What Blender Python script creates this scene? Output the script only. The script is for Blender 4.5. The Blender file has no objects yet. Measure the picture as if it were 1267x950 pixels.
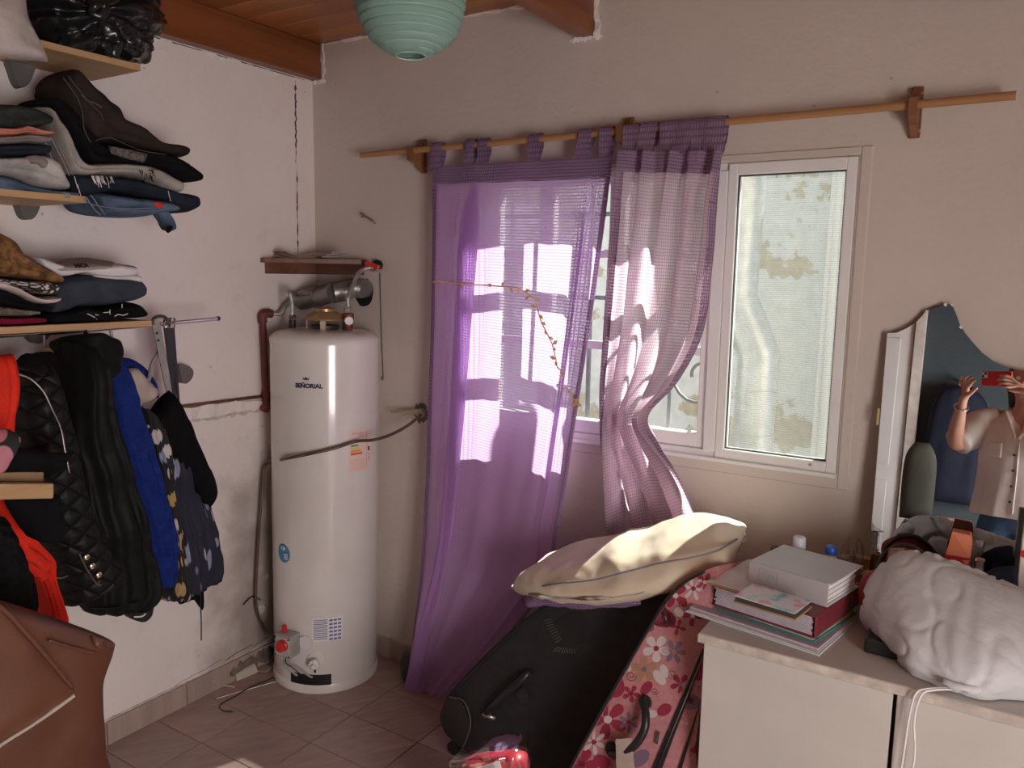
import bpy, bmesh, math, random
from mathutils import Vector, Matrix, noise
random.seed(7)
PI = math.pi
S = bpy.context.scene
C = S.collection
V = Vector

# ---------------------------------------------------------------- camera, sky, sun, lights, exposure
W0, H0, FPX = 1267.0, 950.0, 975.6
CAM = V((2.42, -2.337, 1.57))
pt, yw, rl = math.radians(7.928), math.radians(32.063), math.radians(0.846)
FW = V((-math.sin(yw) * math.cos(pt), math.cos(yw) * math.cos(pt), -math.sin(pt)))
r0 = V((math.cos(yw), math.sin(yw), 0)); u0 = r0.cross(FW)
R_ = math.cos(rl) * r0 + math.sin(rl) * u0
U_ = R_.cross(FW)
cd = bpy.data.cameras.new('camera'); cam = bpy.data.objects.new('camera', cd); C.objects.link(cam)
cd.sensor_width = 36; cd.lens = FPX / W0 * 36; cd.clip_start = 0.02; cd.clip_end = 100
cam.matrix_world = Matrix(((R_.x, U_.x, -FW.x, CAM.x), (R_.y, U_.y, -FW.y, CAM.y), (R_.z, U_.z, -FW.z, CAM.z), (0, 0, 0, 1)))
S.camera = cam

wd = bpy.data.worlds.new('sky'); S.world = wd; wd.use_nodes = True
bg = wd.node_tree.nodes['Background']
bg.inputs['Color'].default_value = (0.80, 0.90, 1.0, 1); bg.inputs['Strength'].default_value = 1.1

sl = bpy.data.lights.new('sun', 'SUN'); sun = bpy.data.objects.new('sun', sl); C.objects.link(sun)
sl.energy = 22; sl.angle = math.radians(0.6); sl.color = (1.0, 0.95, 0.87)
SUN_DIR = V((-0.58, -1.0, -1.36)).normalized()          # the way the sunlight travels
sun.rotation_euler = SUN_DIR.to_track_quat('-Z', 'Y').to_euler()
sun.location = (4, 4, 6)

# added fill lamp in a made-up doorway of the right-hand wall (behind the camera)
dl = bpy.data.lights.new('added_fill', 'AREA'); dlo = bpy.data.objects.new('added_fill', dl); C.objects.link(dlo)
dl.shape = 'RECTANGLE'; dl.size = 1.0; dl.size_y = 1.9; dl.energy = 96; dl.color = (1.0, 0.905, 0.87)
dlo.location = (3.66, -2.3, 1.05); dlo.rotation_euler = (0, math.radians(90), 0)

vs = S.view_settings
S.display_settings.display_device = 'sRGB'
vs.view_transform = 'Standard'; vs.look = 'None'; vs.gamma = 1; vs.use_curve_mapping = False
vs.exposure = 0.02
S.cycles.use_denoising = True
S.cycles.max_bounces = 10; S.cycles.diffuse_bounces = 6; S.cycles.transparent_max_bounces = 16
S.cycles.sample_clamp_indirect = 6
S.cycles.caustics_reflective = False; S.cycles.caustics_refractive = False

# ---------------------------------------------------------------- helpers: picture measurements -> places in the room
def ray(px, py):
    return FW + R_ * ((px - W0 / 2) / FPX) - U_ * ((py - H0 / 2) / FPX)
def at(px, py, ax, val):
    d = ray(px, py); t = (val - CAM[ax]) / d[ax]
    return CAM + d * t
def X(px, py, v): return at(px, py, 0, v)
def Y(px, py, v): return at(px, py, 1, v)
def Z(px, py, v): return at(px, py, 2, v)
def onplane(px, py, p0, n):
    d = ray(px, py); return CAM + d * ((p0 - CAM).dot(n) / d.dot(n))

# ---------------------------------------------------------------- helpers: materials
MATS = {}
def new_mat(name):
    m = bpy.data.materials.new(name); m.use_nodes = True
    nt = m.node_tree; b = nt.nodes['Principled BSDF']
    MATS[name] = m
    return m, nt, b
def nd(nt, t, **kw):
    n = nt.nodes.new(t)
    for k, v in kw.items():
        if k in n.inputs: n.inputs[k].default_value = v
        else: setattr(n, k, v)
    return n
def coords(nt, space='Object', scale=(1, 1, 1), rot=(0, 0, 0)):
    tc = nd(nt, 'ShaderNodeTexCoord'); mp = nd(nt, 'ShaderNodeMapping')
    mp.inputs['Scale'].default_value = scale; mp.inputs['Rotation'].default_value = rot
    nt.links.new(tc.outputs[space], mp.inputs['Vector'])
    return mp.outputs['Vector']
def ramp(nt, fac, stops):
    r = nd(nt, 'ShaderNodeValToRGB'); el = r.color_ramp.elements
    while len(el) < len(stops): el.new(0.5)
    for e, (p, c) in zip(el, stops): e.position = p; e.color = (*c, 1) if len(c) == 3 else c
    nt.links.new(fac, r.inputs['Fac']); return r.outputs['Color']
def mixc(nt, fac, a, b, mode='MIX'):
    m = nd(nt, 'ShaderNodeMix', data_type='RGBA', blend_type=mode)
    for key, val in ((0, fac), (6, a), (7, b)):
        if hasattr(val, 'is_output'): nt.links.new(val, m.inputs[key])
        elif key == 0: m.inputs[0].default_value = val
        else: m.inputs[key].default_value = (*val, 1)
    return m.outputs[2]
def bump(nt, b, h, strength=0.3, dist=0.01):
    n = nd(nt, 'ShaderNodeBump', Strength=strength, Distance=dist)
    nt.links.new(h, n.inputs['Height']); nt.links.new(n.outputs['Normal'], b.inputs['Normal']); return n
def mat(name, col, rough=0.6, var=0.12, scale=6.0, bmp=0.0, bscale=40.0, metal=0.0, spec=0.5, sheen=0.0, stretch=(1, 1, 1), emis=None):
    """plain surface with a little mottling and relief"""
    if name in MATS: return MATS[name]
    m, nt, b = new_mat(name)
    v = coords(nt, 'Object', stretch)
    n = nd(nt, 'ShaderNodeTexNoise', Scale=scale, Detail=4.0); nt.links.new(v, n.inputs['Vector'])
    lo = [c * (1 - var) for c in col]; hi = [min(1, c * (1 + var)) for c in col]
    c = ramp(nt, n.outputs['Fac'], [(0.3, lo), (0.7, hi)])
    nt.links.new(c, b.inputs['Base Color'])
    b.inputs['Roughness'].default_value = rough; b.inputs['Metallic'].default_value = metal
    b.inputs['Specular IOR Level'].default_value = spec
    if sheen: b.inputs['Sheen Weight'].default_value = sheen
    if bmp:
        n2 = nd(nt, 'ShaderNodeTexNoise', Scale=bscale, Detail=5.0); nt.links.new(v, n2.inputs['Vector'])
        bump(nt, b, n2.outputs['Fac'], bmp, 0.01)
    return m
def wood(name, c1, c2, axis=0, scale=14.0, rough=0.5, bmp=0.1):
    if name in MATS: return MATS[name]
    m, nt, b = new_mat(name)
    st = [1, 1, 1]; st[axis] = 0.06
    v = coords(nt, 'Object', st)
    n = nd(nt, 'ShaderNodeTexNoise', Scale=scale, Detail=6.0, Distortion=1.2); nt.links.new(v, n.inputs['Vector'])
    n2 = nd(nt, 'ShaderNodeTexNoise', Scale=scale * 7, Detail=3.0); nt.links.new(v, n2.inputs['Vector'])
    mx = nd(nt, 'ShaderNodeMath', operation='MULTIPLY_ADD'); nt.links.new(n2.outputs['Fac'], mx.inputs[0]); mx.inputs[1].default_value = 0.35
    nt.links.new(n.outputs['Fac'], mx.inputs[2])
    oi = nd(nt, 'ShaderNodeObjectInfo')
    ad = nd(nt, 'ShaderNodeMath', operation='MULTIPLY_ADD'); nt.links.new(oi.outputs['Random'], ad.inputs[0]); ad.inputs[1].default_value = 0.12
    nt.links.new(mx.outputs[0], ad.inputs[2])
    c = ramp(nt, ad.outputs[0], [(0.42, c1), (0.9, c2)])
    nt.links.new(c, b.inputs['Base Color']); b.inputs['Roughness'].default_value = rough
    bump(nt, b, n2.outputs['Fac'], bmp, 0.003)
    return m

# ---------------------------------------------------------------- helpers: meshes
def link(name, me, m, parent=None):
    o = bpy.data.objects.new(name, me); C.objects.link(o)
    if m is not None:
        me.materials.clear() if len(me.materials) else None
        me.materials.append(m)
    if parent is not None:
        o.parent = parent
        o.matrix_parent_inverse = pmw(parent).inverted()
    return o
def pmw(o):
    m = o.matrix_basis.copy()
    if o.parent: m = pmw(o.parent) @ o.matrix_parent_inverse @ m
    return m
def obj(name, bm, m, parent=None, smooth=False, ang=None):
    me = bpy.data.meshes.new(name)
    bmesh.ops.recalc_face_normals(bm, faces=bm.faces) if bm.faces else None
    if smooth:
        for f in bm.faces: f.smooth = True
        if ang:
            for e in bm.edges:
                if len(e.link_faces) == 2 and e.calc_face_angle(0) > math.radians(ang): e.smooth = False
    bm.to_mesh(me); bm.free()
    return link(name, me, m, parent)
def thing(name, label, cat, loc=(0, 0, 0), group=None):
    o = bpy.data.objects.new(name, None); C.objects.link(o); o.location = loc; o.empty_display_size = 0.05
    return tag(o, label, cat, group)
def tag(o, label, cat, group=None):
    o['label'] = label; o['category'] = cat
    if group: o['group'] = group
    return o
def struct(o): o['kind'] = 'structure'; return o
def BM(): return bmesh.new()
def box(bm, lo, hi, bev=0.0, seg=1):
    lo, hi = V(lo), V(hi)
    return obox(bm, lo, V((hi.x - lo.x, 0, 0)), V((0, hi.y - lo.y, 0)), V((0, 0, hi.z - lo.z)), bev, seg)
def obox(bm, o, a, b, c, bev=0.0, seg=1):
    o, a, b, c = V(o), V(a), V(b), V(c)
    vs = [bm.verts.new(o + a * i + b * j + c * k) for k in (0, 1) for j in (0, 1) for i in (0, 1)]
    fs = [bm.faces.new([vs[i] for i in q]) for q in ((0, 2, 3, 1), (4, 5, 7, 6), (0, 1, 5, 4), (2, 6, 7, 3), (0, 4, 6, 2), (1, 3, 7, 5))]
    if bev:
        es = list({e for f in fs for e in f.edges})
        bmesh.ops.bevel(bm, geom=es, offset=bev, segments=seg, affect='EDGES', profile=0.5)
    return bm
def frame_of(t, ref=V((0, 0, 1))):
    t = t.normalized()
    if abs(t.dot(ref)) > 0.97: ref = V((1, 0, 0))
    a = t.cross(ref).normalized(); return a, a.cross(t).normalized()
def smooth_path(pts, n=6, closed=False):
    pts = [V(p) for p in pts]
    if len(pts) < 3 or n < 2: return pts
    out = []
    m = len(pts)
    for i in range(m - 1):
        p0 = pts[max(i - 1, 0)]; p1 = pts[i]; p2 = pts[i + 1]; p3 = pts[min(i + 2, m - 1)]
        for k in range(n):
            t = k / n
            out.append(0.5 * ((2 * p1) + (p2 - p0) * t + (2 * p0 - 5 * p1 + 4 * p2 - p3) * t * t + (3 * p1 - p0 - 3 * p2 + p3) * t ** 3))
    out.append(pts[-1]); return out
def loft(bm, rings, closed=True, cap=True, uv=None):
    vr = [[bm.verts.new(p) for p in r] for r in rings]
    n = len(rings[0]); fs = []
    lay = bm.loops.layers.uv.verify() if uv else None
    for i in range(len(vr) - 1):
        for j in range(n if closed else n - 1):
            k = (j + 1) % n
            f = bm.faces.new((vr[i][j], vr[i][k], vr[i + 1][k], vr[i + 1][j]))
            if lay:
                idx = ((i, j), (i, j + 1), (i + 1, j + 1), (i + 1, j))
                for lp, (a, b) in zip(f.loops, idx): lp[lay].uv = uv(a, b)
            fs.append(f)
    if cap and closed:
        for r in (vr[0], vr[-1]):
            try: bm.faces.new(r if r is vr[-1] else r[::-1])
            except ValueError: pass
    return vr
def tube(bm, pts, r, seg=8, sm=0, cap=True):
    pts = smooth_path(pts, sm) if sm else [V(p) for p in pts]
    rings = []; a = None
    for i, p in enumerate(pts):
        t = (pts[min(i + 1, len(pts) - 1)] - pts[max(i - 1, 0)])
        if t.length < 1e-9: t = V((0, 0, 1))
        t.normalize()
        if a is None: a, b = frame_of(t)
        else:
            a = (a - t * a.dot(t)); a = a.normalized() if a.length > 1e-6 else frame_of(t)[0]; b = a.cross(t).normalized()
        rr = r(i / max(1, len(pts) - 1)) if callable(r) else r
        rings.append([p + a * math.cos(q) * rr + b * math.sin(q) * rr for q in (2 * PI * k / seg for k in range(seg))])
    loft(bm, rings, True, cap); return bm
def lathe(bm, prof, o=(0, 0, 0), seg=24, axis=V((0, 0, 1)), cap=True):
    o = V(o); a, b = frame_of(axis); ax = axis.normalized()
    rings = [[o + ax * z + (a * math.cos(2 * PI * k / seg) + b * math.sin(2 * PI * k / seg)) * max(r, 1e-5) for k in range(seg)] for r, z in prof]
    loft(bm, rings, True, cap); return bm
def prism(bm, pts, ext):
    """flat outline (3D points) pushed out by the vector ext"""
    a = [bm.verts.new(V(p)) for p in pts]; b = [bm.verts.new(V(p) + V(ext)) for p in pts]
    bm.faces.new(a); bm.faces.new(b[::-1]); n = len(a)
    for i in range(n): bm.faces.new((a[i], b[i], b[(i + 1) % n], a[(i + 1) % n]))
    return bm
def resample(pts, n):
    pts = smooth_path(pts, 8)
    L = [0]
    for a, b in zip(pts, pts[1:]): L.append(L[-1] + (b - a).length)
    out = []; j = 0
    for i in range(n):
        s = L[-1] * i / (n - 1)
        while j < len(L) - 2 and L[j + 1] < s: j += 1
        d = L[j + 1] - L[j]; t = (s - L[j]) / d if d > 1e-9 else 0
        out.append(pts[j].lerp(pts[j + 1], min(1, max(0, t))))
    return out
def spow(x, e): return math.copysign(abs(x) ** e, x)
def fbm(p, f, o=3):
    s = 0; a = 1; q = V(p) * f
    for _ in range(o): s += a * noise.noise(q); q = q * 2.03 + V((3.1, 1.7, 5.3)); a *= 0.5
    return s
def soft(bm, L, Rr, depth, rows=22, seg=22, ex=0.75, ey=0.8, t0=0.35, t1=0.35, tl=0.12, wr=(0.006, 14), ridge=0.0, folds=None, nrm=None, seed=0.0, rag=0.0, layers=0, groove=0.012):
    """a soft body between a left and a right edge (3D points): closed, rounded, with a real thickness, folds and creases.
    t0/t1: how far the thickness drops at the two ends over the length tl."""
    Lp, Rp = resample(L, rows), resample(Rr, rows)
    rings = []; off = V((seed * 7.3, seed * 3.1, seed * 5.7))
    cen = [(a + b) / 2 for a, b in zip(Lp, Rp)]
    for i in range(rows):
        v = i / (rows - 1); c = cen[i]; w = (Rp[i] - Lp[i]) / 2
        t = cen[min(i + 1, rows - 1)] - cen[max(i - 1, 0)]
        n = V(nrm) if nrm is not None else w.cross(t)
        if n.length < 1e-9: n = CAM - c
        n.normalize()
        if nrm is None and n.dot(CAM - c) < 0: n = -n
        d = depth(v) if callable(depth) else depth
        k = 1.0
        if v < tl: k = t0 + (1 - t0) * math.sqrt(max(0, 1 - (1 - v / tl) ** 2))
        if v > 1 - tl: k = min(k, t1 + (1 - t1) * math.sqrt(max(0, 1 - (1 - (1 - v) / tl) ** 2)))
        ring = []
        for j in range(seg):
            a = 2 * PI * j / seg
            ca, sa = math.cos(a), math.sin(a)
            u = spow(ca, ex); p = c + w * u + n * (d * k * spow(sa, ey))
            amp = wr[0] * fbm(p + off, wr[1])
            if ridge: amp -= ridge * abs(noise.noise((p + off) * wr[1] * 0.7))
            if layers: amp -= groove * max(0, min(1, 5 * v - 0.5, 5 * (1 - v) - 0.8)) * (1 - abs(math.sin(PI * layers * (u + 1 + 0.12 * noise.noise(p * 9 + off)) / 2))) ** 3
            if folds and sa > -0.3:
                A, kk, ph = folds
                amp += A * math.sin(kk * PI * u + ph + 1.2 * math.sin(v * 5 + ph)) * (0.35 + 0.65 * v) * max(0, min(1, sa * 2))
            p = p + n * amp * (1 if sa >= 0 else -1) + w.normalized() * (rag * fbm(p + off, 30, 2)) if w.length > 1e-6 else p + n * amp
            ring.append(p)
        rings.append(ring)
    uvw = (Rp[rows // 2] - Lp[rows // 2]).length; uvh = sum((a - b).length for a, b in zip(cen, cen[1:]))
    loft(bm, rings, True, True, uv=lambda a, b: ((b / seg) * 2 * uvw, a / (rows - 1) * uvh))
    return bm
def PX(pts, ax, val): return [at(p[0], p[1], ax, (p[2] if len(p) > 2 else val)) for p in pts]
def text_mesh(s, size, font_shear=0.0, bold=0.0, ext=0.0005, align='CENTER'):
    cu = bpy.data.curves.new('lettering', 'FONT'); cu.body = s; cu.size = size; cu.extrude = ext; cu.offset = bold; cu.align_x = align; cu.shear = font_shear; cu.resolution_u = 3
    o = bpy.data.objects.new('lettering', cu); C.objects.link(o)
    dg = bpy.context.evaluated_depsgraph_get(); me = bpy.data.meshes.new_from_object(o.evaluated_get(dg))
    bpy.data.objects.remove(o); bpy.data.curves.remove(cu)
    return me

# ---------------------------------------------------------------- structure: plaster, floor, walls, ceiling
def plaster(name, col, dirt, dirt_amt=0.5):
    m, nt, b = new_mat(name)
    v = coords(nt)
    n1 = nd(nt, 'ShaderNodeTexNoise', Scale=1.7, Detail=6.0, Roughness=0.6); nt.links.new(v, n1.inputs['Vector'])
    n2 = nd(nt, 'ShaderNodeTexNoise', Scale=9.0, Detail=6.0, Roughness=0.65); nt.links.new(v, n2.inputs['Vector'])
    n3 = nd(nt, 'ShaderNodeTexNoise', Scale=60.0, Detail=4.0); nt.links.new(v, n3.inputs['Vector'])
    c1 = ramp(nt, n1.outputs['Fac'], [(0.35, [c * 0.93 for c in col]), (0.65, col)])
    f2 = ramp(nt, n2.outputs['Fac'], [(0.58, (0, 0, 0)), (0.75, (dirt_amt,) * 3)])
    c2 = mixc(nt, f2, c1, dirt)
    # scuffs and little chips
    vo = nd(nt, 'ShaderNodeTexVoronoi', Scale=7.0); nt.links.new(v, vo.inputs['Vector'])
    f3 = ramp(nt, vo.outputs['Distance'], [(0.018, (0.55,) * 3), (0.035, (0, 0, 0))])
    c3 = mixc(nt, f3, c2, (0.25, 0.2, 0.18))
    nt.links.new(c3, b.inputs['Base Color']); b.inputs['Roughness'].default_value = 0.75
    b.inputs['Specular IOR Level'].default_value = 0.25
    ad = nd(nt, 'ShaderNodeMath', operation='MULTIPLY_ADD'); nt.links.new(n3.outputs['Fac'], ad.inputs[0]); ad.inputs[1].default_value = 0.18
    nt.links.new(n2.outputs['Fac'], ad.inputs[2])
    bump(nt, b, ad.outputs[0], 0.45, 0.012)
    return m
plaster('plaster', (0.64, 0.57, 0.515), (0.62, 0.54, 0.5), 0.35)  # lowered to paint in the dimmer light on the back wall
plaster('plaster_left', (0.87, 0.80, 0.77), (0.64, 0.57, 0.53), 0.35)  # same plaster, raised to paint in the brighter light on this wall
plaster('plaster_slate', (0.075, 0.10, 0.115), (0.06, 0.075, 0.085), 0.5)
mat('grout', (0.20, 0.15, 0.135), 0.9)
mat('crack', (0.07, 0.055, 0.05), 0.95, 0.4)
mat('chipped_plaster', (0.58, 0.52, 0.48), 0.95, 0.35, 30, 0.6, 60)
mat('white_plaster', (0.85, 0.83, 0.8), 0.9, 0.1, 30, 0.6, 50)
wood('ceiling_wood', (0.17, 0.055, 0.018), (0.42, 0.165, 0.055), 0, 9, 0.35)
wood('beam_wood', (0.115, 0.033, 0.011), (0.25, 0.080, 0.026), 1, 10, 0.35)
wood('beam_wood_light', (0.17, 0.06, 0.025), (0.33, 0.13, 0.055), 1, 10, 0.4)

def tile_mat(name, col):
    m, nt, b = new_mat(name)
    oi = nd(nt, 'ShaderNodeObjectInfo')
    v = coords(nt, 'Object', (1, 1, 1), (0, 0, 0.6))
    mp = nd(nt, 'ShaderNodeMapping'); mp.inputs['Scale'].default_value = (38, 7, 1); nt.links.new(v, mp.inputs['Vector'])
    va = nd(nt, 'ShaderNodeVectorMath', operation='ADD'); nt.links.new(mp.outputs['Vector'], va.inputs[0])
    cx = nd(nt, 'ShaderNodeCombineXYZ'); mu = nd(nt, 'ShaderNodeMath', operation='MULTIPLY'); nt.links.new(oi.outputs['Random'], mu.inputs[0]); mu.inputs[1].default_value = 37
    nt.links.new(mu.outputs[0], cx.inputs[2]); nt.links.new(cx.outputs[0], va.inputs[1])
    n = nd(nt, 'ShaderNodeTexNoise', Scale=1.0, Detail=3.0, Distortion=0.7); nt.links.new(va.outputs[0], n.inputs['Vector'])
    c = ramp(nt, n.outputs['Fac'], [(0.3, [x * 0.82 for x in col]), (0.7, [x * 1.08 for x in col])])
    hv = nd(nt, 'ShaderNodeHueSaturation'); nt.links.new(c, hv.inputs['Color'])
    vv = nd(nt, 'ShaderNodeMapRange'); nt.links.new(oi.outputs['Random'], vv.inputs['Value']); vv.inputs['To Min'].default_value = 0.93; vv.inputs['To Max'].default_value = 1.06
    nt.links.new(vv.outputs['Result'], hv.inputs['Value'])
    nt.links.new(hv.outputs['Color'], b.inputs['Base Color']); b.inputs['Roughness'].default_value = 0.38
    bump(nt, b, n.outputs['Fac'], 0.25, 0.004)
    return m
tile_mat('floor_tile', (0.43, 0.315, 0.275)); tile_mat('skirting_tile', (0.42, 0.325, 0.275))

# darker noise-edged patch on the left wall, low down beside the water heater
m = MATS['plaster_left']; nt = m.node_tree; b = nt.nodes['Principled BSDF']; old = b.inputs['Base Color'].links[0].from_socket
v = coords(nt); di = nd(nt, 'ShaderNodeVectorMath', operation='DISTANCE'); mp = nd(nt, 'ShaderNodeMapping'); mp.inputs['Scale'].default_value = (1, 1, 0.55); nt.links.new(v, mp.inputs['Vector'])
nt.links.new(mp.outputs[0], di.inputs[0]); di.inputs[1].default_value = (0, -0.20, 0.12)
ns = nd(nt, 'ShaderNodeTexNoise', Scale=6.0, Detail=5.0); nt.links.new(v, ns.inputs['Vector'])
ma = nd(nt, 'ShaderNodeMath', operation='MULTIPLY_ADD'); nt.links.new(ns.outputs['Fac'], ma.inputs[0]); ma.inputs[1].default_value = -0.42; nt.links.new(di.outputs['Value'], ma.inputs[2])
fs_ = ramp(nt, ma.outputs[0], [(0.0, (0.8,) * 3), (0.22, (0, 0, 0))]); nt.links.new(mixc(nt, fs_, old, (0.27, 0.22, 0.19)), b.inputs['Base Color'])
RX, RY, CZ = 3.6, -3.7, 2.45                      # room: x 0..3.6, y -3.7..0, ceiling at 2.45
floor = obj('floor', box(BM(), (-0.15, RY - 0.15, -0.12), (RX + 0.15, 0.15, -0.0035)), MATS['grout']); struct(floor)
def mesh_of(bm):
    me = bpy.data.meshes.new('tile'); bmesh.ops.recalc_face_normals(bm, faces=bm.faces); bm.to_mesh(me); bm.free(); return me
def tile_me(w, d):
    return mesh_of(box(BM(), (0, -d, -0.008), (w, 0, 0), 0.0012))
full = tile_me(0.297, 0.197); cut = tile_me(0.251, 0.197); xs = [0.0015] + [0.2555 + 0.3 * k for k in range(11)]
full.materials.append(MATS['floor_tile']); cut.materials.append(MATS['floor_tile'])
for i, x in enumerate(xs):
    for j in range(18):
        o = bpy.data.objects.new('tile', cut if i == 0 else full); C.objects.link(o)
        o.location = (x, -0.0055 - 0.2 * j, 0); o.parent = floor
def tile_run(name, p0, d, n, length, h, inward):
    """a skirting of single tiles set on a mortar backing"""
    p0, d, inward = V(p0), V(d), V(inward)
    base = obj(name, obox(BM(), p0, d * length, inward * 0.004, V((0, 0, h + 0.006))), MATS['chipped_plaster']); struct(base)
    k = 0.0; me = None
    for i in range(n):
        a = max(0, 0.08 + 0.3 * (i - 1)) ; e = min(length, 0.08 + 0.3 * i)
        if e - a < 0.02: continue
        obj('tile', obox(BM(), p0 + d * (a + 0.0015) + inward * 0.003, d * (e - a - 0.003), inward * 0.009, V((0, 0, h)), 0.0015), MATS['skirting_tile'], base)
    return base
tile_run('baseboard_left', (0.0, -0.004, 0.0), (0, -1, 0), 13, 3.69, 0.082, (1, 0, 0))
tile_run('baseboard_back', (0.014, 0.0, 0.0), (1, 0, 0), 13, 3.58, 0.082, (0, -1, 0))

WX0, WX1, WZ0, WZ1 = 0.84, 2.045, 1.02, 1.90       # window opening
wl = struct(obj('wall_left', box(BM(), (-0.15, RY, -0.05), (0, 0.15, 2.62)), MATS['plaster_left']))
bm = BM()
for lo, hi in (((0, 0, -0.05), (WX0, 0.08, 2.62)), ((WX1, 0, -0.05), (RX + 0.15, 0.08, 2.62)), ((WX0, 0, -0.05), (WX1, 0.08, WZ0)), ((WX0, 0, WZ1), (WX1, 0.08, 2.62))): box(bm, lo, hi)
wb = struct(obj('wall_back', bm, MATS['plaster']))
bm = BM()
for lo, hi in (((RX, RY, -0.05), (RX + 0.15, -2.8, 2.62)), ((RX, -1.8, -0.05), (RX + 0.15, 0, 2.62)), ((RX, -2.8, 2.05), (RX + 0.15, -1.8, 2.62))): box(bm, lo, hi)  # doorway opening added for the fill lamp
wr_ = struct(obj('wall_right', bm, MATS['plaster']))
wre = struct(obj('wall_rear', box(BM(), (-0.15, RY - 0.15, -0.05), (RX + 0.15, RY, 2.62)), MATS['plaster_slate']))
ceil = struct(obj('ceiling', box(BM(), (-0.15, RY - 0.15, 2.468), (RX + 0.15, 0.15, 2.62)), MATS['beam_wood']))
pw = 0.118; me = None
for j in range(32):
    y1 = -0.001 - j * pw
    if me is None:
        me = mesh_of(box(BM(), (0, -pw + 0.003, 0), (RX, 0, 0.02), 0.003)); me.materials.append(MATS['ceiling_wood'])
    o = bpy.data.objects.new('plank', me); C.objects.link(o); o.location = (0, y1, CZ); o.parent = ceil
for k, (x0, x1) in enumerate(((0.003, 0.052), (1.18, 1.242), (2.37, 2.432))):
    b_ = struct(obj('trim_%d' % (k + 1), box(BM(), (x0, RY + 0.002, 2.317), (x1, -0.002, 2.449), 0.003), MATS['beam_wood'])); b_['label'] = 'dark varnished ceiling beam'
def ragged(name, pts, off, thick, m, parent):
    """an uneven patch: outline in 3D, pushed out a little"""
    return obj(name, prism(BM(), pts, V(off) * thick), m, parent)
# plaster pushed up around the beam ends, on the window wall
def blob_line(name, p0, p1, w, nrm, m, parent, n=16, jit=0.5, th=0.004, seed=1):
    rnd = random.Random(seed); p0, p1, nrm = V(p0), V(p1), V(nrm); d = (p1 - p0); s = d.cross(nrm).normalized()
    a = []; b = []
    for i in range(n + 1):
        t = i / n; nz = [noise.noise(V((i * 0.42, seed * 7.7, q * 31.0))) * 1.3 + 0.35 * (rnd.random() - 0.5) for q in (0, 1)]
        tp = min(1, 0.25 + 6 * t, 0.25 + 6 * (1 - t))
        a.append(p0 + d * t + s * w * tp * (0.5 + jit * nz[0])); b.append(p0 + d * t - s * w * tp * (0.5 + jit * nz[1]))
    bm = BM()
    lo = [[bm.verts.new(p - nrm * 0.001) for p in q] for q in (a, b)]; hi = [[bm.verts.new(p + nrm * th * (0.6 + 0.8 * rnd.random())) for p in q] for q in (a, b)]
    for i in range(n):
        for q in ((hi[0][i], hi[0][i + 1], hi[1][i + 1], hi[1][i]), (lo[0][i], hi[0][i], hi[0][i + 1], lo[0][i + 1]) if 0 else (hi[0][i], lo[0][i], lo[0][i + 1], hi[0][i + 1]), (lo[1][i], hi[1][i], hi[1][i + 1], lo[1][i + 1])): bm.faces.new(q)
    return obj(name, bm, m, parent)
NB, NL = (0, -1, 0), (1, 0, 0)
WPm = MATS['white_plaster']
blob_line('filler', (1.155, 0, 2.311), (1.275, 0, 2.311), 0.012, NB, WPm, wb, 24, 0.45, 0.005, 1)
blob_line('filler', (1.252, 0, 2.30), (1.252, 0, 2.45), 0.020, NB, WPm, wb, 14, 0.7, 0.006, 2)
blob_line('filler', (0.004, 0, 2.310), (0.075, 0, 2.310), 0.016, NB, WPm, wb, 10, 0.7, 0.006, 3)
blob_line('filler', (0.062, 0, 2.31), (0.062, 0, 2.45), 0.016, NB, WPm, wb, 12, 0.7, 0.005, 4)
blob_line('filler', (0.075, 0, 2.446), (1.17, 0, 2.446), 0.009, NB, WPm, wb, 60, 0.9, 0.004, 5)
for k, (ya, yb) in enumerate(((-0.42, -0.52), (-0.34, -0.41), (-0.17, -0.27), (-0.62, -0.70))):
    blob_line('filler', (0, ya, 2.306), (0, yb, 2.309), 0.010, NL, WPm, wl, 8, 0.8, 0.003, 10 + k)
blob_line('gap', (0, -0.04, 2.313), (0, -0.75, 2.313), 0.003, NL, MATS['crack'], wl, 60, 0.5, 0.0012, 20)
# the settling crack beside the corner, in three runs
for k, (za, zb, w) in enumerate(((2.30, 2.02, 0.0065), (1.985, 1.62, 0.004), (2.02, 1.985, 0.002))):
    blob_line('crack', (0, -0.090 - 0.002 * k, za), (0, -0.094 - 0.002 * k, zb), w, NL, MATS['crack'], wl, 40, 0.9, 0.0008, 30 + k)
# the chased ledge half way up the left wall
lg = blob_line('ledge', (0, -0.24, 1.062), (0, -1.9, 1.085), 0.045, NL, MATS['plaster_left'], wl, 70, 0.12, 0.012, 40)
blob_line('crack', (0.0, -0.27, 1.034), (0.0, -0.80, 1.045), 0.011, NL, MATS['chipped_plaster'], wl, 50, 0.9, 0.003, 41)
obj('conduit', tube(BM(), [(0.008, -0.262, 1.088), (0.009, -0.9, 1.102), (0.008, -1.9, 1.12)], 0.006, 8), mat('pipe_brown', (0.20, 0.085, 0.06), 0.6, 0.3, 20), wl, True)
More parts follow.
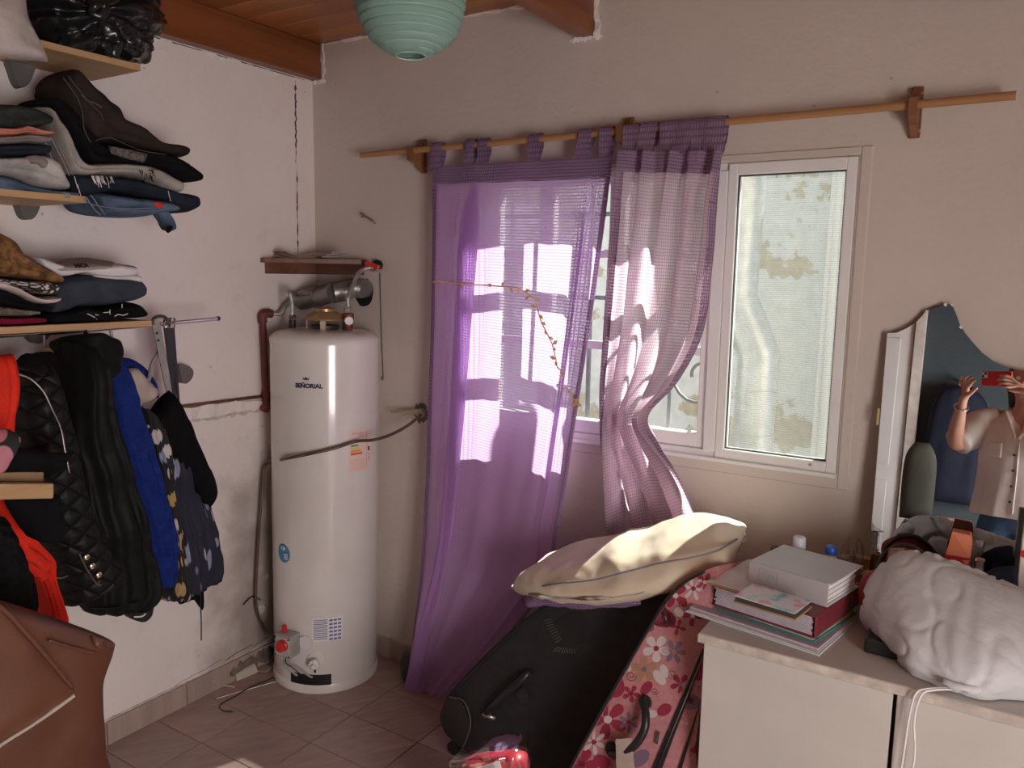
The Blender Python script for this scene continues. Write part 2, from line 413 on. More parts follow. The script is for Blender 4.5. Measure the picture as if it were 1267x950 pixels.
# damp, blackened skirting by the water heater
mat('soot', (0.16, 0.125, 0.11), 0.95, 0.5, 25, 0.4, 40)
blob_line('mortar', (0.004, -0.02, 0.10), (0.004, -0.72, 0.092), 0.014, NL, MATS['plaster_left'], wl, 90, 0.45, 0.004, 42)
blob_line('soot_patch', (0.0125, -0.28, 0.048), (0.0125, -0.5, 0.035), 0.05, NL, MATS['soot'], wl, 24, 0.6, 0.0008, 43)
for k, (y, z, r) in enumerate(((-0.333, 0.235, 0.020), (-0.30, 0.36, 0.012), (-0.62, 0.16, 0.005), (-0.42, 0.29, 0.004))):
    bm = BM(); rr = random.Random(k)
    prism(bm, [(0.0002, y + r * (0.7 + 0.5 * rr.random()) * math.cos(a), z + r * (0.7 + 0.5 * rr.random()) * math.sin(a)) for a in (2 * PI * i / 12 for i in range(12))], (0.0012, 0, 0))
    obj('chip', bm, MATS['chipped_plaster'], wl)

# ---------------------------------------------------------------- window
mat('window_white', (0.83, 0.84, 0.82), 0.35, 0.03); mat('seal', (0.03, 0.03, 0.03), 0.7)
m, nt, b = new_mat('glass')
nt.nodes.remove(b); out = nt.nodes['Material Output']
tr = nd(nt, 'ShaderNodeBsdfTransparent'); gl = nd(nt, 'ShaderNodeBsdfGlossy', Roughness=0.02); df = nd(nt, 'ShaderNodeBsdfDiffuse', Color=(0.8, 0.85, 0.86, 1))
tr.inputs['Color'].default_value = (0.93, 0.96, 0.95, 1)
fr = nd(nt, 'ShaderNodeFresnel', IOR=1.45); m1 = nd(nt, 'ShaderNodeMixShader'); m2 = nd(nt, 'ShaderNodeMixShader', Fac=0.05)
ge = nd(nt, 'ShaderNodeNewGeometry'); iv = nd(nt, 'ShaderNodeMath', operation='SUBTRACT'); iv.inputs[0].default_value = 1.0; nt.links.new(ge.outputs['Backfacing'], iv.inputs[1])
fx = nd(nt, 'ShaderNodeMath', operation='MULTIPLY'); nt.links.new(fr.outputs[0], fx.inputs[0]); nt.links.new(iv.outputs[0], fx.inputs[1])      # only the outer skin of a pane mirrors
nt.links.new(fx.outputs[0], m1.inputs[0]); nt.links.new(tr.outputs[0], m1.inputs[1]); nt.links.new(gl.outputs[0], m1.inputs[2])
nt.links.new(m1.outputs[0], m2.inputs[1]); nt.links.new(df.outputs[0], m2.inputs[2]); nt.links.new(m2.outputs[0], out.inputs['Surface'])
m, nt, b = new_mat('insect_mesh')           # fine woven screen: threads too thin to see singly
nt.nodes.remove(b); out = nt.nodes['Material Output']
tr = nd(nt, 'ShaderNodeBsdfTransparent'); df = nd(nt, 'ShaderNodeBsdfDiffuse', Color=(0.30, 0.31, 0.29, 1)); ts = nd(nt, 'ShaderNodeBsdfTranslucent', Color=(0.22, 0.23, 0.21, 1))
v = coords(nt, 'Object', (1, 1, 1), (0, 0, 0)); wv1 = nd(nt, 'ShaderNodeTexWave', Scale=55.0, Distortion=0.3, bands_direction='Z'); nt.links.new(v, wv1.inputs['Vector'])
fr_ = nd(nt, 'ShaderNodeMapRange'); nt.links.new(wv1.outputs['Fac'], fr_.inputs['Value']); fr_.inputs['To Min'].default_value = 0.14; fr_.inputs['To Max'].default_value = 0.24
ms = nd(nt, 'ShaderNodeMixShader', Fac=0.5); nt.links.new(df.outputs[0], ms.inputs[1]); nt.links.new(ts.outputs[0], ms.inputs[2])
mm = nd(nt, 'ShaderNodeMixShader'); nt.links.new(fr_.outputs['Result'], mm.inputs[0]); nt.links.new(tr.outputs[0], mm.inputs[1]); nt.links.new(ms.outputs[0], mm.inputs[2]); nt.links.new(mm.outputs[0], out.inputs['Surface'])
def ring_frame(bm, x0, x1, z0, z1, w, y0, y1, bev=0.003, wt=None, wbm=None):
    wt = wt or w; wbm = wbm or w
    box(bm, (x0, y0, z0), (x0 + w, y1, z1), bev); box(bm, (x1 - w, y0, z0), (x1, y1, z1), bev)
    box(bm, (x0 + w - 0.001, y0, z1 - wt), (x1 - w + 0.001, y1, z1), bev); box(bm, (x0 + w - 0.001, y0, z0), (x1 - w + 0.001, y1, z0 + wbm), bev)
    return bm
Wm = MATS['window_white']
win = struct(obj('window_1', ring_frame(BM(), WX0, WX1, WZ0, WZ1, 0.022, 0.004, 0.075, 0.002), Wm))
obj('mullion', box(BM(), (1.655, -0.004, 1.04), (1.692, 0.07, 1.88), 0.003), Wm, win)
for xa, xb in ((0.862, 1.075), (1.075, 1.335), (1.335, 1.655)):
    s_ = obj('sash', ring_frame(BM(), xa + 0.001, xb - 0.001, 1.043, 1.884, 0.026, 0.012, 0.05, 0.003, 0.022, 0.045), Wm, win)
    for z in (1.341, 1.64):
        obj('glazing_bar', box(BM(), (xa + 0.026, 0.016, z - 0.013), (xb - 0.026, 0.046, z + 0.013), 0.003), Wm, s_)
    for za, zb in ((1.088, 1.328), (1.354, 1.627), (1.653, 1.862)):
        obj('pane', box(BM(), (xa + 0.026, 0.029, za), (xb - 0.026, 0.033, zb)), MATS['glass'], s_)
s_ = obj('sash', ring_frame(BM(), 1.693, 2.043, 1.024, 1.898, 0.028, -0.006, 0.04, 0.003, 0.034, 0.030), Wm, win)
obj('pane', box(BM(), (1.718, 0.018, 1.052), (2.017, 0.022, 1.866)), MATS['glass'], s_)
obj('seal', ring_frame(BM(), 1.719, 2.016, 1.053, 1.865, 0.004, 0.004, 0.018, 0.0), MATS['seal'], s_)
obj('insect_screen', box(BM(), (1.719, 0.058, 1.045), (2.02, 0.0585, 1.875)), MATS['insect_mesh'], win)
bm = BM(); lathe(bm, [(0.004, 0), (0.004, 0.004), (0.002, 0.005)], (1.975, -0.006, 1.041), 10, V((0, -1, 0)))
obj('latch_button', bm, mat('grey_plastic', (0.4, 0.4, 0.4), 0.5), s_)
struct(obj('trim_4', ring_frame(BM(), WX0 - 0.034, WX1 + 0.034, WZ0 - 0.042, WZ1 + 0.024, 0.031, -0.005, 0.004, 0.004, 0.021, 0.039), MATS['plaster']))['label'] = 'painted border strip set around the window'
obj('sill_lip', box(BM(), (WX0, -0.016, WZ0 - 0.008), (WX1, 0.01, WZ0 + 0.004), 0.002), Wm, win)

# ---------------------------------------------------------------- outdoors: neighbour's peeling wall, flue duct, pipes, added corrugated eave, ground, grille
m, nt, b = new_mat('peeling_wall')
v = coords(nt); n1 = nd(nt, 'ShaderNodeTexNoise', Scale=2.6, Detail=8.0, Roughness=0.62); nt.links.new(v, n1.inputs['Vector'])
n2 = nd(nt, 'ShaderNodeTexNoise', Scale=20.0, Detail=5.0); nt.links.new(v, n2.inputs['Vector'])
c1 = ramp(nt, n2.outputs['Fac'], [(0.3, (0.62, 0.66, 0.68)), (0.7, (0.78, 0.81, 0.83))])
c2 = ramp(nt, n2.outputs['Fac'], [(0.3, (0.40, 0.36, 0.26)), (0.7, (0.58, 0.53, 0.42))])
f = ramp(nt, n1.outputs['Fac'], [(0.515, (0, 0, 0)), (0.53, (1, 1, 1))])
nt.links.new(mixc(nt, f, c1, c2), b.inputs['Base Color']); b.inputs['Roughness'].default_value = 0.9
bump(nt, b, n1.outputs['Fac'], 0.4, 0.02)
struct(obj('wall_outside', box(BM(), (-2.5, 1.30, -0.1), (3.2, 1.45, 2.55)), MATS['peeling_wall']))
struct(obj('wall_side', box(BM(), (-2.6, 0.15, -0.1), (-2.5, 1.45, 2.3)), MATS['peeling_wall']))
struct(obj('floor_outside', box(BM(), (-3, 0.15, -0.2), (5.5, 4, -0.1)), mat('concrete', (0.42, 0.4, 0.37), 0.9, 0.2, 8, 0.3, 60)))
mat('galvanised', (0.60, 0.62, 0.62), 0.38, 0.12, 25, 0.15, 60, metal=0.75)
mat('white_pipe', (0.9, 0.9, 0.9), 0.4, 0.03)
du = thing('flue_duct', 'galvanised metal flue duct with an offset bend, outside behind the right-hand pane', 'duct', Y(918, 560, 0.75))
dp = [Y(926, 140, 0.75), Y(920, 250, 0.75), Y(911, 368, 0.75), Y(939, 440, 0.75), Y(930, 560, 0.75), Y(918, 720, 0.75)]
obj('duct_section', tube(BM(), [dp[0], dp[1], dp[2]], 0.078, 20), MATS['galvanised'], du, True, 40)
obj('duct_elbow', tube(BM(), [dp[2] + (dp[1] - dp[2]) * 0.08, dp[2], dp[2].lerp(dp[3], 0.3), dp[3].lerp(dp[2], 0.3), dp[3], dp[3] + (dp[4] - dp[3]) * 0.08], 0.0795, 20), MATS['galvanised'], du, True, 40)
obj('duct_section', tube(BM(), [dp[3], dp[4], dp[5], V((dp[5].x - 0.01, dp[5].y, -0.1))], 0.078, 20), MATS['galvanised'], du, True, 40)
for a, k in ((1, 0.4), (3, 0.35), (3, 0.8)):
    p = dp[a].lerp(dp[a + 1], k); t = (dp[a + 1] - dp[a]).normalized()
    obj('seam_band', tube(BM(), [p - t * 0.006, p + t * 0.006], 0.083, 20), MATS['galvanised'], du, True, 40)
for k, (px0, px1, dd, r) in enumerate(((1043, 1018, 1.22, 0.026), (1034, 1006, 1.24, 0.014), (1050, 1026, 1.10, 0.02))):
    o = obj('white_pipe', tube(BM(), [Y(px0 + 6, 130, dd), Y(px0, 215, dd), Y(px1, 570, dd), Y(px1 - 9, 700, dd), V((Y(px1 - 9, 700, dd).x, dd, -0.1))], r, 12), MATS['white_pipe'], None, True)
    tag(o, ('thickest white downpipe outside, seen through the right edge of the pane', 'thin white pipe outside, left of the thicker white downpipes', 'white downpipe outside hugging the right edge of the window')[k], 'pipe', 'white pipes outside')
# unseen corrugated eave, added over the window to cut and scallop the sunlight
bm = BM(); rows = []
for y, z in ((0.081, 2.63), (0.34, 2.52)):
    rows.append([V((x * 0.015, y, z + 0.022 * math.cos(2 * PI * x * 0.015 / 0.19))) for x in range(-40, 240)])
for k in range(2): rows.append([p + V((0, 0, 0.006)) for p in rows[1 - k]])
rows.append(rows[0])
loft(bm, rows, False, False)
struct(obj('trim_5', bm, mat('added_eave', (0.5, 0.5, 0.48), 0.5, 0.1, 10), None, True, 50))['label'] = 'unseen corrugated eave sheet added above the window to cut the sunlight'
mat('grille_iron', (0.16, 0.16, 0.17), 0.5, 0.2, 20)
gr = thing('window_grille', 'wrought iron window grille with curls, outside behind the curtains', 'grille', (1.2, 0.11, 1.02))
for x in (0.88, 1.20, 1.50):
    obj('bar', box(BM(), (x - 0.006, 0.104, 0.985), (x + 0.006, 0.116, 1.98)), MATS['grille_iron'], gr)
for z in (1.0, 1.495, 1.775, 1.96):
    obj('rail', box(BM(), (0.83, 0.117, z - 0.007), (1.67, 0.127, z + 0.007)), MATS['grille_iron'], gr)
for x, z, s in ((1.59, 1.63, 1), (1.60, 1.25, -1), (1.40, 1.36, 1)):
    pts = [V((x + s * 0.10 * math.cos(t) * (0.35 + 0.13 * t / 1.0) * 0.8, 0.110, z + 0.085 * math.sin(t) * (0.35 + 0.13 * t))) for t in [k * 0.35 for k in range(18)]]
    obj('scroll', tube(BM(), pts, 0.006, 6), MATS['grille_iron'], gr, True)

# ---------------------------------------------------------------- curtain rod and curtains
wood('rod_wood', (0.25, 0.115, 0.045), (0.44, 0.235, 0.10), 0, 10, 0.4)
wood('bracket_wood', (0.13, 0.05, 0.022), (0.27, 0.12, 0.052), 2, 14, 0.45)
YR = -0.065
ra, rb_ = Y(447, 192, YR), Y(1257, 118, YR)
rod = thing('curtain_rod', 'long natural wooden curtain rod on three wooden brackets above the window', 'curtain rod', (1.3, -0.02, 1.98))
obj('pole', tube(BM(), [ra, rb_], 0.0105, 14), MATS['rod_wood'], rod, True, 40)
for px, ytop, ybot in ((511, 169, 212), (770, 141, 190), (1133, 101, 166)):
    top, bot = Y(px, ytop, YR), Y(px, ybot, YR); h = top.z - bot.z; x = top.x; zc = (top.z + bot.z) / 2
    pts = [(x, -0.0005, zc + h * 0.5), (x, -0.020, zc + h * 0.46), (x, -0.036, zc + h * 0.28), (x, -0.088, zc + 0.022), (x, -0.088, zc - 0.022), (x, -0.036, zc - h * 0.28), (x, -0.020, zc - h * 0.46), (x, -0.0005, zc - h * 0.5)]
    br = obj('bracket', prism(BM(), [V(p) - V((0.0095, 0, 0)) for p in pts], (0.019, 0, 0)), MATS['bracket_wood'], rod)
    obj('back_plate', box(BM(), (x - 0.0135, -0.007, zc - h * 0.5), (x + 0.0135, -0.0002, zc + h * 0.5), 0.002), MATS['bracket_wood'], br)
    for s in (0.36, -0.36):
        obj('screw', lathe(BM(), [(0.004, 0), (0.0035, 0.002), (0, 0.0025)], (x + 0.0105, -0.007, zc + h * s), 8, V((0, -1, 0))), mat('brass', (0.7, 0.5, 0.22), 0.35, 0.1, metal=1), br)

def cloth_mat(name, col, thin, holes, pitch=0.0095, trans=0.55):
    """open waffle weave: pattern from the cloth's own uv, thin threads let light through"""
    m, nt, b = new_mat(name); nt.nodes.remove(b); out = nt.nodes['Material Output']
    tc = nd(nt, 'ShaderNodeTexCoord'); sx = nd(nt, 'ShaderNodeSeparateXYZ'); nt.links.new(tc.outputs['UV'], sx.inputs[0])
    def wv(o, k):
        a = nd(nt, 'ShaderNodeMath', operation='MULTIPLY'); nt.links.new(o, a.inputs[0]); a.inputs[1].default_value = 2 * PI / k
        s = nd(nt, 'ShaderNodeMath', operation='SINE'); nt.links.new(a.outputs[0], s.inputs[0]); return s.outputs[0]
    a, c = wv(sx.outputs[0], pitch * 0.8), wv(sx.outputs[1], pitch)
    mx = nd(nt, 'ShaderNodeMath', operation='MAXIMUM'); nt.links.new(a, mx.inputs[0]); nt.links.new(c, mx.inputs[1])   # 1 on the raised threads, low in the cells
    cell = nd(nt, 'ShaderNodeMapRange'); nt.links.new(mx.outputs[0], cell.inputs['Value']); cell.inputs['From Min'].default_value = -0.3; cell.inputs['From Max'].default_value = 0.9
    n = nd(nt, 'ShaderNodeTexNoise', Scale=5.0, Detail=4.0); nt.links.new(tc.outputs['Object'], n.inputs['Vector'])
    col1 = ramp(nt, n.outputs['Fac'], [(0.3, [x * 0.88 for x in col]), (0.7, [x * 1.1 for x in col])])
    col2 = mixc(nt, cell.outputs['Result'], [min(1, x * 1.35 + 0.05) for x in thin], col1)
    d = nd(nt, 'ShaderNodeBsdfDiffuse', Roughness=0.4); t = nd(nt, 'ShaderNodeBsdfTranslucent'); tp = nd(nt, 'ShaderNodeBsdfTransparent')
    nt.links.new(col2, d.inputs['Color']); nt.links.new(mixc(nt, 0.55, col2, thin), t.inputs['Color'])
    tf = nd(nt, 'ShaderNodeMapRange'); nt.links.new(cell.outputs['Result'], tf.inputs['Value']); tf.inputs['To Min'].default_value = min(1, trans + 0.25); tf.inputs['To Max'].default_value = trans - 0.15
    m1 = nd(nt, 'ShaderNodeMixShader'); nt.links.new(tf.outputs['Result'], m1.inputs[0]); nt.links.new(d.outputs[0], m1.inputs[1]); nt.links.new(t.outputs[0], m1.inputs[2])
    hf = nd(nt, 'ShaderNodeMapRange'); nt.links.new(cell.outputs['Result'], hf.inputs['Value']); hf.inputs['To Min'].default_value = holes; hf.inputs['To Max'].default_value = 0.0
    m2 = nd(nt, 'ShaderNodeMixShader'); nt.links.new(hf.outputs['Result'], m2.inputs[0]); nt.links.new(m1.outputs[0], m2.inputs[1]); nt.links.new(tp.outputs[0], m2.inputs[2])
    bp = nd(nt, 'ShaderNodeBump', Strength=0.5, Distance=0.004); nt.links.new(cell.outputs['Result'], bp.inputs['Height'])
    nt.links.new(bp.outputs[0], d.inputs['Normal'])
    nt.links.new(m2.outputs[0], out.inputs['Surface'])
    return m
cloth_mat('curtain_purple', (0.60, 0.34, 0.74), (0.82, 0.58, 0.97), 0.38)
cloth_mat('curtain_mauve', (0.50, 0.31, 0.44), (0.90, 0.68, 0.80), 0.20)
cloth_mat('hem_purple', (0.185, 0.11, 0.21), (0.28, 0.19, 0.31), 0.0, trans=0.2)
cloth_mat('hem_mauve', (0.20, 0.125, 0.20), (0.33, 0.22, 0.32), 0.0, trans=0.2)

class Drape:
    """a hanging cloth between two edges; fold(u, v) gives how far it bulges into the room"""
    def __init__(s, L, Rr, fold, width, rows=150, cols=150):
        s.L, s.R, s.fold, s.rows, s.cols, s.w = resample(L, rows), resample(Rr, rows), fold, rows, cols, width
        s.h = sum((a - b).length for a, b in zip(s.L, s.L[1:]))
    def p(s, u, v, off=0.0):
        f = v * (s.rows - 1); i = min(int(f), s.rows - 2); t = f - i
        a = s.L[i].lerp(s.L[i + 1], t); b = s.R[i].lerp(s.R[i + 1], t); sh, dy = s.fold(u, v)
        q = a.lerp(b, u) + V((sh, -dy - off, 0)); q.y = min(q.y, -0.012 - off); return q
    def mesh(s, u0=0, u1=1, v0=0, v1=1, rows=None, cols=None):
        rows, cols = rows or s.rows, cols or s.cols
        rings = [[s.p(u0 + (u1 - u0) * j / (cols - 1), v0 + (v1 - v0) * i / (rows - 1)) for j in range(cols)] for i in range(rows)]
        bm = BM(); loft(bm, rings, False, False, uv=lambda a, b: ((u0 + (u1 - u0) * b / (cols - 1)) * s.w, (v0 + (v1 - v0) * a / (rows - 1)) * s.h)); return bm
def G(x, c, w): return math.exp(-((x - c) / w) ** 2)
def tab(u_px, w, zbot, m, parent, lean=0.0, depth=0.016, yoff=0.0):
    """a flat loop of cloth over the rod"""
    x, ztop = u_px; x0, x1 = x - w / 2, x + w / 2
    rings = []
    for xx in [x0 + (x1 - x0) * k / 6 for k in range(7)]:
        ring = [V((xx + lean, -0.088 - yoff, zbot + 0.004)), V((xx + lean * 0.5, -0.086, (zbot + ztop) / 2)), V((xx, -0.0815, ztop - 0.008)), V((xx, -0.076, ztop + 0.004)), V((xx, YR, ztop + 0.0075)), V((xx, -0.054, ztop + 0.004)), V((xx, -0.0485, ztop - 0.008)), V((xx + lean * 0.5, -0.056, (zbot + ztop) / 2)), V((xx + lean, -0.080 - yoff, zbot + 0.003))]
        rings.append([p + V((0, 0.002 * math.sin(xx * 90), 0)) for p in ring])
    bm = BM(); loft(bm, rings, False, False, uv=lambda a, b: (a / 6 * w, b * 0.02))
    return obj('tab', bm, m, parent, True)

# left curtain: hangs full length, its foot pushed aside by the suitcases
yl = [-0.078, -0.08, -0.085, -0.09, -0.10, -0.12, -0.145, -0.158]
Lc = [Y(x, y, q) for (x, y), q in zip(((537, 207), (536, 260), (535, 340), (533, 450), (528, 590), (521, 700), (510, 790), (502, 850)), yl)]
Rc = [Y(x, y, q) for (x, y), q in zip(((760, 194), (752, 262), (741, 345), (727, 440), (711, 540), (695, 640), (664, 745), (549, 864)), yl)]
def fold_l(u, v):
    d = sh = 0.0
    # one deep pleat, doubled over itself, that opens out towards the floor
    c = 0.275 - 0.09 * v; w = 0.10 + 0.03 * v; k = min(1, 0.15 + v * 9) * (1 - 0.55 * v); t = (u - c) / w
    if abs(t) < 1: sh -= 0.088 * k * math.sin(PI * t)
    d += 0.052 * k * math.exp(-((t + 0.5) / 0.45) ** 2) + 0.022 * k * math.exp(-((t - 0.35) / 0.5) ** 2)
    # a narrow one near the free edge
    c2 = 0.90 - 0.02 * v; t2 = (u - c2) / 0.045; k2 = min(1, v * 8) * (1 - 0.6 * v)
    if abs(t2) < 1: sh -= 0.028 * k2 * math.sin(PI * t2)
    d += 0.030 * k2 * math.exp(-((t2 + 0.4) / 0.5) ** 2) + 0.016 * G(u, 0.985, 0.03)
    d += 0.016 * G(u, 0.06, 0.035) * (1 - v * 0.4)
    q = min(1, max(0, (v - 0.25) * 2))
    d += (0.007 * math.sin(u * 15 + 1.0 + v * 2) + 0.003 * math.sin(u * 37 + v * 6)) * (0.4 + q)
    d += 0.004 * noise.noise(V((u * 9, v * 6, 1.2)))
    top = max(0, 1 - v * 14)
    d = d * (1 - 0.75 * top) + 0.008 * top * (0.5 + 0.5 * math.cos(u * 2 * PI * 4))
    return sh, d
cl = Drape(Lc, Rc, fold_l, 0.95)
cul = obj('curtain', cl.mesh(0, 1, 0.028, 1), MATS['curtain_purple'], None, True)
tag(cul, 'full-length violet waffle-weave curtain hanging by loops, left of the two curtains', 'curtain', 'curtains')
obj('header_hem', cl.mesh(0, 1, 0, 0.031, 10, 150), MATS['hem_purple'], cul, True)
obj('side_hem', cl.mesh(0.975, 1.0, 0.031, 0.86, 120, 4), MATS['hem_purple'], cul, True)
for k, (px, pyr, pyb, w) in enumerate(((543, 181, 212, 0.046), (584, 178, 205, 0.04), (600, 176, 203, 0.04), (664, 170, 200, 0.045), (727, 164, 196, 0.045), (752, 162, 194, 0.042))):
    t = Y(px, pyr, YR); zb = Y(px, pyb, -0.085).z
    tab((t.x, ra.z + 0.0125), w, zb, MATS['hem_purple'], cul, (0.0, 0.0, 0.005, 0.0, -0.012, 0.004)[k])
obj('side_hem', cl.mesh(0.0, 0.03, 0.031, 0.9, 120, 5), MATS['hem_purple'], cul, True)
# the embroidered vine along it
mat('vine_orange', (0.75, 0.48, 0.27), 0.8, 0.3, 40)
def uvof(px, py):
    best = None
    for i in range(0, 60):
        for j in range(0, 60):
            q = cl.p(j / 59, i / 59); d = q - CAM; z = d.dot(FW); sx = W0 / 2 + FPX * d.dot(R_) / z; sy = H0 / 2 - FPX * d.dot(U_) / z
            e = (sx - px) ** 2 + (sy - py) ** 2
            if best is None or e < best[0]: best = (e, j / 59, i / 59)
    return best[1:]
vp = [uvof(*p) for p in ((541, 345), (575, 347), (610, 350), (640, 362), (662, 366), (672, 392), (684, 425), (694, 452), (702, 478), (714, 494), (722, 500))]
path = []
for (a, b), (c, d) in zip(vp, vp[1:]):
    for k in range(6): path.append((a + (c - a) * k / 6, b + (d - b) * k / 6))
bm = BM(); rnd = random.Random(3)
tube(bm, [cl.p(u, v, 0.003) for u, v in path], 0.0024, 5)
for k, (u, v) in enumerate(path[::2]):
    s = 0.016 + 0.010 * rnd.random(); an = rnd.random() * 6.28; c = cl.p(u, v, 0.004); e = V((math.cos(an), 0, math.sin(an))); f = V((-e.z, 0, e.x))
    prism(bm, [c, c + e * s * 0.5 + f * s * 0.28, c + e * s, c + e * s * 0.5 - f * s * 0.28], (0, -0.0008, 0))
o = obj('embroidered_vine', bm, MATS['vine_orange'], cul); o['label'] = 'orange embroidered leafy vine'

# right curtain: gathered at the rod, pinched half way and caught behind the pillow
yr = [-0.082, -0.085, -0.09, -0.10, -0.11, -0.11, -0.11, -0.115, -0.12, -0.12]
Lr = [Y(x, y, q) for (x, y), q in zip(((772, 188), (768, 250), (760, 330), (754, 410), (751, 470), (751, 510), (752, 540), (754, 580), (757, 640), (760, 690)), yr)]
Rr_ = [Y(x, y, q) for (x, y), q in zip(((899, 188), (893, 250), (885, 330), (873, 410), (843, 470), (808, 512), (822, 545), (848, 582), (872, 640), (882, 690)), yr)]
def fold_r(u, v):
    pinch = G(v, 0.665, 0.12)
    A = 0.030 + 0.014 * pinch - 0.010 * G(v, 0.33, 0.18)
    d = A * (math.sin(u * 2 * PI * 4.2 + 0.8 + 1.6 * math.sin(v * 4)) + 0.45 * math.sin(u * 2 * PI * 7.3 + 2 + 3 * v))
    d += 0.03 * G(u, 0.08, 0.06) + 0.035 * G(u, 0.93, 0.06)
    d += 0.006 * noise.noise(V((u * 8, v * 9, 4.2)))
    sh = 0.012 * math.cos(u * 2 * PI * 4.2 + 0.8 + 1.6 * math.sin(v * 4)) * (1 - 0.3 * pinch) * min(1, v * 6)
    top = max(0, 1 - v * 9)
    return sh * math.sin(PI * u), 0.03 + d * (1 - 0.5 * top) * 0.8
cr = Drape(Lr, Rr_, fold_r, 0.9)
cur = obj('curtain', cr.mesh(0, 1, 0.045, 1), MATS['curtain_mauve'], None, True)
tag(cur, 'shorter mauve waffle-weave curtain, bunched and pinched, right of the two curtains', 'curtain', 'curtains')
obj('header_hem', cr.mesh(0, 1, 0, 0.05, 10, 150), MATS['hem_mauve'], cur, True)
obj('side_hem', cr.mesh(0.965, 1.0, 0.05, 1, 140, 5), MATS['hem_mauve'], cur, True)
obj('side_hem', cr.mesh(0.0, 0.075, 0.05, 1, 140, 10), MATS['hem_mauve'], cur, True)
for k, (px, w) in enumerate(((783, 0.052), (805, 0.055), (828, 0.05), (848, 0.055), (867, 0.05), (887, 0.06))):
    t = Y(px, 160, YR); zb = Y(px, 193, -0.085).z
    tab((t.x, ra.z + 0.0125), w, zb, MATS['hem_mauve'], cur, (0.006, -0.008, 0.01, -0.004, 0.006, 0)[k], yoff=(0.004, 0.012, 0.006, 0.016, 0.004, 0.01)[k])

# ---------------------------------------------------------------- water heater
m, nt, b = new_mat('enamel')
v = coords(nt); n1 = nd(nt, 'ShaderNodeTexNoise', Scale=5.0, Detail=5.0); nt.links.new(v, n1.inputs['Vector'])
nt.links.new(ramp(nt, n1.outputs['Fac'], [(0.35, (0.77, 0.74, 0.71)), (0.7, (0.82, 0.80, 0.77))]), b.inputs['Base Color'])
b.inputs['Roughness'].default_value = 0.16; b.inputs['Coat Weight'].default_value = 0.4; b.inputs['Coat Roughness'].default_value = 0.05
mat('bronze_paint', (0.42, 0.28, 0.14), 0.35, 0.15, 15, metal=0.5); mat('black_plastic', (0.012, 0.012, 0.012), 0.45); mat('red_plastic', (0.62, 0.03, 0.025), 0.35)
mat('grey_box', (0.36, 0.345, 0.32), 0.5, 0.15, 20); mat('white_plastic', (0.78, 0.77, 0.74), 0.45); mat('chrome', (0.75, 0.75, 0.74), 0.2, 0.05, metal=1)
mat('rust_pipe', (0.15, 0.035, 0.03), 0.55, 0.35, 20, 0.2, 50); mat('copper_tube', (0.13, 0.09, 0.07), 0.4, 0.25, 18, metal=0.4)
mat('sticker_white', (0.86, 0.84, 0.83), 0.5, 0.02); mat('sticker_pink', (0.86, 0.68, 0.62), 0.5, 0.03); mat('ink_navy', (0.02, 0.025, 0.09), 0.5); mat('ink_blue', (0.10, 0.14, 0.42), 0.5); mat('sticker_blue', (0.05, 0.28, 0.50), 0.4)
mat('ink_black', (0.02, 0.02, 0.02), 0.6); mat('ink_red', (0.75, 0.12, 0.06), 0.5); mat('ink_orange', (0.85, 0.35, 0.07), 0.5); mat('ink_yellow', (0.85, 0.7, 0.15), 0.5); mat('ink_green', (0.15, 0.45, 0.2), 0.5); mat('ink_pink', (0.75, 0.38, 0.36), 0.5)
HC = V((0.232, -0.210, 0.0)); HR = 0.2
ht = thing('water_heater', 'tall white cylindrical gas water heater with a red-knobbed control box, standing in the corner', 'water heater', HC)
ht.rotation_euler = (0, 0.020, 0)
bpy.context.view_layer.update()
HM = Matrix.Translation(HC) @ Matrix.Rotation(0.020, 4, 'Y'); HI = HM.inverted()
def hob(name, bm, m, parent=None, smooth=True, ang=35):
    """mesh given in the heater's own space"""
    bm.transform(HM); return obj(name, bm, m, parent or ht, smooth, ang)
bd = hob('body', lathe(BM(), [(0.0, 0.012), (0.185, 0.012), (0.196, 0.020), (0.2, 0.035), (0.2, 1.312), (0.1985, 1.322)], seg=72, cap=False), MATS['enamel'])
hob('top_dome', lathe(BM(), [(0.2015, 1.312), (0.2015, 1.324), (0.194, 1.336), (0.175, 1.348), (0.13, 1.357), (0.0, 1.36)], seg=72, cap=False), MATS['enamel'])
hob('base_ring', lathe(BM(), [(0.0, 0.0), (0.196, 0.0), (0.203, 0.006), (0.203, 0.036), (0.2005, 0.040), (0.0, 0.040)], seg=72, cap=False), MATS['enamel'])
def hcyl(px, py, r=HR):
    """where the sight line meets the heater's shell -> (angle, height)"""
    o = HI @ CAM; d = (HI.to_3x3() @ ray(px, py)); A = d.x ** 2 + d.y ** 2; B = o.x * d.x + o.y * d.y; Cc = o.x ** 2 + o.y ** 2 - r * r
    t = (-B - math.sqrt(max(0, B * B - A * Cc))) / A; p = o + d * t
    return math.atan2(p.y, p.x), p.z
def hp(a, z, r): return V((r * math.cos(a), r * math.sin(a), z))
def patch(name, a0, a1, z0, z1, m, r=HR + 0.0006, parent=None, th=0.0008, n=12, skew=0.0):
    rings = []
    for k in range(n + 1):
        a = a0 + (a1 - a0) * k / n; dz = skew * (k / n)
        rings.append([hp(a, z0 + dz, r - th), hp(a, z0 + dz, r), hp(a, z1 + dz, r), hp(a, z1 + dz, r - th)])
    bm = BM(); loft(bm, rings, True, True); return hob(name, bm, m, parent)
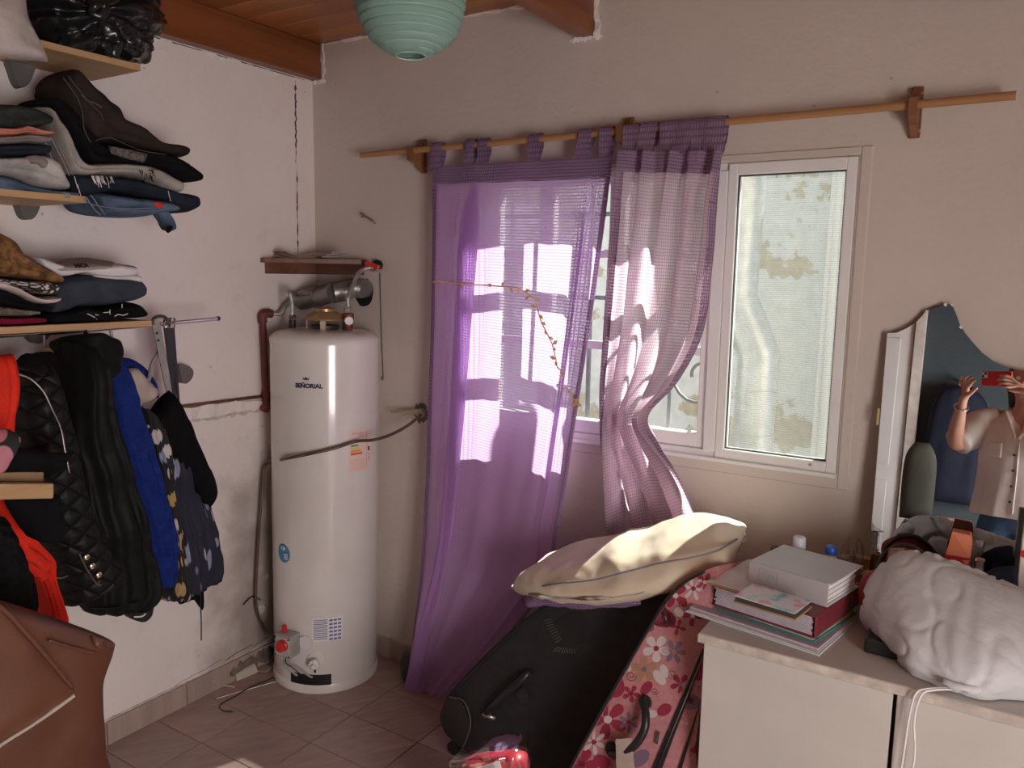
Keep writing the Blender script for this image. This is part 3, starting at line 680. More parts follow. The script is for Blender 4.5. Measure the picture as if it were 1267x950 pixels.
def wrap_text(name, s, size, a_c, z_c, m, r=HR + 0.0008, bold=0.0, parent=None, align='CENTER', rot=0.0):
    me = text_mesh(s, size, 0, bold, 0.0004, align); bm = BM(); bm.from_mesh(me); bpy.data.meshes.remove(me)
    for vv in bm.verts:
        x, y, z = vv.co; x, y = x * math.cos(rot) - y * math.sin(rot), x * math.sin(rot) + y * math.cos(rot)
        vv.co = hp(a_c + x / r, z_c + y, r + z)
    return hob(name, bm, m, parent, False)
(aL, zl), (aR, zr) = hcyl(364, 478), hcyl(401, 479)
tx = wrap_text('lettering', 'SEÑORIAL', 0.0215, (aL + aR) / 2, (zl + zr) / 2 - 0.003, MATS['ink_navy'], bold=0.0011)
dx = [vv.co for vv in tx.data.vertices]
bm = BM(); ac = aL + (aR - aL) * 0.42; zc = hcyl(380, 470)[1]
prof = [(-0.0095, 0.0), (-0.0115, 0.009), (-0.0055, 0.004), (0, 0.011), (0.0055, 0.004), (0.0115, 0.009), (0.0095, 0.0)]
prism(bm, [hp(ac + x / HR, zc + z, HR + 0.0012) for x, z in prof], hp(ac, 0, -0.001)); hob('crown_mark', bm, MATS['ink_navy'], None, False)
# efficiency label
(a0, z1), (a1, z0) = hcyl(432, 533), hcyl(459, 579)
lab = patch('efficiency_label', a0, a1, z0, z1, MATS['sticker_pink'])
w = a1 - a0; h = z1 - z0
wrap_text('lettering', 'Energía', 0.016, a0 + w * 0.32, z1 - h * 0.11, MATS['ink_pink'], HR + 0.0012, parent=lab)
wrap_text('lettering', 'B', 0.022, a0 + w * 0.84, z0 + h * 0.46, MATS['ink_black'], HR + 0.0012, 0.0006, parent=lab)
for k, (mt, l) in enumerate((('ink_green', 0.28), ('ink_yellow', 0.34), ('ink_orange', 0.40), ('ink_red', 0.46))):
    z = z1 - h * (0.36 + 0.065 * k); patch('grade_bar', a0 + w * 0.06, a0 + w * (0.06 + l), z - h * 0.026, z + h * 0.024, MATS[mt], HR + 0.0012, lab, n=3)
for k in range(7):
    z = z0 + h * (0.30 - 0.042 * k); patch('text_line', a0 + w * 0.05, a0 + w * 0.66, z, z + 0.0012, MATS['ink_pink'], HR + 0.0012, lab, n=3)
for k in range(3): patch('text_line', a0 + w * 0.82, a0 + w * 0.86, z0 + h * (0.36 - 0.06 * k), z0 + h * (0.38 - 0.06 * k), MATS['ink_black'], HR + 0.0012, lab, n=2)
patch('text_line', a0 + w * 0.72, a0 + w * 0.73, z0 + h * 0.06, z1 - h * 0.06, MATS['ink_pink'], HR + 0.0012, lab, n=2)
# instruction label
(a0, z1), (a1, z0) = hcyl(386, 767), hcyl(424, 791)
il = patch('instruction_label', a0, a1, z0, z1 + 0.004, MATS['sticker_white'], skew=0.006)
w = a1 - a0; h = z1 - z0
for k in range(11):
    z = z1 - h * (0.08 + 0.085 * k) + 0.003
    patch('text_line', a0 + w * 0.05, a0 + w * 0.50, z, z + 0.0026, MATS['ink_blue'], HR + 0.0012, il, n=4, skew=0.003)
    if k % 2 == 0:
        for q in range(3): patch('text_line', a0 + w * (0.56 + 0.14 * q), a0 + w * (0.665 + 0.14 * q), z - 0.003, z + 0.0035, MATS['ink_blue'], HR + 0.0012, il, n=2, skew=0.001)
# blue oval capacity sticker
ac, zc = hcyl(351, 684); bm = BM()
prism(bm, [hp(ac + 0.034 / HR * math.cos(t), zc + 0.036 * math.sin(t), HR + 0.001) for t in (2 * PI * k / 28 for k in range(28))], (0, 0, 0.00001)); ov = hob('oval_sticker', bm, MATS['sticker_blue'], None, False)
wrap_text('lettering', '120', 0.017, ac - 0.01, zc + 0.012, MATS['sticker_white'], HR + 0.0016, 0.0004, parent=ov)
for k in range(4): patch('text_line', ac + 0.02, ac + 0.11, zc - 0.004 - 0.006 * k, zc - 0.0005 - 0.006 * k, MATS['sticker_white'], HR + 0.0016, ov, n=2)
# burner opening, gas control, drain tap
(a0, z1), (a1, z0) = hcyl(360, 830), hcyl(410, 851)
patch('burner_opening', a0, a1, z0, z1, MATS['black_plastic'], HR + 0.001, n=16)
ac, zc = hcyl(362, 792); er = V((math.cos(ac), math.sin(ac), 0)); et = V((-er.y, er.x, 0)); ez = V((0, 0, 1))
def hbox(c, sx, sy, sz, bev=0.003):
    return obox(BM(), c - et * sx / 2 - ez * sz / 2, et * sx, er * sy, ez * sz, bev, 2)
cb = hob('gas_control', hbox(hp(ac, zc, HR), 0.076, 0.055, 0.085, 0.006), MATS['grey_box'], None, False)
hob('cover_plate', hbox(hp(ac, zc, HR + 0.054), 0.066, 0.005, 0.072, 0.002), mat('grey_plate', (0.50, 0.48, 0.45), 0.45, 0.1, 20), cb, False)
k0 = hp(ac, zc + 0.008, HR + 0.058) + et * 0.006
hob('red_knob', lathe(BM(), [(0.022, 0), (0.022, 0.006), (0.0185, 0.010), (0.0185, 0.022), (0.012, 0.026), (0, 0.026)], k0, 20, er, False), MATS['red_plastic'], cb)
hob('red_button', lathe(BM(), [(0.009, 0), (0.009, 0.026), (0.006, 0.029), (0, 0.029)], hp(ac, zc + 0.042, HR + 0.03) - et * 0.012, 12, ez, False), MATS['red_plastic'], cb)
hob('side_fitting', lathe(BM(), [(0.009, 0), (0.009, 0.02), (0.013, 0.02), (0.013, 0.032), (0, 0.032)], hp(ac, zc + 0.004, HR + 0.028) - et * 0.037, 12, -et, False), MATS['black_plastic'], cb)
for sx in (-1, 1):
    for sz in (-1, 1):
        hob('screw', lathe(BM(), [(0.0035, 0), (0.0035, 0.003), (0, 0.003)], hp(ac, zc + sz * 0.033, HR + 0.057) + et * sx * 0.03, 8, er, False), MATS['black_plastic'], cb)
hob('sensor_disc', lathe(BM(), [(0.027, 0), (0.026, 0.012), (0, 0.013)], hp(hcyl(379, 789)[0], zc + 0.004, HR - 0.004), 20, hp(hcyl(379, 789)[0], 0, 1), False), MATS['white_plastic'], cb)
bz = hcyl(380, 834)[1]
for k, (s, m_) in enumerate(((-0.022, 'grey_plastic'), (-0.002, 'black_plastic'), (0.020, 'grey_plastic'))):
    a_ = hp(ac, zc - 0.042, HR + 0.03) + et * s; b_ = hp(hcyl(368 + 9 * k, 834)[0], bz - 0.004, HR + 0.004)
    hob('pilot_tube', tube(BM(), [a_, a_ - ez * 0.03 + er * 0.006, (a_ + b_) / 2 + er * 0.02, b_ + er * 0.006, b_], 0.0035 if k != 1 else 0.002, 7, 5), MATS[m_], cb)
ad_, zd = hcyl(391, 816); er2 = hp(ad_, 0, 1)
dr = hob('drain_tap', lathe(BM(), [(0.032, -0.006), (0.032, 0.004), (0.014, 0.008), (0.014, 0.03), (0.0, 0.03)], hp(ad_, zd, HR), 20, er2, False), MATS['white_plastic'])
hob('tap_wheel', lathe(BM(), [(0.018, 0), (0.02, 0.004), (0.02, 0.014), (0.010, 0.02), (0.007, 0.03), (0, 0.03)], hp(ad_, zd, HR + 0.028), 8, er2, False), MATS['white_plastic'], dr, False)
hob('tap_spout', tube(BM(), [hp(ad_, zd, HR + 0.012), hp(ad_, zd - 0.042, HR + 0.016)], 0.004, 8), MATS['black_plastic'], dr)
# draft hood on three straps
dh = hob('draft_hood', lathe(BM(), [(0.078, 1.392), (0.080, 1.398), (0.066, 1.412), (0.046, 1.420), (0.040, 1.424), (0.040, 1.434), (0.036, 1.436), (0.0, 1.437)], (0.0, 0, 0), 40, cap=False), MATS['bronze_paint'])
hob('hood_underside', lathe(BM(), [(0.0, 1.391), (0.077, 1.393)], (0, 0, 0), 40, cap=False), MATS['black_plastic'], dh)
for a in (-0.9, -2.6, 1.0):
    hob('strap', obox(BM(), hp(a, 1.352, 0.066) - hp(a + PI / 2, 0, 0.010), hp(a + PI / 2, 0, 0.020), hp(a, 0, 0.002), V((0, 0, 0.046))), mat('beige_strap', (0.62, 0.5, 0.38), 0.5, 0.1, 10), dh, False)
hob('flue_collar', lathe(BM(), [(0.05, 1.355), (0.05, 1.372), (0, 1.372)], (0, 0, 0), 30, cap=False), mat('dark_metal', (0.08, 0.075, 0.07), 0.5, 0.2, 20, metal=0.6), dh)
# inlet nipple, outlet tee
pi_ = HI @ Y(374, 400, -0.30); pi_ = V((-0.115, -0.055, 1.352))
hob('inlet_nipple', lathe(BM(), [(0.018, 0), (0.016, 0.006), (0.013, 0.008), (0.013, 0.035), (0.0, 0.035)], pi_, 14, cap=False), MATS['black_plastic'])
hob('inlet_nut', lathe(BM(), [(0.013, 0.035), (0.015, 0.036), (0.015, 0.05), (0.008, 0.054), (0, 0.054)], pi_, 6, cap=False), MATS['chrome'], None, False)
po = V((0.088, 0.030, 1.354))
tee = hob('outlet_tee', lathe(BM(), [(0.016, 0), (0.018, 0.012), (0.0165, 0.014), (0.0165, 0.040), (0.021, 0.042), (0.021, 0.066), (0.0, 0.066)], po, 16, cap=False), MATS['rust_pipe'])
hob('tee_branch', lathe(BM(), [(0.017, 0), (0.017, 0.022), (0, 0.022)], po + V((0, 0, 0.04)), 14, V((0.75, -0.65, 0)), False), MATS['rust_pipe'], tee)
hob('relief_cap', lathe(BM(), [(0.017, 0.018), (0.018, 0.024), (0.015, 0.034), (0.006, 0.034), (0.005, 0.03), (0, 0.03)], po + V((0, 0, 0.04)), 8, V((0.75, -0.65, 0)), False), MATS['sticker_white'], tee, False)
hob('outlet_nut', lathe(BM(), [(0.012, 0.066), (0.0165, 0.068), (0.0165, 0.086), (0.009, 0.09), (0, 0.09)], po, 6, cap=False), MATS['chrome'], None, False)

# flue pipe, water and gas lines round the heater
mat('flue_grey', (0.30, 0.29, 0.275), 0.35, 0.15, 20, 0.1, 60, metal=0.7)
fl = thing('flue_elbow', 'short grey metal flue elbow running into the wall above the water heater', 'flue pipe', Y(448, 358, 0))
fa, fb, fc, fd = Y(452, 357, 0.0), Y(446, 357, -0.045), Y(412, 362, -0.13), Y(371, 372, -0.14)
obj('flue_segment', tube(BM(), [fa, fb], 0.037, 24), MATS['flue_grey'], fl, True, 40)
obj('flue_segment', tube(BM(), [fb, fb + V((-0.02, -0.02, 0.002)), fc.lerp(fb, 0.45)], 0.038, 24, 4), MATS['flue_grey'], fl, True, 40)
obj('flue_segment', tube(BM(), [fc.lerp(fb, 0.5), fc], 0.0395, 24), MATS['flue_grey'], fl, True, 40)
obj('flue_segment', tube(BM(), [fc, fc.lerp(fd, 0.95), fd], lambda t: 0.038 if t < 0.9 else 0.034, 24), MATS['flue_grey'], fl, True, 40)
for p, t in ((fc, fd - fc), (fc.lerp(fd, 0.42), fd - fc), (fc.lerp(fb, 0.5), fb - fc)):
    t.normalize(); obj('crimp_ring', tube(BM(), [p - t * 0.004, p + t * 0.004], 0.041, 24), MATS['flue_grey'], fl, True, 40)
rnd = random.Random(5); c0 = Y(450, 359, 0); bm = BM()
prism(bm, [(c0.x + (0.046 + 0.008 * rnd.random()) * math.cos(t), -0.0006, c0.z - 0.006 + (0.05 + 0.010 * rnd.random()) * math.sin(t)) for t in (2 * PI * k / 22 for k in range(22))], (0, -0.001, 0)); obj('flue_hole', bm, MATS['black_plastic'], wb)
cp = thing('cold_water_pipe', 'dark red iron water pipe rising from the ledge to a flexible hose', 'pipe', (0.03, -0.274, 1.05))
px_ = 0.026
p1, p2 = X(330, 500, px_), X(325, 392, px_)
obj('riser', tube(BM(), [p1, p2], 0.0125, 14), MATS['rust_pipe'], cp, True, 40)
obj('lower_fitting', tube(BM(), [p1 + V((-0.02, 0, -0.012)), p1 + V((0, 0, -0.012)), p1 + V((0, 0, 0.05))], 0.017, 14, 4), MATS['rust_pipe'], cp, True, 40)
elb = obj('elbow', tube(BM(), [p2 + V((0, 0, -0.022)), p2 + V((0, 0, 0.004)), p2 + V((0.004, 0.012, 0.012)), p2 + V((0.008, 0.036, 0.012))], 0.017, 14, 4), MATS['rust_pipe'], cp, True, 40)
e0 = p2 + V((0.009, 0.036, 0.012)); e3 = HM @ (pi_ + V((0, 0, 0.052)))
mat('braided_hose', (0.50, 0.49, 0.47), 0.35, 0.25, 200, 0.3, 300, metal=0.8)
obj('flexible_hose', tube(BM(), [e0, e0 + V((0.012, 0.03, -0.002)), X(352, 381, 0.05), X(366, 366, 0.06), e3 + V((-0.012, 0.002, 0.085)), e3 + V((0.0, 0.0, 0.05)), e3], 0.0075, 10, 8), MATS['braided_hose'], cp, True)
hw = thing('hot_water_hose', 'silver flexible hose with a red-levered ball valve at the wall above the heater', 'hose', Y(468, 332, 0))
vv_ = Y(463, 331, -0.035); h0 = HM @ (po + V((0, 0, 0.088)))
obj('flexible_hose', tube(BM(), [h0, h0 + V((0, 0, 0.04)), Y(437, 352, -0.12), Y(443, 339, -0.09), Y(451, 333, -0.06), vv_], 0.008, 10, 8), MATS['braided_hose'], hw, True)
obj('ball_valve', tube(BM(), [vv_ + V((-0.012, -0.004, 0)), vv_, Y(468, 332, -0.001)], lambda t: 0.016 if 0.2 < t < 0.8 else 0.013, 12), MATS['chrome'], hw, True, 40)
obj('red_lever', obox(BM(), vv_ + V((-0.022, -0.018, 0.010)), V((0.062, 0.006, -0.018)), V((0.002, -0.016, 0)), V((0.004, 0, 0.016)), 0.002), MATS['red_plastic'], hw)
obj('black_sleeve', tube(BM(), [Y(466, 327, -0.022), Y(469, 328, -0.001)], 0.019, 12), MATS['black_plastic'], hw, True, 40)
# gas tap and tube
gt = thing('gas_tap', 'old brass gas tap set in a burnt hole in the wall right of the heater', 'tap', Y(520, 511, 0))
g0 = Y(519, 511, -0.012)
rnd = random.Random(9); bm = BM()
prism(bm, [(g0.x + (0.028 + 0.014 * rnd.random()) * math.cos(t), -0.0006, g0.z + (0.032 + 0.016 * rnd.random()) * math.sin(t)) for t in (2 * PI * k / 24 for k in range(24))], (0, -0.0012, 0)); obj('burnt_hole', bm, MATS['soot'], wb)
obj('wall_flange', lathe(BM(), [(0.02, 0), (0.018, 0.006), (0.012, 0.008), (0.012, 0.024), (0, 0.024)], (g0.x, -0.0005, g0.z), 16, V((0, -1, 0)), False), mat('old_brass', (0.42, 0.34, 0.25), 0.5, 0.3, 30, metal=0.5), gt, True, 40)
obj('tap_body', tube(BM(), [Y(520, 509, -0.03), Y(508, 509, -0.035), Y(498, 511, -0.04)], 0.010, 10), MATS['old_brass'], gt, True, 40)
obj('tap_lever', obox(BM(), Y(499, 507, -0.04), Y(484, 508, -0.045) - Y(499, 507, -0.04), V((0, -0.006, 0)), V((0, 0, -0.010)), 0.002), MATS['old_brass'], gt)
gt = thing('gas_tube', 'thin bronze gas tube crossing in front of the heater and dropping beside it', 'pipe', Y(505, 526, -0.09))
gp = [Y(521, 513, -0.03)] + [Y(*p) for p in ((505, 526, -0.09), (485, 537, -0.16), (463, 544, -0.26))]
for (qx, qy) in ((440, 546), (415, 554), (385, 561), (355, 567)):
    a, z = hcyl(qx, qy, HR + 0.022); gp.append(HM @ hp(a, z, HR + 0.022))
gp += [X(333, 572, 0.045), X(327, 578, 0.042), X(325, 600, 0.04), X(321, 650, 0.035), X(317, 720, 0.03), X(318, 755, 0.03), X(328, 780, 0.035), HM @ (hp(ac, zc + 0.004, HR + 0.028) - et * 0.068)]
obj('gas_tube', tube(BM(), gp, 0.0058, 9, 8), MATS['copper_tube'], gt, True)
obj('old_tube_loop', tube(BM(), [X(322, 742, 0.005), X(312, 738, 0.008), X(301, 748, 0.005)], 0.003, 6, 6), MATS['black_plastic'], gt, True)
# little wall hook and the loose wire hanging from the valve
hk = thing('wall_hook', 'small rusty hook screwed into the wall above the corner shelf', 'hook', Y(455, 268, 0))
obj('hook_stem', tube(BM(), [Y(446, 263, 0), Y(450, 266, -0.02), Y(461, 273, -0.03), Y(464, 276, -0.022)], 0.004, 8, 4), mat('rusty_hook', (0.35, 0.25, 0.19), 0.6, 0.4, 60, metal=0.4), hk, True)
obj('hook_plate', box(BM(), Y(449, 268, -0.002) - V((0.012, 0, 0.004)), Y(449, 268, -0.002) + V((0.014, 0.0018, 0.006)), 0.001), MATS['rusty_hook'], hk)
tag(obj('wire', tube(BM(), [Y(470, 338, -0.004), Y(471, 380, -0.005), Y(472, 420, -0.004), Y(474, 467, -0.005), Y(471, 466, -0.006)], 0.0014, 5, 5), MATS['black_plastic'], None, True), 'thin black wire hanging down the wall from the red valve', 'wire')

# corner shelf above it
wood('shelf_dark', (0.10, 0.035, 0.02), (0.22, 0.09, 0.055), 0, 14, 0.4)
cs = thing('corner_shelf', 'small dark wooden corner shelf on two cleats above the water heater', 'shelf', (0.1, -0.1, 1.585))
zt = 1.600; bm = BM()
prism(bm, [(0.001, -0.001, zt), (0.001, -0.285, zt), (0.03, -0.29, zt), (0.285, -0.04, zt), (0.285, -0.001, zt)], (0, 0, 0.017)); obj('board', bm, MATS['shelf_dark'], cs)
obj('cleat', box(BM(), (0.0005, -0.265, zt - 0.042), (0.018, -0.004, zt), 0.001), MATS['shelf_dark'], cs)
obj('cleat', box(BM(), (0.019, -0.018, zt - 0.042), (0.265, -0.0005, zt), 0.001), MATS['shelf_dark'], cs)
mat('kraft_paper', (0.42, 0.32, 0.25), 0.8, 0.15, 20); mat('grey_paper', (0.5, 0.45, 0.42), 0.8, 0.1)
for k, (c, a, s, mt, lb) in enumerate(((V((0.07, -0.17, 0)), 0.9, (0.15, 0.09), 'kraft_paper', 'brown paper sheets lying at the left of the corner shelf'), (V((0.16, -0.08, 0)), -0.7, (0.14, 0.07), 'grey_paper', 'pale curled papers lying at the right of the corner shelf'))):
    o = thing('paper_stack', lb, 'paper', c + V((0, 0, zt + 0.017)), 'papers on the corner shelf')
    for q in range(3):
        aa = a + 0.25 * q; ex_ = V((math.cos(aa), math.sin(aa), 0)); ey_ = V((-ex_.y, ex_.x, 0)); rings = []
        for i in range(9):
            u = i / 8 - 0.5; z = zt + 0.0185 + 0.003 * q + 0.016 * (0.4 + q * 0.35) * (2 * u) ** 2
            rings.append([c + ex_ * s[0] * u + ey_ * s[1] * w_ + V((0, 0, z + dz)) for w_, dz in ((-0.5, 0), (0.5, 0), (0.5, 0.0015), (-0.5, 0.0015))])
        bm = BM(); loft(bm, rings); obj('sheet', bm, MATS[mt], o)
# clutter on the floor beside the heater
mat('beige_plastic', (0.55, 0.50, 0.42), 0.5, 0.1, 12)
c = Z(300, 834, 0.0); ex_ = (Z(325, 826, 0) - Z(296, 838, 0)).normalized(); ey_ = V((-ex_.y, ex_.x, 0)); rings = []
for i in range(13):
    t = PI * i / 12; rings.append([c + ex_ * (0.045 * s) + ey_ * (0.034 * math.cos(t) * rr) + V((0, 0, 0.001 + 0.034 * math.sin(t) * rr)) for s, rr in ((-1, 1), (1, 1), (1, 0.93), (-1, 0.93))])
bm = BM(); loft(bm, rings); tag(obj('plastic_cover', bm, MATS['beige_plastic']), 'curved beige plastic cover lying on the floor by the heater', 'plastic cover')
c2 = Z(322, 829, 0.0)
tag(obj('cardboard_scrap', obox(BM(), c2 + V((-0.035, -0.03, 0.001)), V((0.08, 0.02, 0.006)), V((-0.015, 0.05, 0.0)), V((0, 0, 0.004)), 0.001), MATS['kraft_paper']), 'scrap of card lying between the beige cover and the heater', 'scrap')
tag(obj('white_wire', tube(BM(), [X(264, 843, 0.012), Z(265, 848, 0.003), Z(278, 848, 0.003), Z(290, 850, 0.003)], 0.0022, 6), MATS['white_plastic']), 'bent bit of white wire at the foot of the skirting', 'wire')
tag(obj('black_wire', tube(BM(), [Z(340, 838, 0.003), Z(310, 850, 0.004), Z(290, 862, 0.003), Z(272, 872, 0.003), Z(276, 879, 0.003), Z(288, 880, 0.003)], 0.0018, 6, 5), MATS['black_plastic']), 'kinked black wire lying on the floor tiles', 'wire')
tag(obj('string', tube(BM(), [Z(345, 842, 0.002), Z(320, 849, 0.002), Z(295, 856, 0.002), Z(268, 864, 0.002)], 0.0014, 5, 5), MATS['sticker_white']), 'white string lying on the floor tiles', 'string')

# paper lantern
m, nt, b = new_mat('lantern_paper')
b.inputs['Base Color'].default_value = (0.36, 0.58, 0.50, 1); b.inputs['Roughness'].default_value = 0.8
b.inputs['Transmission Weight'].default_value = 0.0
out = nt.nodes['Material Output']; t = nd(nt, 'ShaderNodeBsdfTranslucent', Color=(0.40, 0.66, 0.56, 1)); mx = nd(nt, 'ShaderNodeMixShader', Fac=0.35)
nt.links.new(b.outputs[0], mx.inputs[1]); nt.links.new(t.outputs[0], mx.inputs[2]); nt.links.new(mx.outputs[0], out.inputs['Surface'])
v = coords(nt); n1 = nd(nt, 'ShaderNodeTexNoise', Scale=60.0, Detail=3.0); nt.links.new(v, n1.inputs['Vector']); bump(nt, b, n1.outputs['Fac'], 0.25, 0.006)
LC = CAM + ray(508, 2) * 2.03; LR = 0.139
ln = thing('paper_lantern', 'mint green ribbed round paper lantern hanging from the ceiling', 'lantern', LC)
bm = BM(); prof = []; nr = 17; a0, a1 = math.radians(16.5), math.radians(163.5)
for i in range(nr):
    for q in range(6):
        if i == nr - 1 and q: break
        t = a0 + (a1 - a0) * (i + q / 6) / (nr - 1); bulge = 1 + 0.055 * math.sin(PI * q / 6) ** 0.8 - 0.03
        prof.append((LR * math.sin(t) * bulge, -LR * math.cos(t) * (1 + 0.0 * bulge)))
lathe(bm, prof, LC, 64, cap=False)
for vv in bm.verts: vv.co += (vv.co - LC).normalized() * 0.0030 * fbm(V((vv.co.x, vv.co.y, vv.co.z * 0.5)), 40, 2)
shade = obj('paper_shade', bm, MATS['lantern_paper'], ln, True)
mat('wire', (0.50, 0.66, 0.59), 0.5, 0.05)
bm = BM()
for i in range(nr):
    t = a0 + (a1 - a0) * i / (nr - 1); rr = LR * math.sin(t) * 0.985; z = LC.z - LR * math.cos(t)
    tube(bm, [(LC.x + rr * math.cos(q), LC.y + rr * math.sin(q), z) for q in (2 * PI * k / 48 for k in range(49))], 0.0011 if 0 < i < nr - 1 else 0.002, 5)
obj('wire_ribs', bm, MATS['wire'], ln, True)
obj('cord', tube(BM(), [LC + V((0, 0, LR * 0.7)), (LC.x, LC.y, 2.452)], 0.003, 8), MATS['sticker_white'], ln, True)
obj('socket', lathe(BM(), [(0.0, -0.01), (0.019, -0.01), (0.021, 0.04), (0.012, 0.055), (0, 0.055)], LC + V((0, 0, 0.06)), 16, cap=False), MATS['white_plastic'], ln, True, 40)

# ---------------------------------------------------------------- dresser, mirror and what stands on it
mat('dresser_white', (0.60, 0.57, 0.525), 0.42, 0.05, 5); mat('dresser_edge', (0.55, 0.49, 0.43), 0.6, 0.25, 30); mat('dark_gap', (0.012, 0.01, 0.01), 0.9)
DZ = 0.75; DX = 1.872; DY = -0.63
ds = thing('dresser', 'low white laminate dresser with scuffed top under the mirror', 'dresser', (2.6, -0.35, 0))
obj('top', box(BM(), (DX, DY, DZ - 0.022), (3.45, -0.035, DZ), 0.002), MATS['dresser_white'], ds)
obj('edge_strip', box(BM(), (DX, DY - 0.0015, DZ - 0.021), (3.45, DY, DZ - 0.001), 0.0), MATS['dresser_edge'], ds)
obj('body', box(BM(), (DX + 0.030, DY + 0.030, 0.0), (3.43, -0.05, DZ - 0.022), 0.0), MATS['dark_gap'], ds)
obj('side_panel', box(BM(), (DX + 0.012, DY + 0.012, 0.0), (DX + 0.030, -0.045, DZ - 0.022), 0.001), MATS['dresser_white'], ds)
xj = Y(1107, 860, DY).x
for xa, xb in ((DX + 0.012, xj - 0.004), (xj + 0.004, 2.86), (2.868, 3.43)):
    d_ = obj('door', box(BM(), (xa, DY + 0.008, 0.05), (xb, DY + 0.026, DZ - 0.026), 0.0015), MATS['dresser_white'], ds)
    if xa > xj: obj('screw_hole', lathe(BM(), [(0.003, 0), (0.003, 0.001), (0, 0.001)], Y(1239, 892, DY + 0.008) if xb < 2.9 else V((xb - 0.05, DY + 0.008, 0.6)), 8, V((0, -1, 0))), MATS['dark_gap'], d_)

# mirror: one frameless sheet with a wavy top, leaning back on the wall
m, nt, b = new_mat('mirror_silver'); b.inputs['Metallic'].default_value = 1; b.inputs['Roughness'].default_value = 0.0; b.inputs['Base Color'].default_value = (0.80, 0.82, 0.83, 1)
mat('mirror_edge', (0.06, 0.05, 0.045), 0.5)
MN = -ray(1214, 464).normalized(); MP = V((2.2, -0.09, 0.8))
def MI(px, py): return onplane(px, py, MP, MN)
bl = MI(1078, 655); down = (MI(1078, 655) - MI(1098, 412)).normalized(); sz = (bl.z - DZ - 0.001) / -down.z
b0 = bl + down * sz; rx_ = V((-MN.y, MN.x, 0)).normalized(); rx_ = -rx_ if rx_.x < 0 else rx_
out_ = [b0] + [MI(*p) for p in ((1098, 412), (1110, 411.5), (1122, 406), (1133, 399), (1141, 391), (1146, 384), (1150, 383.5), (1158, 380), (1166, 377), (1176, 376), (1180, 381), (1184, 391), (1188, 402), (1195, 413), (1205, 425), (1215, 436), (1228, 446), (1240, 452), (1255, 457), (1268, 459.5))]
pk = MI(1268, 459.5)
out_ += [pk + rx_ * 0.09 + V((0, 0, 0.004)), pk + rx_ * 0.2 + V((0, 0, 0.035)), pk + rx_ * 0.27 + V((0, 0, 0.10)), pk + rx_ * 0.34 + V((0, 0, 0.125)), pk + rx_ * 0.40 + V((0, 0, 0.06)), pk + rx_ * 0.50 + V((0, 0, 0.05))]
def flat_(p): return p - MN * (p - MP).dot(MN)
out_ = [flat_(p) for p in out_]
e_ = b0 + rx_ * ((out_[-1] - b0).dot(rx_)); e_.z = b0.z; e_ = flat_(e_); out_.append(e_)
mi = thing('mirror', 'frameless wavy-topped mirror with chipped edges leaning on the wall behind the dresser', 'mirror', (2.4, -0.1, DZ))
mb_ = obj('backing', prism(BM(), out_, -MN * 0.006), MATS['mirror_edge'], mi)
obj('silvered_face', prism(BM(), [p + MN * 0.0001 for p in out_], MN * 0.0012), MATS['mirror_silver'], mi)
for p, r in (((1170, 377), 0.005), (1186, 393) and ((1189, 405), 0.0045), ((1147, 385), 0.004), ((1178, 377), 0.004)):
    c = MI(*p) + MN * 0.0016; bm = BM(); rr = random.Random(int(p[0]))
    prism(bm, [c + rx_ * r * (0.6 + 0.6 * rr.random()) * math.cos(t) + down * r * (0.5 + 0.5 * rr.random()) * math.sin(t) for t in (2 * PI * k / 9 for k in range(9))], MN * 0.001); obj('chip', bm, MATS['sticker_white'], mi)
obj('edge_clip', obox(BM(), MI(1086, 505) + MN * 0.002, rx_ * 0.006, down * 0.045, MN * 0.002), mat('tape_yellow', (0.55, 0.40, 0.2), 0.6), mi)

# books and papers
def flat_stack(corner, ed, el, wd_, wl_, z0, th): return obox(BM(), V((corner.x, corner.y, z0)), ed * el, wd_ * wl_, V((0, 0, th)))
mat('page_white', (0.80, 0.78, 0.76), 0.8, 0.04, 50); mat('page_lilac', (0.50, 0.45, 0.52), 0.8, 0.1, 60); mat('maroon', (0.22, 0.035, 0.05), 0.22, 0.15, 10, 0.3, 20); mat('teal', (0.05, 0.28, 0.23), 0.5, 0.15, 15)
mat('pale_blue', (0.62, 0.68, 0.74), 0.3, 0.05, 8); mat('grey_spine', (0.47, 0.45, 0.46), 0.35, 0.05, 8); mat('tan_card', (0.36, 0.23, 0.10), 0.6, 0.15, 20); mat('dark_card', (0.05, 0.045, 0.04), 0.6)
uD = (Z(1066, 752, DZ) - Z(1006, 800, DZ)); uD.z = 0; uD.normalize(); uW = V((-uD.y, uD.x, 0))
A = Z(1006, 802, DZ)
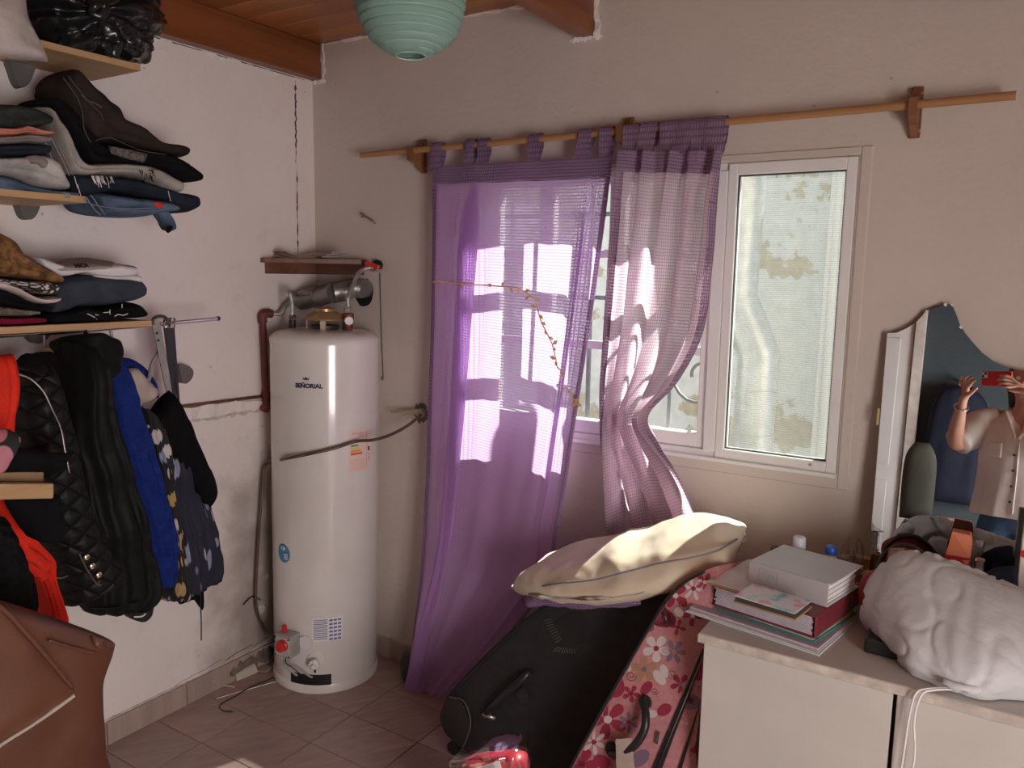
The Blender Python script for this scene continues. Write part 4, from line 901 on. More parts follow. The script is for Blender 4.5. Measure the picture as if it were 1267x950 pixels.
# loose folders and papers at the bottom, each of its own
specs = [('folder', 'pale_blue', 0.004, -0.03, -0.02, 0.23, 0.33, 0.02, 'pale blue folder, lowest of the pile at the dresser corner', 'folder'),
         ('paper_sheaf', 'page_lilac', 0.005, -0.015, -0.012, 0.22, 0.32, 0.015, 'greyish lilac sheaf of paper, second from the bottom of the pile', 'papers'),
         ('folder', 'teal', 0.004, 0.004, 0.005, 0.225, 0.30, -0.05, 'teal green folder under the maroon binder', 'folder'),
         ('booklet', 'tan_card', 0.006, 0.01, 0.012, 0.21, 0.27, -0.07, 'thin brown booklet between the teal folder and the maroon binder', 'booklet')]
z = DZ + 0.0003
for nm, mt, th, da, dw, el, wl__, rot, lb, ct in specs:
    cr_, sr_ = math.cos(rot), math.sin(rot); e = V((uD.x * cr_ - uD.y * sr_, uD.x * sr_ + uD.y * cr_, 0)); w_ = V((-e.y, e.x, 0))
    o = thing(nm, lb, ct, V((A.x, A.y, z)))
    obj('pages' if nm != 'folder' else 'cover', obox(BM(), V((A.x, A.y, z)) + uD * da + uW * (dw - 0.005), e * el, w_ * wl__, V((0, 0, th)), 0.0008), MATS[mt], o)
    if nm == 'folder': obj('sheet', obox(BM(), V((A.x, A.y, z + th)) + uD * (da + 0.004) + uW * dw, e * (el - 0.01), w_ * (wl__ - 0.012), V((0, 0, 0.0012))), MATS['page_white'], o); z += 0.0012
    z += th + 0.0003
bz0 = z
mbn = thing('binder', 'thick maroon binder lying on folders at the dresser corner', 'binder', V((A.x, A.y, z)))
o0 = V((A.x, A.y, z)); bw, bd_ = 0.255, 0.29; bh = 0.052
obj('cover_bottom', obox(BM(), o0, uD * bd_, uW * bw, V((0, 0, 0.004)), 0.001), MATS['maroon'], mbn)
obj('cover_top', obox(BM(), o0 + V((0, 0, bh - 0.004)), uD * bd_, uW * bw, V((0, 0, 0.004)), 0.001), MATS['maroon'], mbn)
obj('spine', obox(BM(), o0 - uW * 0.0035, uD * bd_, uW * 0.0045, V((0, 0, bh)), 0.0015), MATS['maroon'], mbn)
pg = BM()
for k in range(9): obox(pg, o0 + uD * 0.004 + uW * (0.006 + 0.002 * (k % 3)) + V((0, 0, 0.0045 + 0.0048 * k)), uD * (bd_ - 0.012 - 0.002 * (k % 2)), uW * (bw - 0.014 - 0.003 * (k % 2)), V((0, 0, 0.0042)), 0.0)
obj('pages', pg, MATS['page_lilac'], mbn)
z = bz0 + bh + 0.0004
o1 = V((A.x, A.y, z)) + uW * 0.085 - uD * 0.004
tb = thing('paper_sheaf', 'white sheaf of paper lying on the left half of the maroon binder', 'papers', o1)
obj('pages', obox(BM(), o1, uD * 0.215, uW * 0.185, V((0, 0, 0.006)), 0.001), MATS['page_white'], tb)
obj('card_back', obox(BM(), o1 - uD * 0.002 + V((0, 0, 0.0003)), uD * 0.003, uW * 0.183, V((0, 0, 0.005)), 0.0005), MATS['tan_card'], tb)
z2 = z + 0.0064
b_a, b_b, b_c = Z(983, 768, z2), Z(908, 745, z2), Z(1008, 750, z2)
e1 = (b_b - b_a); e1.z = 0; L1 = e1.length; e1.normalize(); e2 = V((e1.y, -e1.x, 0)); 
pb = thing('booklet', 'small booklet with pink and blue flowers on its cover, lying on the white sheaf', 'booklet', b_a)
o2 = V((b_a.x, b_a.y, z2)); L2 = 0.095
obj('back_cover', obox(BM(), o2 - e1 * 0.002, e1 * (L1 + 0.004), e2 * L2, V((0, 0, 0.004)), 0.0008), MATS['tan_card'], pb)
obj('pages', obox(BM(), o2 + e1 * 0.002 + V((0, 0, 0.0042)), e1 * (L1 - 0.004), e2 * (L2 - 0.003), V((0, 0, 0.010)), 0.0005), MATS['dark_card'], pb)
m, nt, b = new_mat('painted_cover'); v = coords(nt); n1 = nd(nt, 'ShaderNodeTexNoise', Scale=26.0, Detail=3.0); nt.links.new(v, n1.inputs['Vector'])
nt.links.new(ramp(nt, n1.outputs['Color'], [(0.36, (0.20, 0.50, 0.62)), (0.45, (0.72, 0.72, 0.76)), (0.55, (0.76, 0.74, 0.78)), (0.62, (0.75, 0.33, 0.52)), (0.72, (0.75, 0.5, 0.45))]), b.inputs['Base Color']); b.inputs['Roughness'].default_value = 0.3
obj('front_cover', obox(BM(), o2 + V((0, 0, 0.0144)), e1 * L1, e2 * L2, V((0, 0, 0.0025)), 0.0008), MATS['painted_cover'], pb)
# white ring binder on the back half
z3 = z + 0.0004
w_a, w_b, w_c = Z(1023, 752, z3), Z(1055, 735, z3), Z(925, 721, z3)
f1 = w_c - w_a; f1.z = 0; F1 = f1.length; f1.normalize(); f2 = V((f1.y, -f1.x, 0)); f2 = -f2 if f2.dot(w_b - w_a) < 0 else f2; F2 = 0.175
hb = Y(1022, 722, w_a.y).z - z3; hb = max(0.045, min(0.075, hb))
o3 = V((w_a.x, w_a.y, z3)) + f2 * 0.004
wbn = thing('binder', 'white ring binder with a clear sleeve, on top of the maroon binder', 'binder', o3)
obj('cover_bottom', obox(BM(), o3, f1 * F1, f2 * F2, V((0, 0, 0.003)), 0.001), MATS['pale_blue'], wbn)
obj('cover_top', obox(BM(), o3 - f1 * 0.006 + V((0, 0, hb - 0.003)), f1 * (F1 + 0.006), f2 * F2, V((0, 0, 0.003)), 0.001), MATS['pale_blue'], wbn)
obj('spine', obox(BM(), o3 - f2 * 0.003, f1 * F1, f2 * 0.004, V((0, 0, hb)), 0.001), MATS['grey_spine'], wbn)
pg = BM()
for k in range(8): obox(pg, o3 + f1 * (0.006 + 0.002 * (k % 2)) + f2 * 0.004 + V((0, 0, 0.004 + (hb - 0.009) / 8 * k)), f1 * (F1 - 0.016), f2 * (F2 - 0.012 - 0.003 * (k % 3)), V((0, 0, (hb - 0.009) / 8 * 0.9)))
obj('pages', pg, MATS['page_white'], wbn)
lbp = BM(); q0 = o3 - f2 * 0.0036 + f1 * (F1 * 0.62) + V((0, 0, hb * 0.28))
for k in range(2):
    for s_, e_2 in (((0, 0), (0.022, 0.0015)), ((0, hb * 0.5), (0.022, hb * 0.5 + 0.0015)), ((0, 0), (0.0015, hb * 0.5)), ((0.0205, 0), (0.022, hb * 0.5)), ((0.008, 0.006), (0.0095, hb * 0.4)), ((0.013, hb * 0.2), (0.0145, hb * 0.4))):
        obox(lbp, q0 + f1 * (s_[0] + 0.026 * k) + V((0, 0, s_[1])), f1 * (e_2[0] - s_[0]), -f2 * 0.0004, V((0, 0, e_2[1] - s_[1])))
obj('spine_label', lbp, MATS['grey_plastic'], wbn)
m, nt, b = new_mat('clear_plastic'); nt.nodes.remove(b); out = nt.nodes['Material Output']
tr = nd(nt, 'ShaderNodeBsdfTransparent', Color=(0.96, 0.96, 0.95, 1)); gl = nd(nt, 'ShaderNodeBsdfGlossy', Roughness=0.08); lw = nd(nt, 'ShaderNodeLayerWeight', Blend=0.35); mx = nd(nt, 'ShaderNodeMixShader')
cl_ = nd(nt, 'ShaderNodeMapRange'); nt.links.new(lw.outputs['Facing'], cl_.inputs['Value']); cl_.inputs['To Min'].default_value = 0.10; cl_.inputs['To Max'].default_value = 0.65
nt.links.new(cl_.outputs['Result'], mx.inputs[0]); nt.links.new(tr.outputs[0], mx.inputs[1]); nt.links.new(gl.outputs[0], mx.inputs[2]); nt.links.new(mx.outputs[0], out.inputs['Surface'])
obj('sleeve_end', obox(BM(), o3 + f1 * (F1 + 0.001) - f2 * 0.003, f1 * 0.006, f2 * 0.003, V((0, 0, hb * 0.8))), MATS['clear_plastic'], wbn)

# bottles and boxes along the back
def on_dresser(px, yv): p = Y(px, 700, yv); return V((p.x, yv, DZ))
def zof(px, py, yv): return Y(px, py, yv).z
mat('milky', (0.80, 0.78, 0.77), 0.35, 0.03); mat('milky_pink', (0.80, 0.70, 0.68), 0.35, 0.03); mat('cap_blue', (0.03, 0.13, 0.55), 0.35); mat('cap_lilac', (0.70, 0.74, 0.82), 0.4)
b1 = on_dresser(987, -0.25); zt1 = zof(987, 663, -0.25); zc1 = zof(987, 683, -0.25)
bt = thing('roll_on_bottle', 'white roll-on bottle with a pale cap behind the white binder', 'bottle', b1)
hh = zc1 - DZ
obj('bottle_body', lathe(BM(), [(0.0, 0), (0.020, 0), (0.024, 0.006), (0.024, hh * 0.55), (0.019, hh * 0.75), (0.016, hh * 0.95), (0.016, hh), (0, hh)], b1, 24, cap=False), MATS['milky'], bt, True, 50)
obj('cap', lathe(BM(), [(0.0165, hh), (0.0168, hh + 0.004), (0.0160, zt1 - DZ - 0.003), (0.013, zt1 - DZ), (0, zt1 - DZ)], b1, 24, cap=False), MATS['cap_lilac'], bt, True, 50)
b2 = on_dresser(1027, -0.25); zt2 = zof(1027, 675, -0.25); zc2 = zof(1027, 685, -0.25); hh = zc2 - DZ
bt = thing('lotion_bottle', 'pinkish bottle with a bright blue cap behind the white binder', 'bottle', b2)
obj('bottle_body', lathe(BM(), [(0.0, 0), (0.021, 0), (0.024, 0.005), (0.024, hh * 0.6), (0.014, hh * 0.92), (0.013, hh), (0, hh)], b2, 24, cap=False), MATS['milky_pink'], bt, True, 50)
obj('cap', lathe(BM(), [(0.0145, hh), (0.0150, hh + 0.002), (0.0148, zt2 - DZ - 0.002), (0.013, zt2 - DZ), (0, zt2 - DZ)], b2, 24, cap=False), MATS['cap_blue'], bt, True, 50)
obj('print_mark', obox(BM(), b2 + V((-0.005, -0.0248, hh * 0.45)), V((0.01, 0, 0)), V((0, 0.001, 0)), V((0, 0, 0.008))), MATS['ink_black'], bt)
# perfume bottle: clear faceted block with a tall pointed clear stopper
m, nt, b = new_mat('crystal_solid'); b.inputs['Transmission Weight'].default_value = 1; b.inputs['Roughness'].default_value = 0.03; b.inputs['IOR'].default_value = 1.45; b.inputs['Base Color'].default_value = (0.96, 0.95, 0.93, 1)
pxp, yp = 1053, -0.22; p0 = on_dresser(pxp, yp); zsh = zof(pxp, 699, yp); ztp = zof(pxp, 664, yp)
pf = thing('perfume_bottle', 'clear faceted glass perfume bottle with tall pointed stopper beside the cardboard box', 'perfume bottle', p0)
hw_ = 0.030
obj('bottle_body', box(BM(), (p0.x - hw_, yp - 0.018, DZ + 0.0005), (p0.x + hw_, yp + 0.018, zsh), 0.006, 2), MATS['clear_plastic'], pf)
obj('liquid', box(BM(), (p0.x - hw_ * 0.8, yp - 0.012, DZ + 0.008), (p0.x + hw_ * 0.8, yp + 0.012, DZ + (zsh - DZ) * 0.55), 0.003), mat('perfume_amber', (0.75, 0.55, 0.40), 0.2), pf)
bm = BM(); hs = ztp - zsh
for sx in (-1, 1):
    prism(bm, [p0 + V((sx * x, -0.013, zsh - DZ + z)) for x, z in ((0.006, 0.001), (0.027, 0.001), (0.026, hs * 0.45), (0.020, hs * 0.8), (0.012, hs * 0.97), (0.008, hs * 0.9), (0.011, hs * 0.5))], (0, 0.026, 0))
obj('stopper', bm, MATS['clear_plastic'], pf)
obj('spray_pump', lathe(BM(), [(0.008, 0), (0.008, hs * 0.35), (0.006, hs * 0.36), (0.006, hs * 0.55), (0, hs * 0.55)], p0 + V((0, 0, zsh - DZ)), 14, cap=False), MATS['grey_box'], pf, True, 40)
mat('cardboard', (0.42, 0.27, 0.14), 0.7, 0.12, 20)
def carton(px0, px1, pyt, yv, dep, rot, label, m_='cardboard', lid=True, z0=DZ):
    a, c = Y(px0, 700, yv), Y(px1, 700, yv); w_ = c.x - a.x; zt_ = zof((px0 + px1) / 2, pyt, yv)
    d1 = V((math.cos(rot), math.sin(rot), 0)); d2 = V((-d1.y, d1.x, 0)); o_ = V((a.x, yv, z0 + 0.0005))
    t = thing('cardboard_box', label, 'box', o_)
    obj('box_body', obox(BM(), o_, d1 * w_, d2 * dep, V((0, 0, zt_ - z0 - 0.001)), 0.001), MATS[m_], t)
    if lid:
        l_ = obox(BM(), o_ + V((0, 0, zt_ - z0 - 0.001)), d1 * w_, -d2 * 0.014 + V((0, 0, 0.010)), V((0, 0, 0.0012))); obj('flap', l_, MATS[m_], t)
    return t
carton(1058, 1076, 694, -0.155, 0.05, 0.12, 'open brown cardboard box right behind the perfume bottle')
carton(1063, 1082, 712, -0.235, 0.05, -0.25, 'low brown cardboard carton between the perfume bottle and the red cap', lid=False)
carton(1036, 1049, 690, -0.135, 0.035, 0.0, 'narrow tan carton behind the blue-capped bottle', lid=False)
# bobbin-like roll behind the white binder
p_l, p_r = Y(957, 690, -0.16), Y(1000, 700, -0.16); zr_ = DZ + 0.042
rl_ = thing('wicker_roll', 'brown woven roll with dark ends lying behind the white binder', 'roll', V((p_l.x, -0.16, DZ)))
obj('roll_body', tube(BM(), [V((p_l.x, -0.16, zr_)), V((p_r.x, -0.16, zr_))], 0.036, 20), mat('woven_brown', (0.25, 0.18, 0.13), 0.7, 0.3, 60, 0.5, 90, stretch=(0.3, 1, 1)), rl_, True, 40)
for x_ in (p_l.x, p_r.x): obj('end_disc', tube(BM(), [V((x_ - 0.006, -0.16, zr_)), V((x_ + 0.006, -0.16, zr_))], 0.041, 24), mat('dark_wood', (0.07, 0.045, 0.035), 0.5, 0.2, 20), rl_, True, 40)

# red cap with a dark band, cosmetics, orange box
mat('red_fabric', (0.42, 0.018, 0.03), 0.75, 0.15, 20, 0.2, 80, sheen=0.3)
RC = on_dresser(1098, -0.24)
cap = thing('red_bag', 'red fabric bag with a dark piped rim behind the white drawstring bag', 'bag', RC)
bm = BM(); zt_r = zof(1105, 676, -0.16)
L_ = [Y(1069, 752, -0.34), Y(1064, 728, -0.33), Y(1072, 712, -0.30), Y(1090, 704, -0.30), Y(1115, 706, -0.32)]
R_2 = [Y(1085, 757, -0.36), Y(1090, 748, -0.36), Y(1096, 742, -0.36), Y(1106, 740, -0.36), Y(1125, 740, -0.36)]
obj('front_panel', soft(BM(), L_, R_2, 0.022, 18, 16, wr=(0.004, 20)), MATS['red_fabric'], cap, True)
rp = [Y(1084, 712, -0.20), Y(1090, 692, -0.17), Y(1101, 680, -0.155), Y(1116, 674.5, -0.15), Y(1131, 677, -0.15), Y(1146, 688, -0.15), Y(1160, 706, -0.15)]
rpd = [V((p.x, p.y, DZ + 0.004)) for p in rp]
rings = []
rs, rd = resample(rp, 26), resample(rpd, 26)
for a_, c_ in zip(rs, rd): rings.append([c_, c_.lerp(a_, 0.5) + V((0, -0.012, 0)), a_, a_ + V((0, 0.004, 0)), c_.lerp(a_, 0.5) + V((0, -0.006, 0)), c_ + V((0, 0.004, 0))])
bm = BM(); loft(bm, rings); obj('back_panel', bm, MATS['red_fabric'], cap, True)
obj('rim', tube(BM(), rs, 0.0062, 8), MATS['dark_card'], cap, True)
mat('palette_brown', (0.22, 0.12, 0.09), 0.5, 0.2, 30); mat('powder_beige', (0.5, 0.36, 0.26), 0.6, 0.3, 60)
def compact(name, label, pts, y, m_, m2_, h=0.02):
    (xa, ya), (xb, yb_) = pts; a = Y(xa, ya, y); c = Y(xb, yb_, y)
    t = thing(name, label, 'makeup', V((a.x, y, DZ + 0.002)))
    d1 = V((c.x - a.x, 0, c.z - a.z)); w_ = d1.length; d1.normalize(); up = V((0, 0, 1)); 
    obj('case', obox(BM(), a, d1 * w_, V((0, 0.05, 0.02)), V((0, -0.006, -h)), 0.002), MATS[m_], t)
    obj('powder', obox(BM(), a + d1 * 0.004 + V((0, 0.004, 0.0028)), d1 * (w_ - 0.008), V((0, 0.042, 0.017)), V((0, -0.0004, 0.001))), MATS[m2_], t)
    return t
compact('makeup_palette', 'brown makeup palette propped inside the red bag, upper of the two', ((1096, 694), (1118, 694)), -0.235, 'palette_brown', 'powder_beige', 0.05)
compact('makeup_palette', 'pale framed compact with mirror at the lip of the red bag, lower of the two', ((1086, 716), (1106, 712)), -0.285, 'powder_beige', 'grey_plastic', 0.03)
mat('orange_card', (0.72, 0.22, 0.11), 0.45, 0.08, 10); mat('red_card', (0.40, 0.02, 0.025), 0.4, 0.1, 10)
OY = -0.16; oa, oc = Y(1168, 697, OY), Y(1200, 702, OY); ob_ = thing('lipstick_box', 'upright orange and red gift box standing against the mirror', 'box', V((oa.x, OY, DZ)))
zt_o = zof(1186, 657, OY); zm_o = zof(1184, 684, OY); w_ = oc.x - oa.x
obj('red_base', box(BM(), (oa.x, OY - 0.03, DZ + 0.0005), (oa.x + w_, OY + 0.02, zm_o), 0.002), MATS['red_card'], ob_)
bm = BM(); prism(bm, [(oa.x + 0.003, OY - 0.026, zm_o - 0.001), (oa.x + w_ - 0.001, OY - 0.026, zm_o - 0.001), (oa.x + w_ + 0.001, OY - 0.024, zt_o - 0.028), (oa.x + w_ - 0.002, OY - 0.02, zt_o - 0.004), (oa.x + w_ - 0.006, OY - 0.02, zt_o), (oa.x + 0.012, OY - 0.02, zt_o + 0.002), (oa.x + 0.008, OY - 0.021, zt_o - 0.026)], (0, 0.034, 0))
obj('orange_lid', bm, MATS['orange_card'], ob_)
obj('torn_flap', prism(BM(), [(oa.x + w_ * 0.70, OY - 0.0308, zm_o - 0.006), (oa.x + w_ * 0.98, OY - 0.0308, zm_o - 0.004), (oa.x + w_ * 0.9, OY - 0.0308, zm_o - 0.016), (oa.x + w_ * 0.98, OY - 0.0308, zm_o - 0.030), (oa.x + w_ * 0.72, OY - 0.0308, zm_o - 0.024), (oa.x + w_ * 0.84, OY - 0.0308, zm_o - 0.016)], (0, -0.0008, 0)), MATS['orange_card'], ob_)
lp0 = on_dresser(1212, -0.2); zl_t = zof(1212, 691, -0.2); zl_m = zof(1212, 702, -0.2)
lp = thing('lipstick', 'small silver-capped lipstick tube right of the orange box', 'lipstick', lp0)
obj('tube_base', box(BM(), (lp0.x - 0.009, -0.209, DZ + 0.0005), (lp0.x + 0.009, -0.191, zl_m), 0.002), MATS['chrome'], lp)
obj('cap', box(BM(), (lp0.x - 0.0105, -0.2105, zl_m), (lp0.x + 0.0105, -0.1895, zl_t), 0.003), MATS['chrome'], lp)
bl_ = [Y(1218, 715, -0.19), Y(1235, 702, -0.19), Y(1258, 700, -0.19)]; bl2 = [Y(1218, 742, -0.22), Y(1238, 752, -0.24), Y(1262, 758, -0.24)]
tag(obj('navy_pouch', soft(BM(), bl_, bl2, 0.03, 14, 16, wr=(0.004, 18)), mat('navy_cloth', (0.009, 0.014, 0.038), 0.8, 0.2, 20), None, True), 'dark navy cloth pouch behind the white drawstring bag', 'pouch')
# white post of the mirror's stand at the right of the frame
wp = thing('white_post', 'white painted upright slat with a red mark, right of the mirror', 'post', V((2.45, -0.2, DZ)))
q1, q2 = Y(1256, 742, -0.205), Y(1263, 648, -0.205)
obj('slat', obox(BM(), V((q1.x, -0.205, DZ + 0.0005)), V((0.045, 0, 0)), V((0, 0.02, 0)), V((q2.x - q1.x + 0.006, 0.0, q2.z - DZ)), 0.002), mat('worn_white', (0.74, 0.70, 0.63), 0.5, 0.15, 14), wp)
rm = Y(1266, 688, -0.2062)
obj('red_mark', lathe(BM(), [(0.010, 0), (0.010, 0.0012), (0, 0.0012)], rm + V((0.004, 0, 0.006)), 14, V((0, -1, 0))), MATS['red_plastic'], wp)

# white drawstring bag
mat('nonwoven', (0.62, 0.63, 0.645), 0.8, 0.06, 12, 0.35, 30, sheen=0.15)
Lb = [Y(1106, 760, -0.42), Y(1106, 738, -0.40), Y(1112, 716, -0.36), Y(1121, 698, -0.33), Y(1134, 692, -0.32), Y(1160, 700, -0.32), Y(1200, 718, -0.32), Y(1240, 734, -0.32), Y(1290, 756, -0.32), Y(1345, 786, -0.33)]
Rb = [Z(1107, 772, DZ + 0.006), Z(1107, 793, DZ + 0.006), Z(1112, 812, DZ + 0.006), Z(1125, 832, DZ + 0.006), Z(1150, 842, DZ + 0.008), Z(1178, 853, DZ + 0.010), Z(1215, 862, DZ + 0.012), Z(1250, 862, DZ + 0.012), Z(1300, 866, DZ + 0.01), Z(1345, 860, DZ + 0.008)]
bg_ = thing('drawstring_bag', 'large crumpled white drawstring bag lying on the dresser top', 'bag', V((2.45, -0.42, DZ)))
bm = soft(BM(), Lb, Rb, 0.075, 150, 130, 0.8, 0.75, 0.3, 0.4, 0.10, (0.0, 1))
mouth = Z(1185, 850, DZ + 0.02)
def rid(x, w): return max(0.0, 1 - abs(x) / w)
def crease(p):
    d = p - mouth; r = d.length; an = math.atan2(d.x, -d.y + d.z * 1.5)
    rad = math.sin(an * 11 + 2.5 * noise.noise(p * 5)) * 0.016 * math.exp(-r * 5) * min(1, r * 12)
    a = noise.noise(V((p.x * 7, p.y * 5, p.z * 7)) + V((3, 7, 1))); c_ = noise.noise(V((p.x * 10 + p.z * 9, p.y * 5, p.z * 14)) + V((9, 2, 4))); e = noise.noise(V((p.x * 15 - p.z * 8, p.y * 12, p.z * 9)) + V((1, 6, 2)))
    return 0.016 * rid(a, 0.09) + 0.013 * rid(c_, 0.08)  + 0.030 * noise.noise(p * 3.6 + V((2, 8, 3))) + 0.002 * noise.noise(p * 40) + rad * 0.5 - 0.006
bm.normal_update()
for vv in bm.verts:
    k = 1.0 if vv.normal.dot(CAM - vv.co) > 0 else 0.2
    vv.co += vv.normal * crease(vv.co) * k
    vv.co.z = max(vv.co.z, DZ + 0.003)
obj('bag_body', bm, MATS['nonwoven'], bg_, True)
rings = []
for k in range(13):
    t = k / 12; p = Z(1165 + 75 * t, 846 + 8 * math.sin(PI * t) + 4 * t, DZ + 0.012)
    rings.append([p + V((0, -0.012 + 0.004 * math.sin(k * 2.3), 0.004)), p + V((0, -0.026, 0.010 + 0.004 * math.sin(k * 1.7))), p + V((0, -0.024, 0.022)), p + V((0, -0.008, 0.02))])
bm = BM(); loft(bm, rings); obj('gathered_mouth', bm, MATS['nonwoven'], bg_, True)
for dx_, l_ in ((0, 0.30), (0.010, 0.34)):
    p = Z(1136, 842, DZ + 0.006); p = V((p.x + dx_, DY - 0.012, DZ + 0.002))
    obj('drawstring', tube(BM(), [p + V((0.06, 0.03, 0.012)), p + V((0.02, 0.008, 0.008)), p + V((0, -0.004, -0.004)), p + V((-0.008, -0.006, -0.06)), p + V((-0.012 + dx_, -0.006, -0.15)), p + V((-0.022, -0.006, -l_))], 0.0022, 6, 6), MATS['sticker_white'], bg_, True)
tag(obj('black_case', box(BM(), (Z(1074, 792, DZ).x, -0.52, DZ + 0.0005), (Z(1074, 792, DZ).x + 0.07, -0.44, DZ + 0.035), 0.006, 2), MATS['black_plastic']), 'black case corner poking out under the drawstring bag', 'case')

# ---------------------------------------------------------------- suitcases, pillow, parcel
mat('black_nylon', (0.014, 0.014, 0.016), 0.55, 0.3, 30, 0.25, 200, sheen=0.1); mat('black_rubber', (0.02, 0.02, 0.02), 0.35); mat('zip_metal', (0.5, 0.48, 0.45), 0.35, 0.1, metal=1)
def case_shell(pts, n, depth, bev=0.02):
    bm = BM(); prism(bm, smooth_outline(pts), -n * depth)
    es = [e for e in bm.edges if len(e.link_faces) == 2 and abs(e.calc_face_angle(0)) > 1.2]
    bmesh.ops.bevel(bm, geom=es, offset=bev, segments=3, affect='EDGES', profile=0.5); return bm
def smooth_outline(pts, n=4):
    pts = [V(p) for p in pts]; m = len(pts); out = []
    for i in range(m):
        p0, p1, p2, p3 = pts[i - 1], pts[i], pts[(i + 1) % m], pts[(i + 2) % m]
        for k in range(n):
            t = k / n; out.append(0.5 * ((2 * p1) + (p2 - p0) * t + (2 * p0 - 5 * p1 + 4 * p2 - p3) * t * t + (3 * p1 - p0 - 3 * p2 + p3) * t ** 3))
    return out
# black one
kn = V((0, -1, 0.12)).normalized(); k0_ = V((1.1, -0.40, 0.3))
def K(px, py, off=0.0): return onplane(px, py, k0_ + kn * off, kn)
bs = thing('suitcase', 'large black fabric suitcase leaning sideways with a padded side handle', 'suitcase', (1.2, -0.35, 0), 'suitcases')
out_k = [K(*p) for p in ((547, 886), (553, 862), (575, 836), (610, 800), (650, 764), (692, 738), (755, 722), (815, 738), (800, 810), (755, 915), (728, 985), (705, 1012), (665, 1000), (612, 965), (572, 925), (553, 908))]
obj('shell', case_shell(out_k, kn, 0.235, 0.018), MATS['black_nylon'], bs, True, 50)
cpp = [K(*p) for p in ((546, 888), (550, 872), (557, 862), (572, 868), (580, 884), (581, 902), (574, 924), (560, 914), (551, 904))]
obj('corner_guard', case_shell([p + kn * 0.006 for p in cpp], kn, 0.25, 0.008), MATS['black_rubber'], bs, True, 50)
obj('guard_piping', tube(BM(), [K(*p, 0.008) for p in ((556, 862), (573, 867), (581, 885), (581, 903), (573, 924))], 0.0025, 6, 5), mat('grey_trim', (0.13, 0.13, 0.13), 0.4), bs, True)
obj('edge_piping', tube(BM(), [K(*p, 0.004) for p in ((560, 858), (604, 812), (650, 770), (692, 744), (740, 730))], 0.004, 7, 6), MATS['black_rubber'], bs, True)
hl = obj('handle', tube(BM(), [K(602, 884, 0.0), K(606, 878, 0.02), K(624, 860, 0.036), K(640, 846, 0.034), K(652, 834, 0.02), K(655, 832, 0.0)], lambda t: 0.0115, 10, 6), MATS['black_rubber'], bs, True)
for (xa, ya), (xb, yb_) in (((598, 884), (612, 888)), ((648, 842), (655, 829))):
    obj('handle_end', tube(BM(), [K(xa, ya, 0.004), K((xa + xb) / 2, (ya + yb_) / 2, 0.016), K(xb, yb_, 0.004)], 0.008, 8, 5), MATS['zip_metal'], hl, True)
el_ = [K(698 + 27 * math.cos(t) * 0.9 - 8 * math.sin(t), 786 + 28 * math.sin(t) - 6 * math.cos(t), 0.001) for t in (2 * PI * k / 40 for k in range(40))]
obj('badge', prism(BM(), el_, kn * 0.0015), MATS['black_rubber'], bs)
bm = BM()
for k in range(9):
    t = 0.1 + 0.1 * k
    tube(bm, [K(673 + 3 * k * 0.6, 768 + 4.2 * k * 0.8, 0.003), K(682 + 1.6 * k, 766 + 3.0 * k, 0.003)], 0.0006, 4)
    tube(bm, [K(684 + 3.4 * k, 806 + 0.7 * k * (1 - k / 14), 0.003), K(690 + 2.6 * k, 800 + 0.4 * k, 0.003)], 0.0006, 4)
obj('badge_lines', bm, mat('grey_line', (0.22, 0.22, 0.22), 0.5), bs)
obj('name_tag', prism(BM(), [K(*p, 0.006) for p in ((638, 858), (648, 848), (655, 862), (654, 868), (644, 870))], kn * 0.002), MATS['black_rubber'], bs)
for k, (px, py) in enumerate(((565, 918), (700, 1008))):
    c = K(px, py, -0.05); rr = 0.022; c.z = max(c.z - 0.01, rr + 0.002)
    obj('wheel', lathe(BM(), [(0.0, 0), (rr, 0), (rr, 0.024), (0, 0.024)], c, 18, V((0, -1, 0)), False), MATS['black_rubber'], bs, True, 40)

# pink flowered one
m, nt, b = new_mat('pink_print'); v = coords(nt); n1 = nd(nt, 'ShaderNodeTexNoise', Scale=90.0, Detail=2.0); nt.links.new(v, n1.inputs['Vector'])
nt.links.new(ramp(nt, n1.outputs['Fac'], [(0.3, (0.50, 0.21, 0.23)), (0.7, (0.60, 0.28, 0.29))]), b.inputs['Base Color']); b.inputs['Roughness'].default_value = 0.6; bump(nt, b, n1.outputs['Fac'], 0.2, 0.002)
pn = V((-0.08, -1, 0.22)).normalized(); q0_ = Y(780, 850, -0.54)
def Q(px, py, off=0.0): return onplane(px, py, q0_ + pn * off, pn)
ps = thing('suitcase', 'pink flower-printed suitcase leaning on the dresser with a paper luggage tag', 'suitcase', (1.75, -0.5, 0), 'suitcases')
out_p = [Q(*p) for p in ((692, 992), (706, 950), (737, 893), (769, 836), (800, 782), (826, 740), (843, 722), (868, 708), (890, 700))]
def clampx(p): p = V(p); p.x = min(p.x, 1.862); return p
out_p += [clampx(Q(*p)) for p in ((892, 716), (884, 760), (879, 800), (876, 860), (872, 930), (868, 1000))]
lowp = [p for p in out_p if p.z < 0.03]
for p in out_p: p.z = max(p.z, 0.004)
obj('shell', case_shell(out_p, pn, 0.26, 0.012), MATS['pink_print'], ps, True, 50)
obj('piping', tube(BM(), [Q(*p, 0.002) for p in ((694, 990), (706, 950), (737, 893), (769, 836), (800, 782), (826, 741), (846, 721), (872, 707))], 0.004, 8, 5), MATS['black_rubber'], ps, True)
def band(a, b_, w, off, m_, nm):
    (xa, ya), (xb, yb_) = a, b_; s = w / 2
    return obj(nm, prism(BM(), [clampx(Q(xa - s, ya, off)), clampx(Q(xb - s, yb_, off)), clampx(Q(xb + s, yb_ + 2, off)), clampx(Q(xa + s, ya + 2, off))], pn * 0.004), m_, ps)
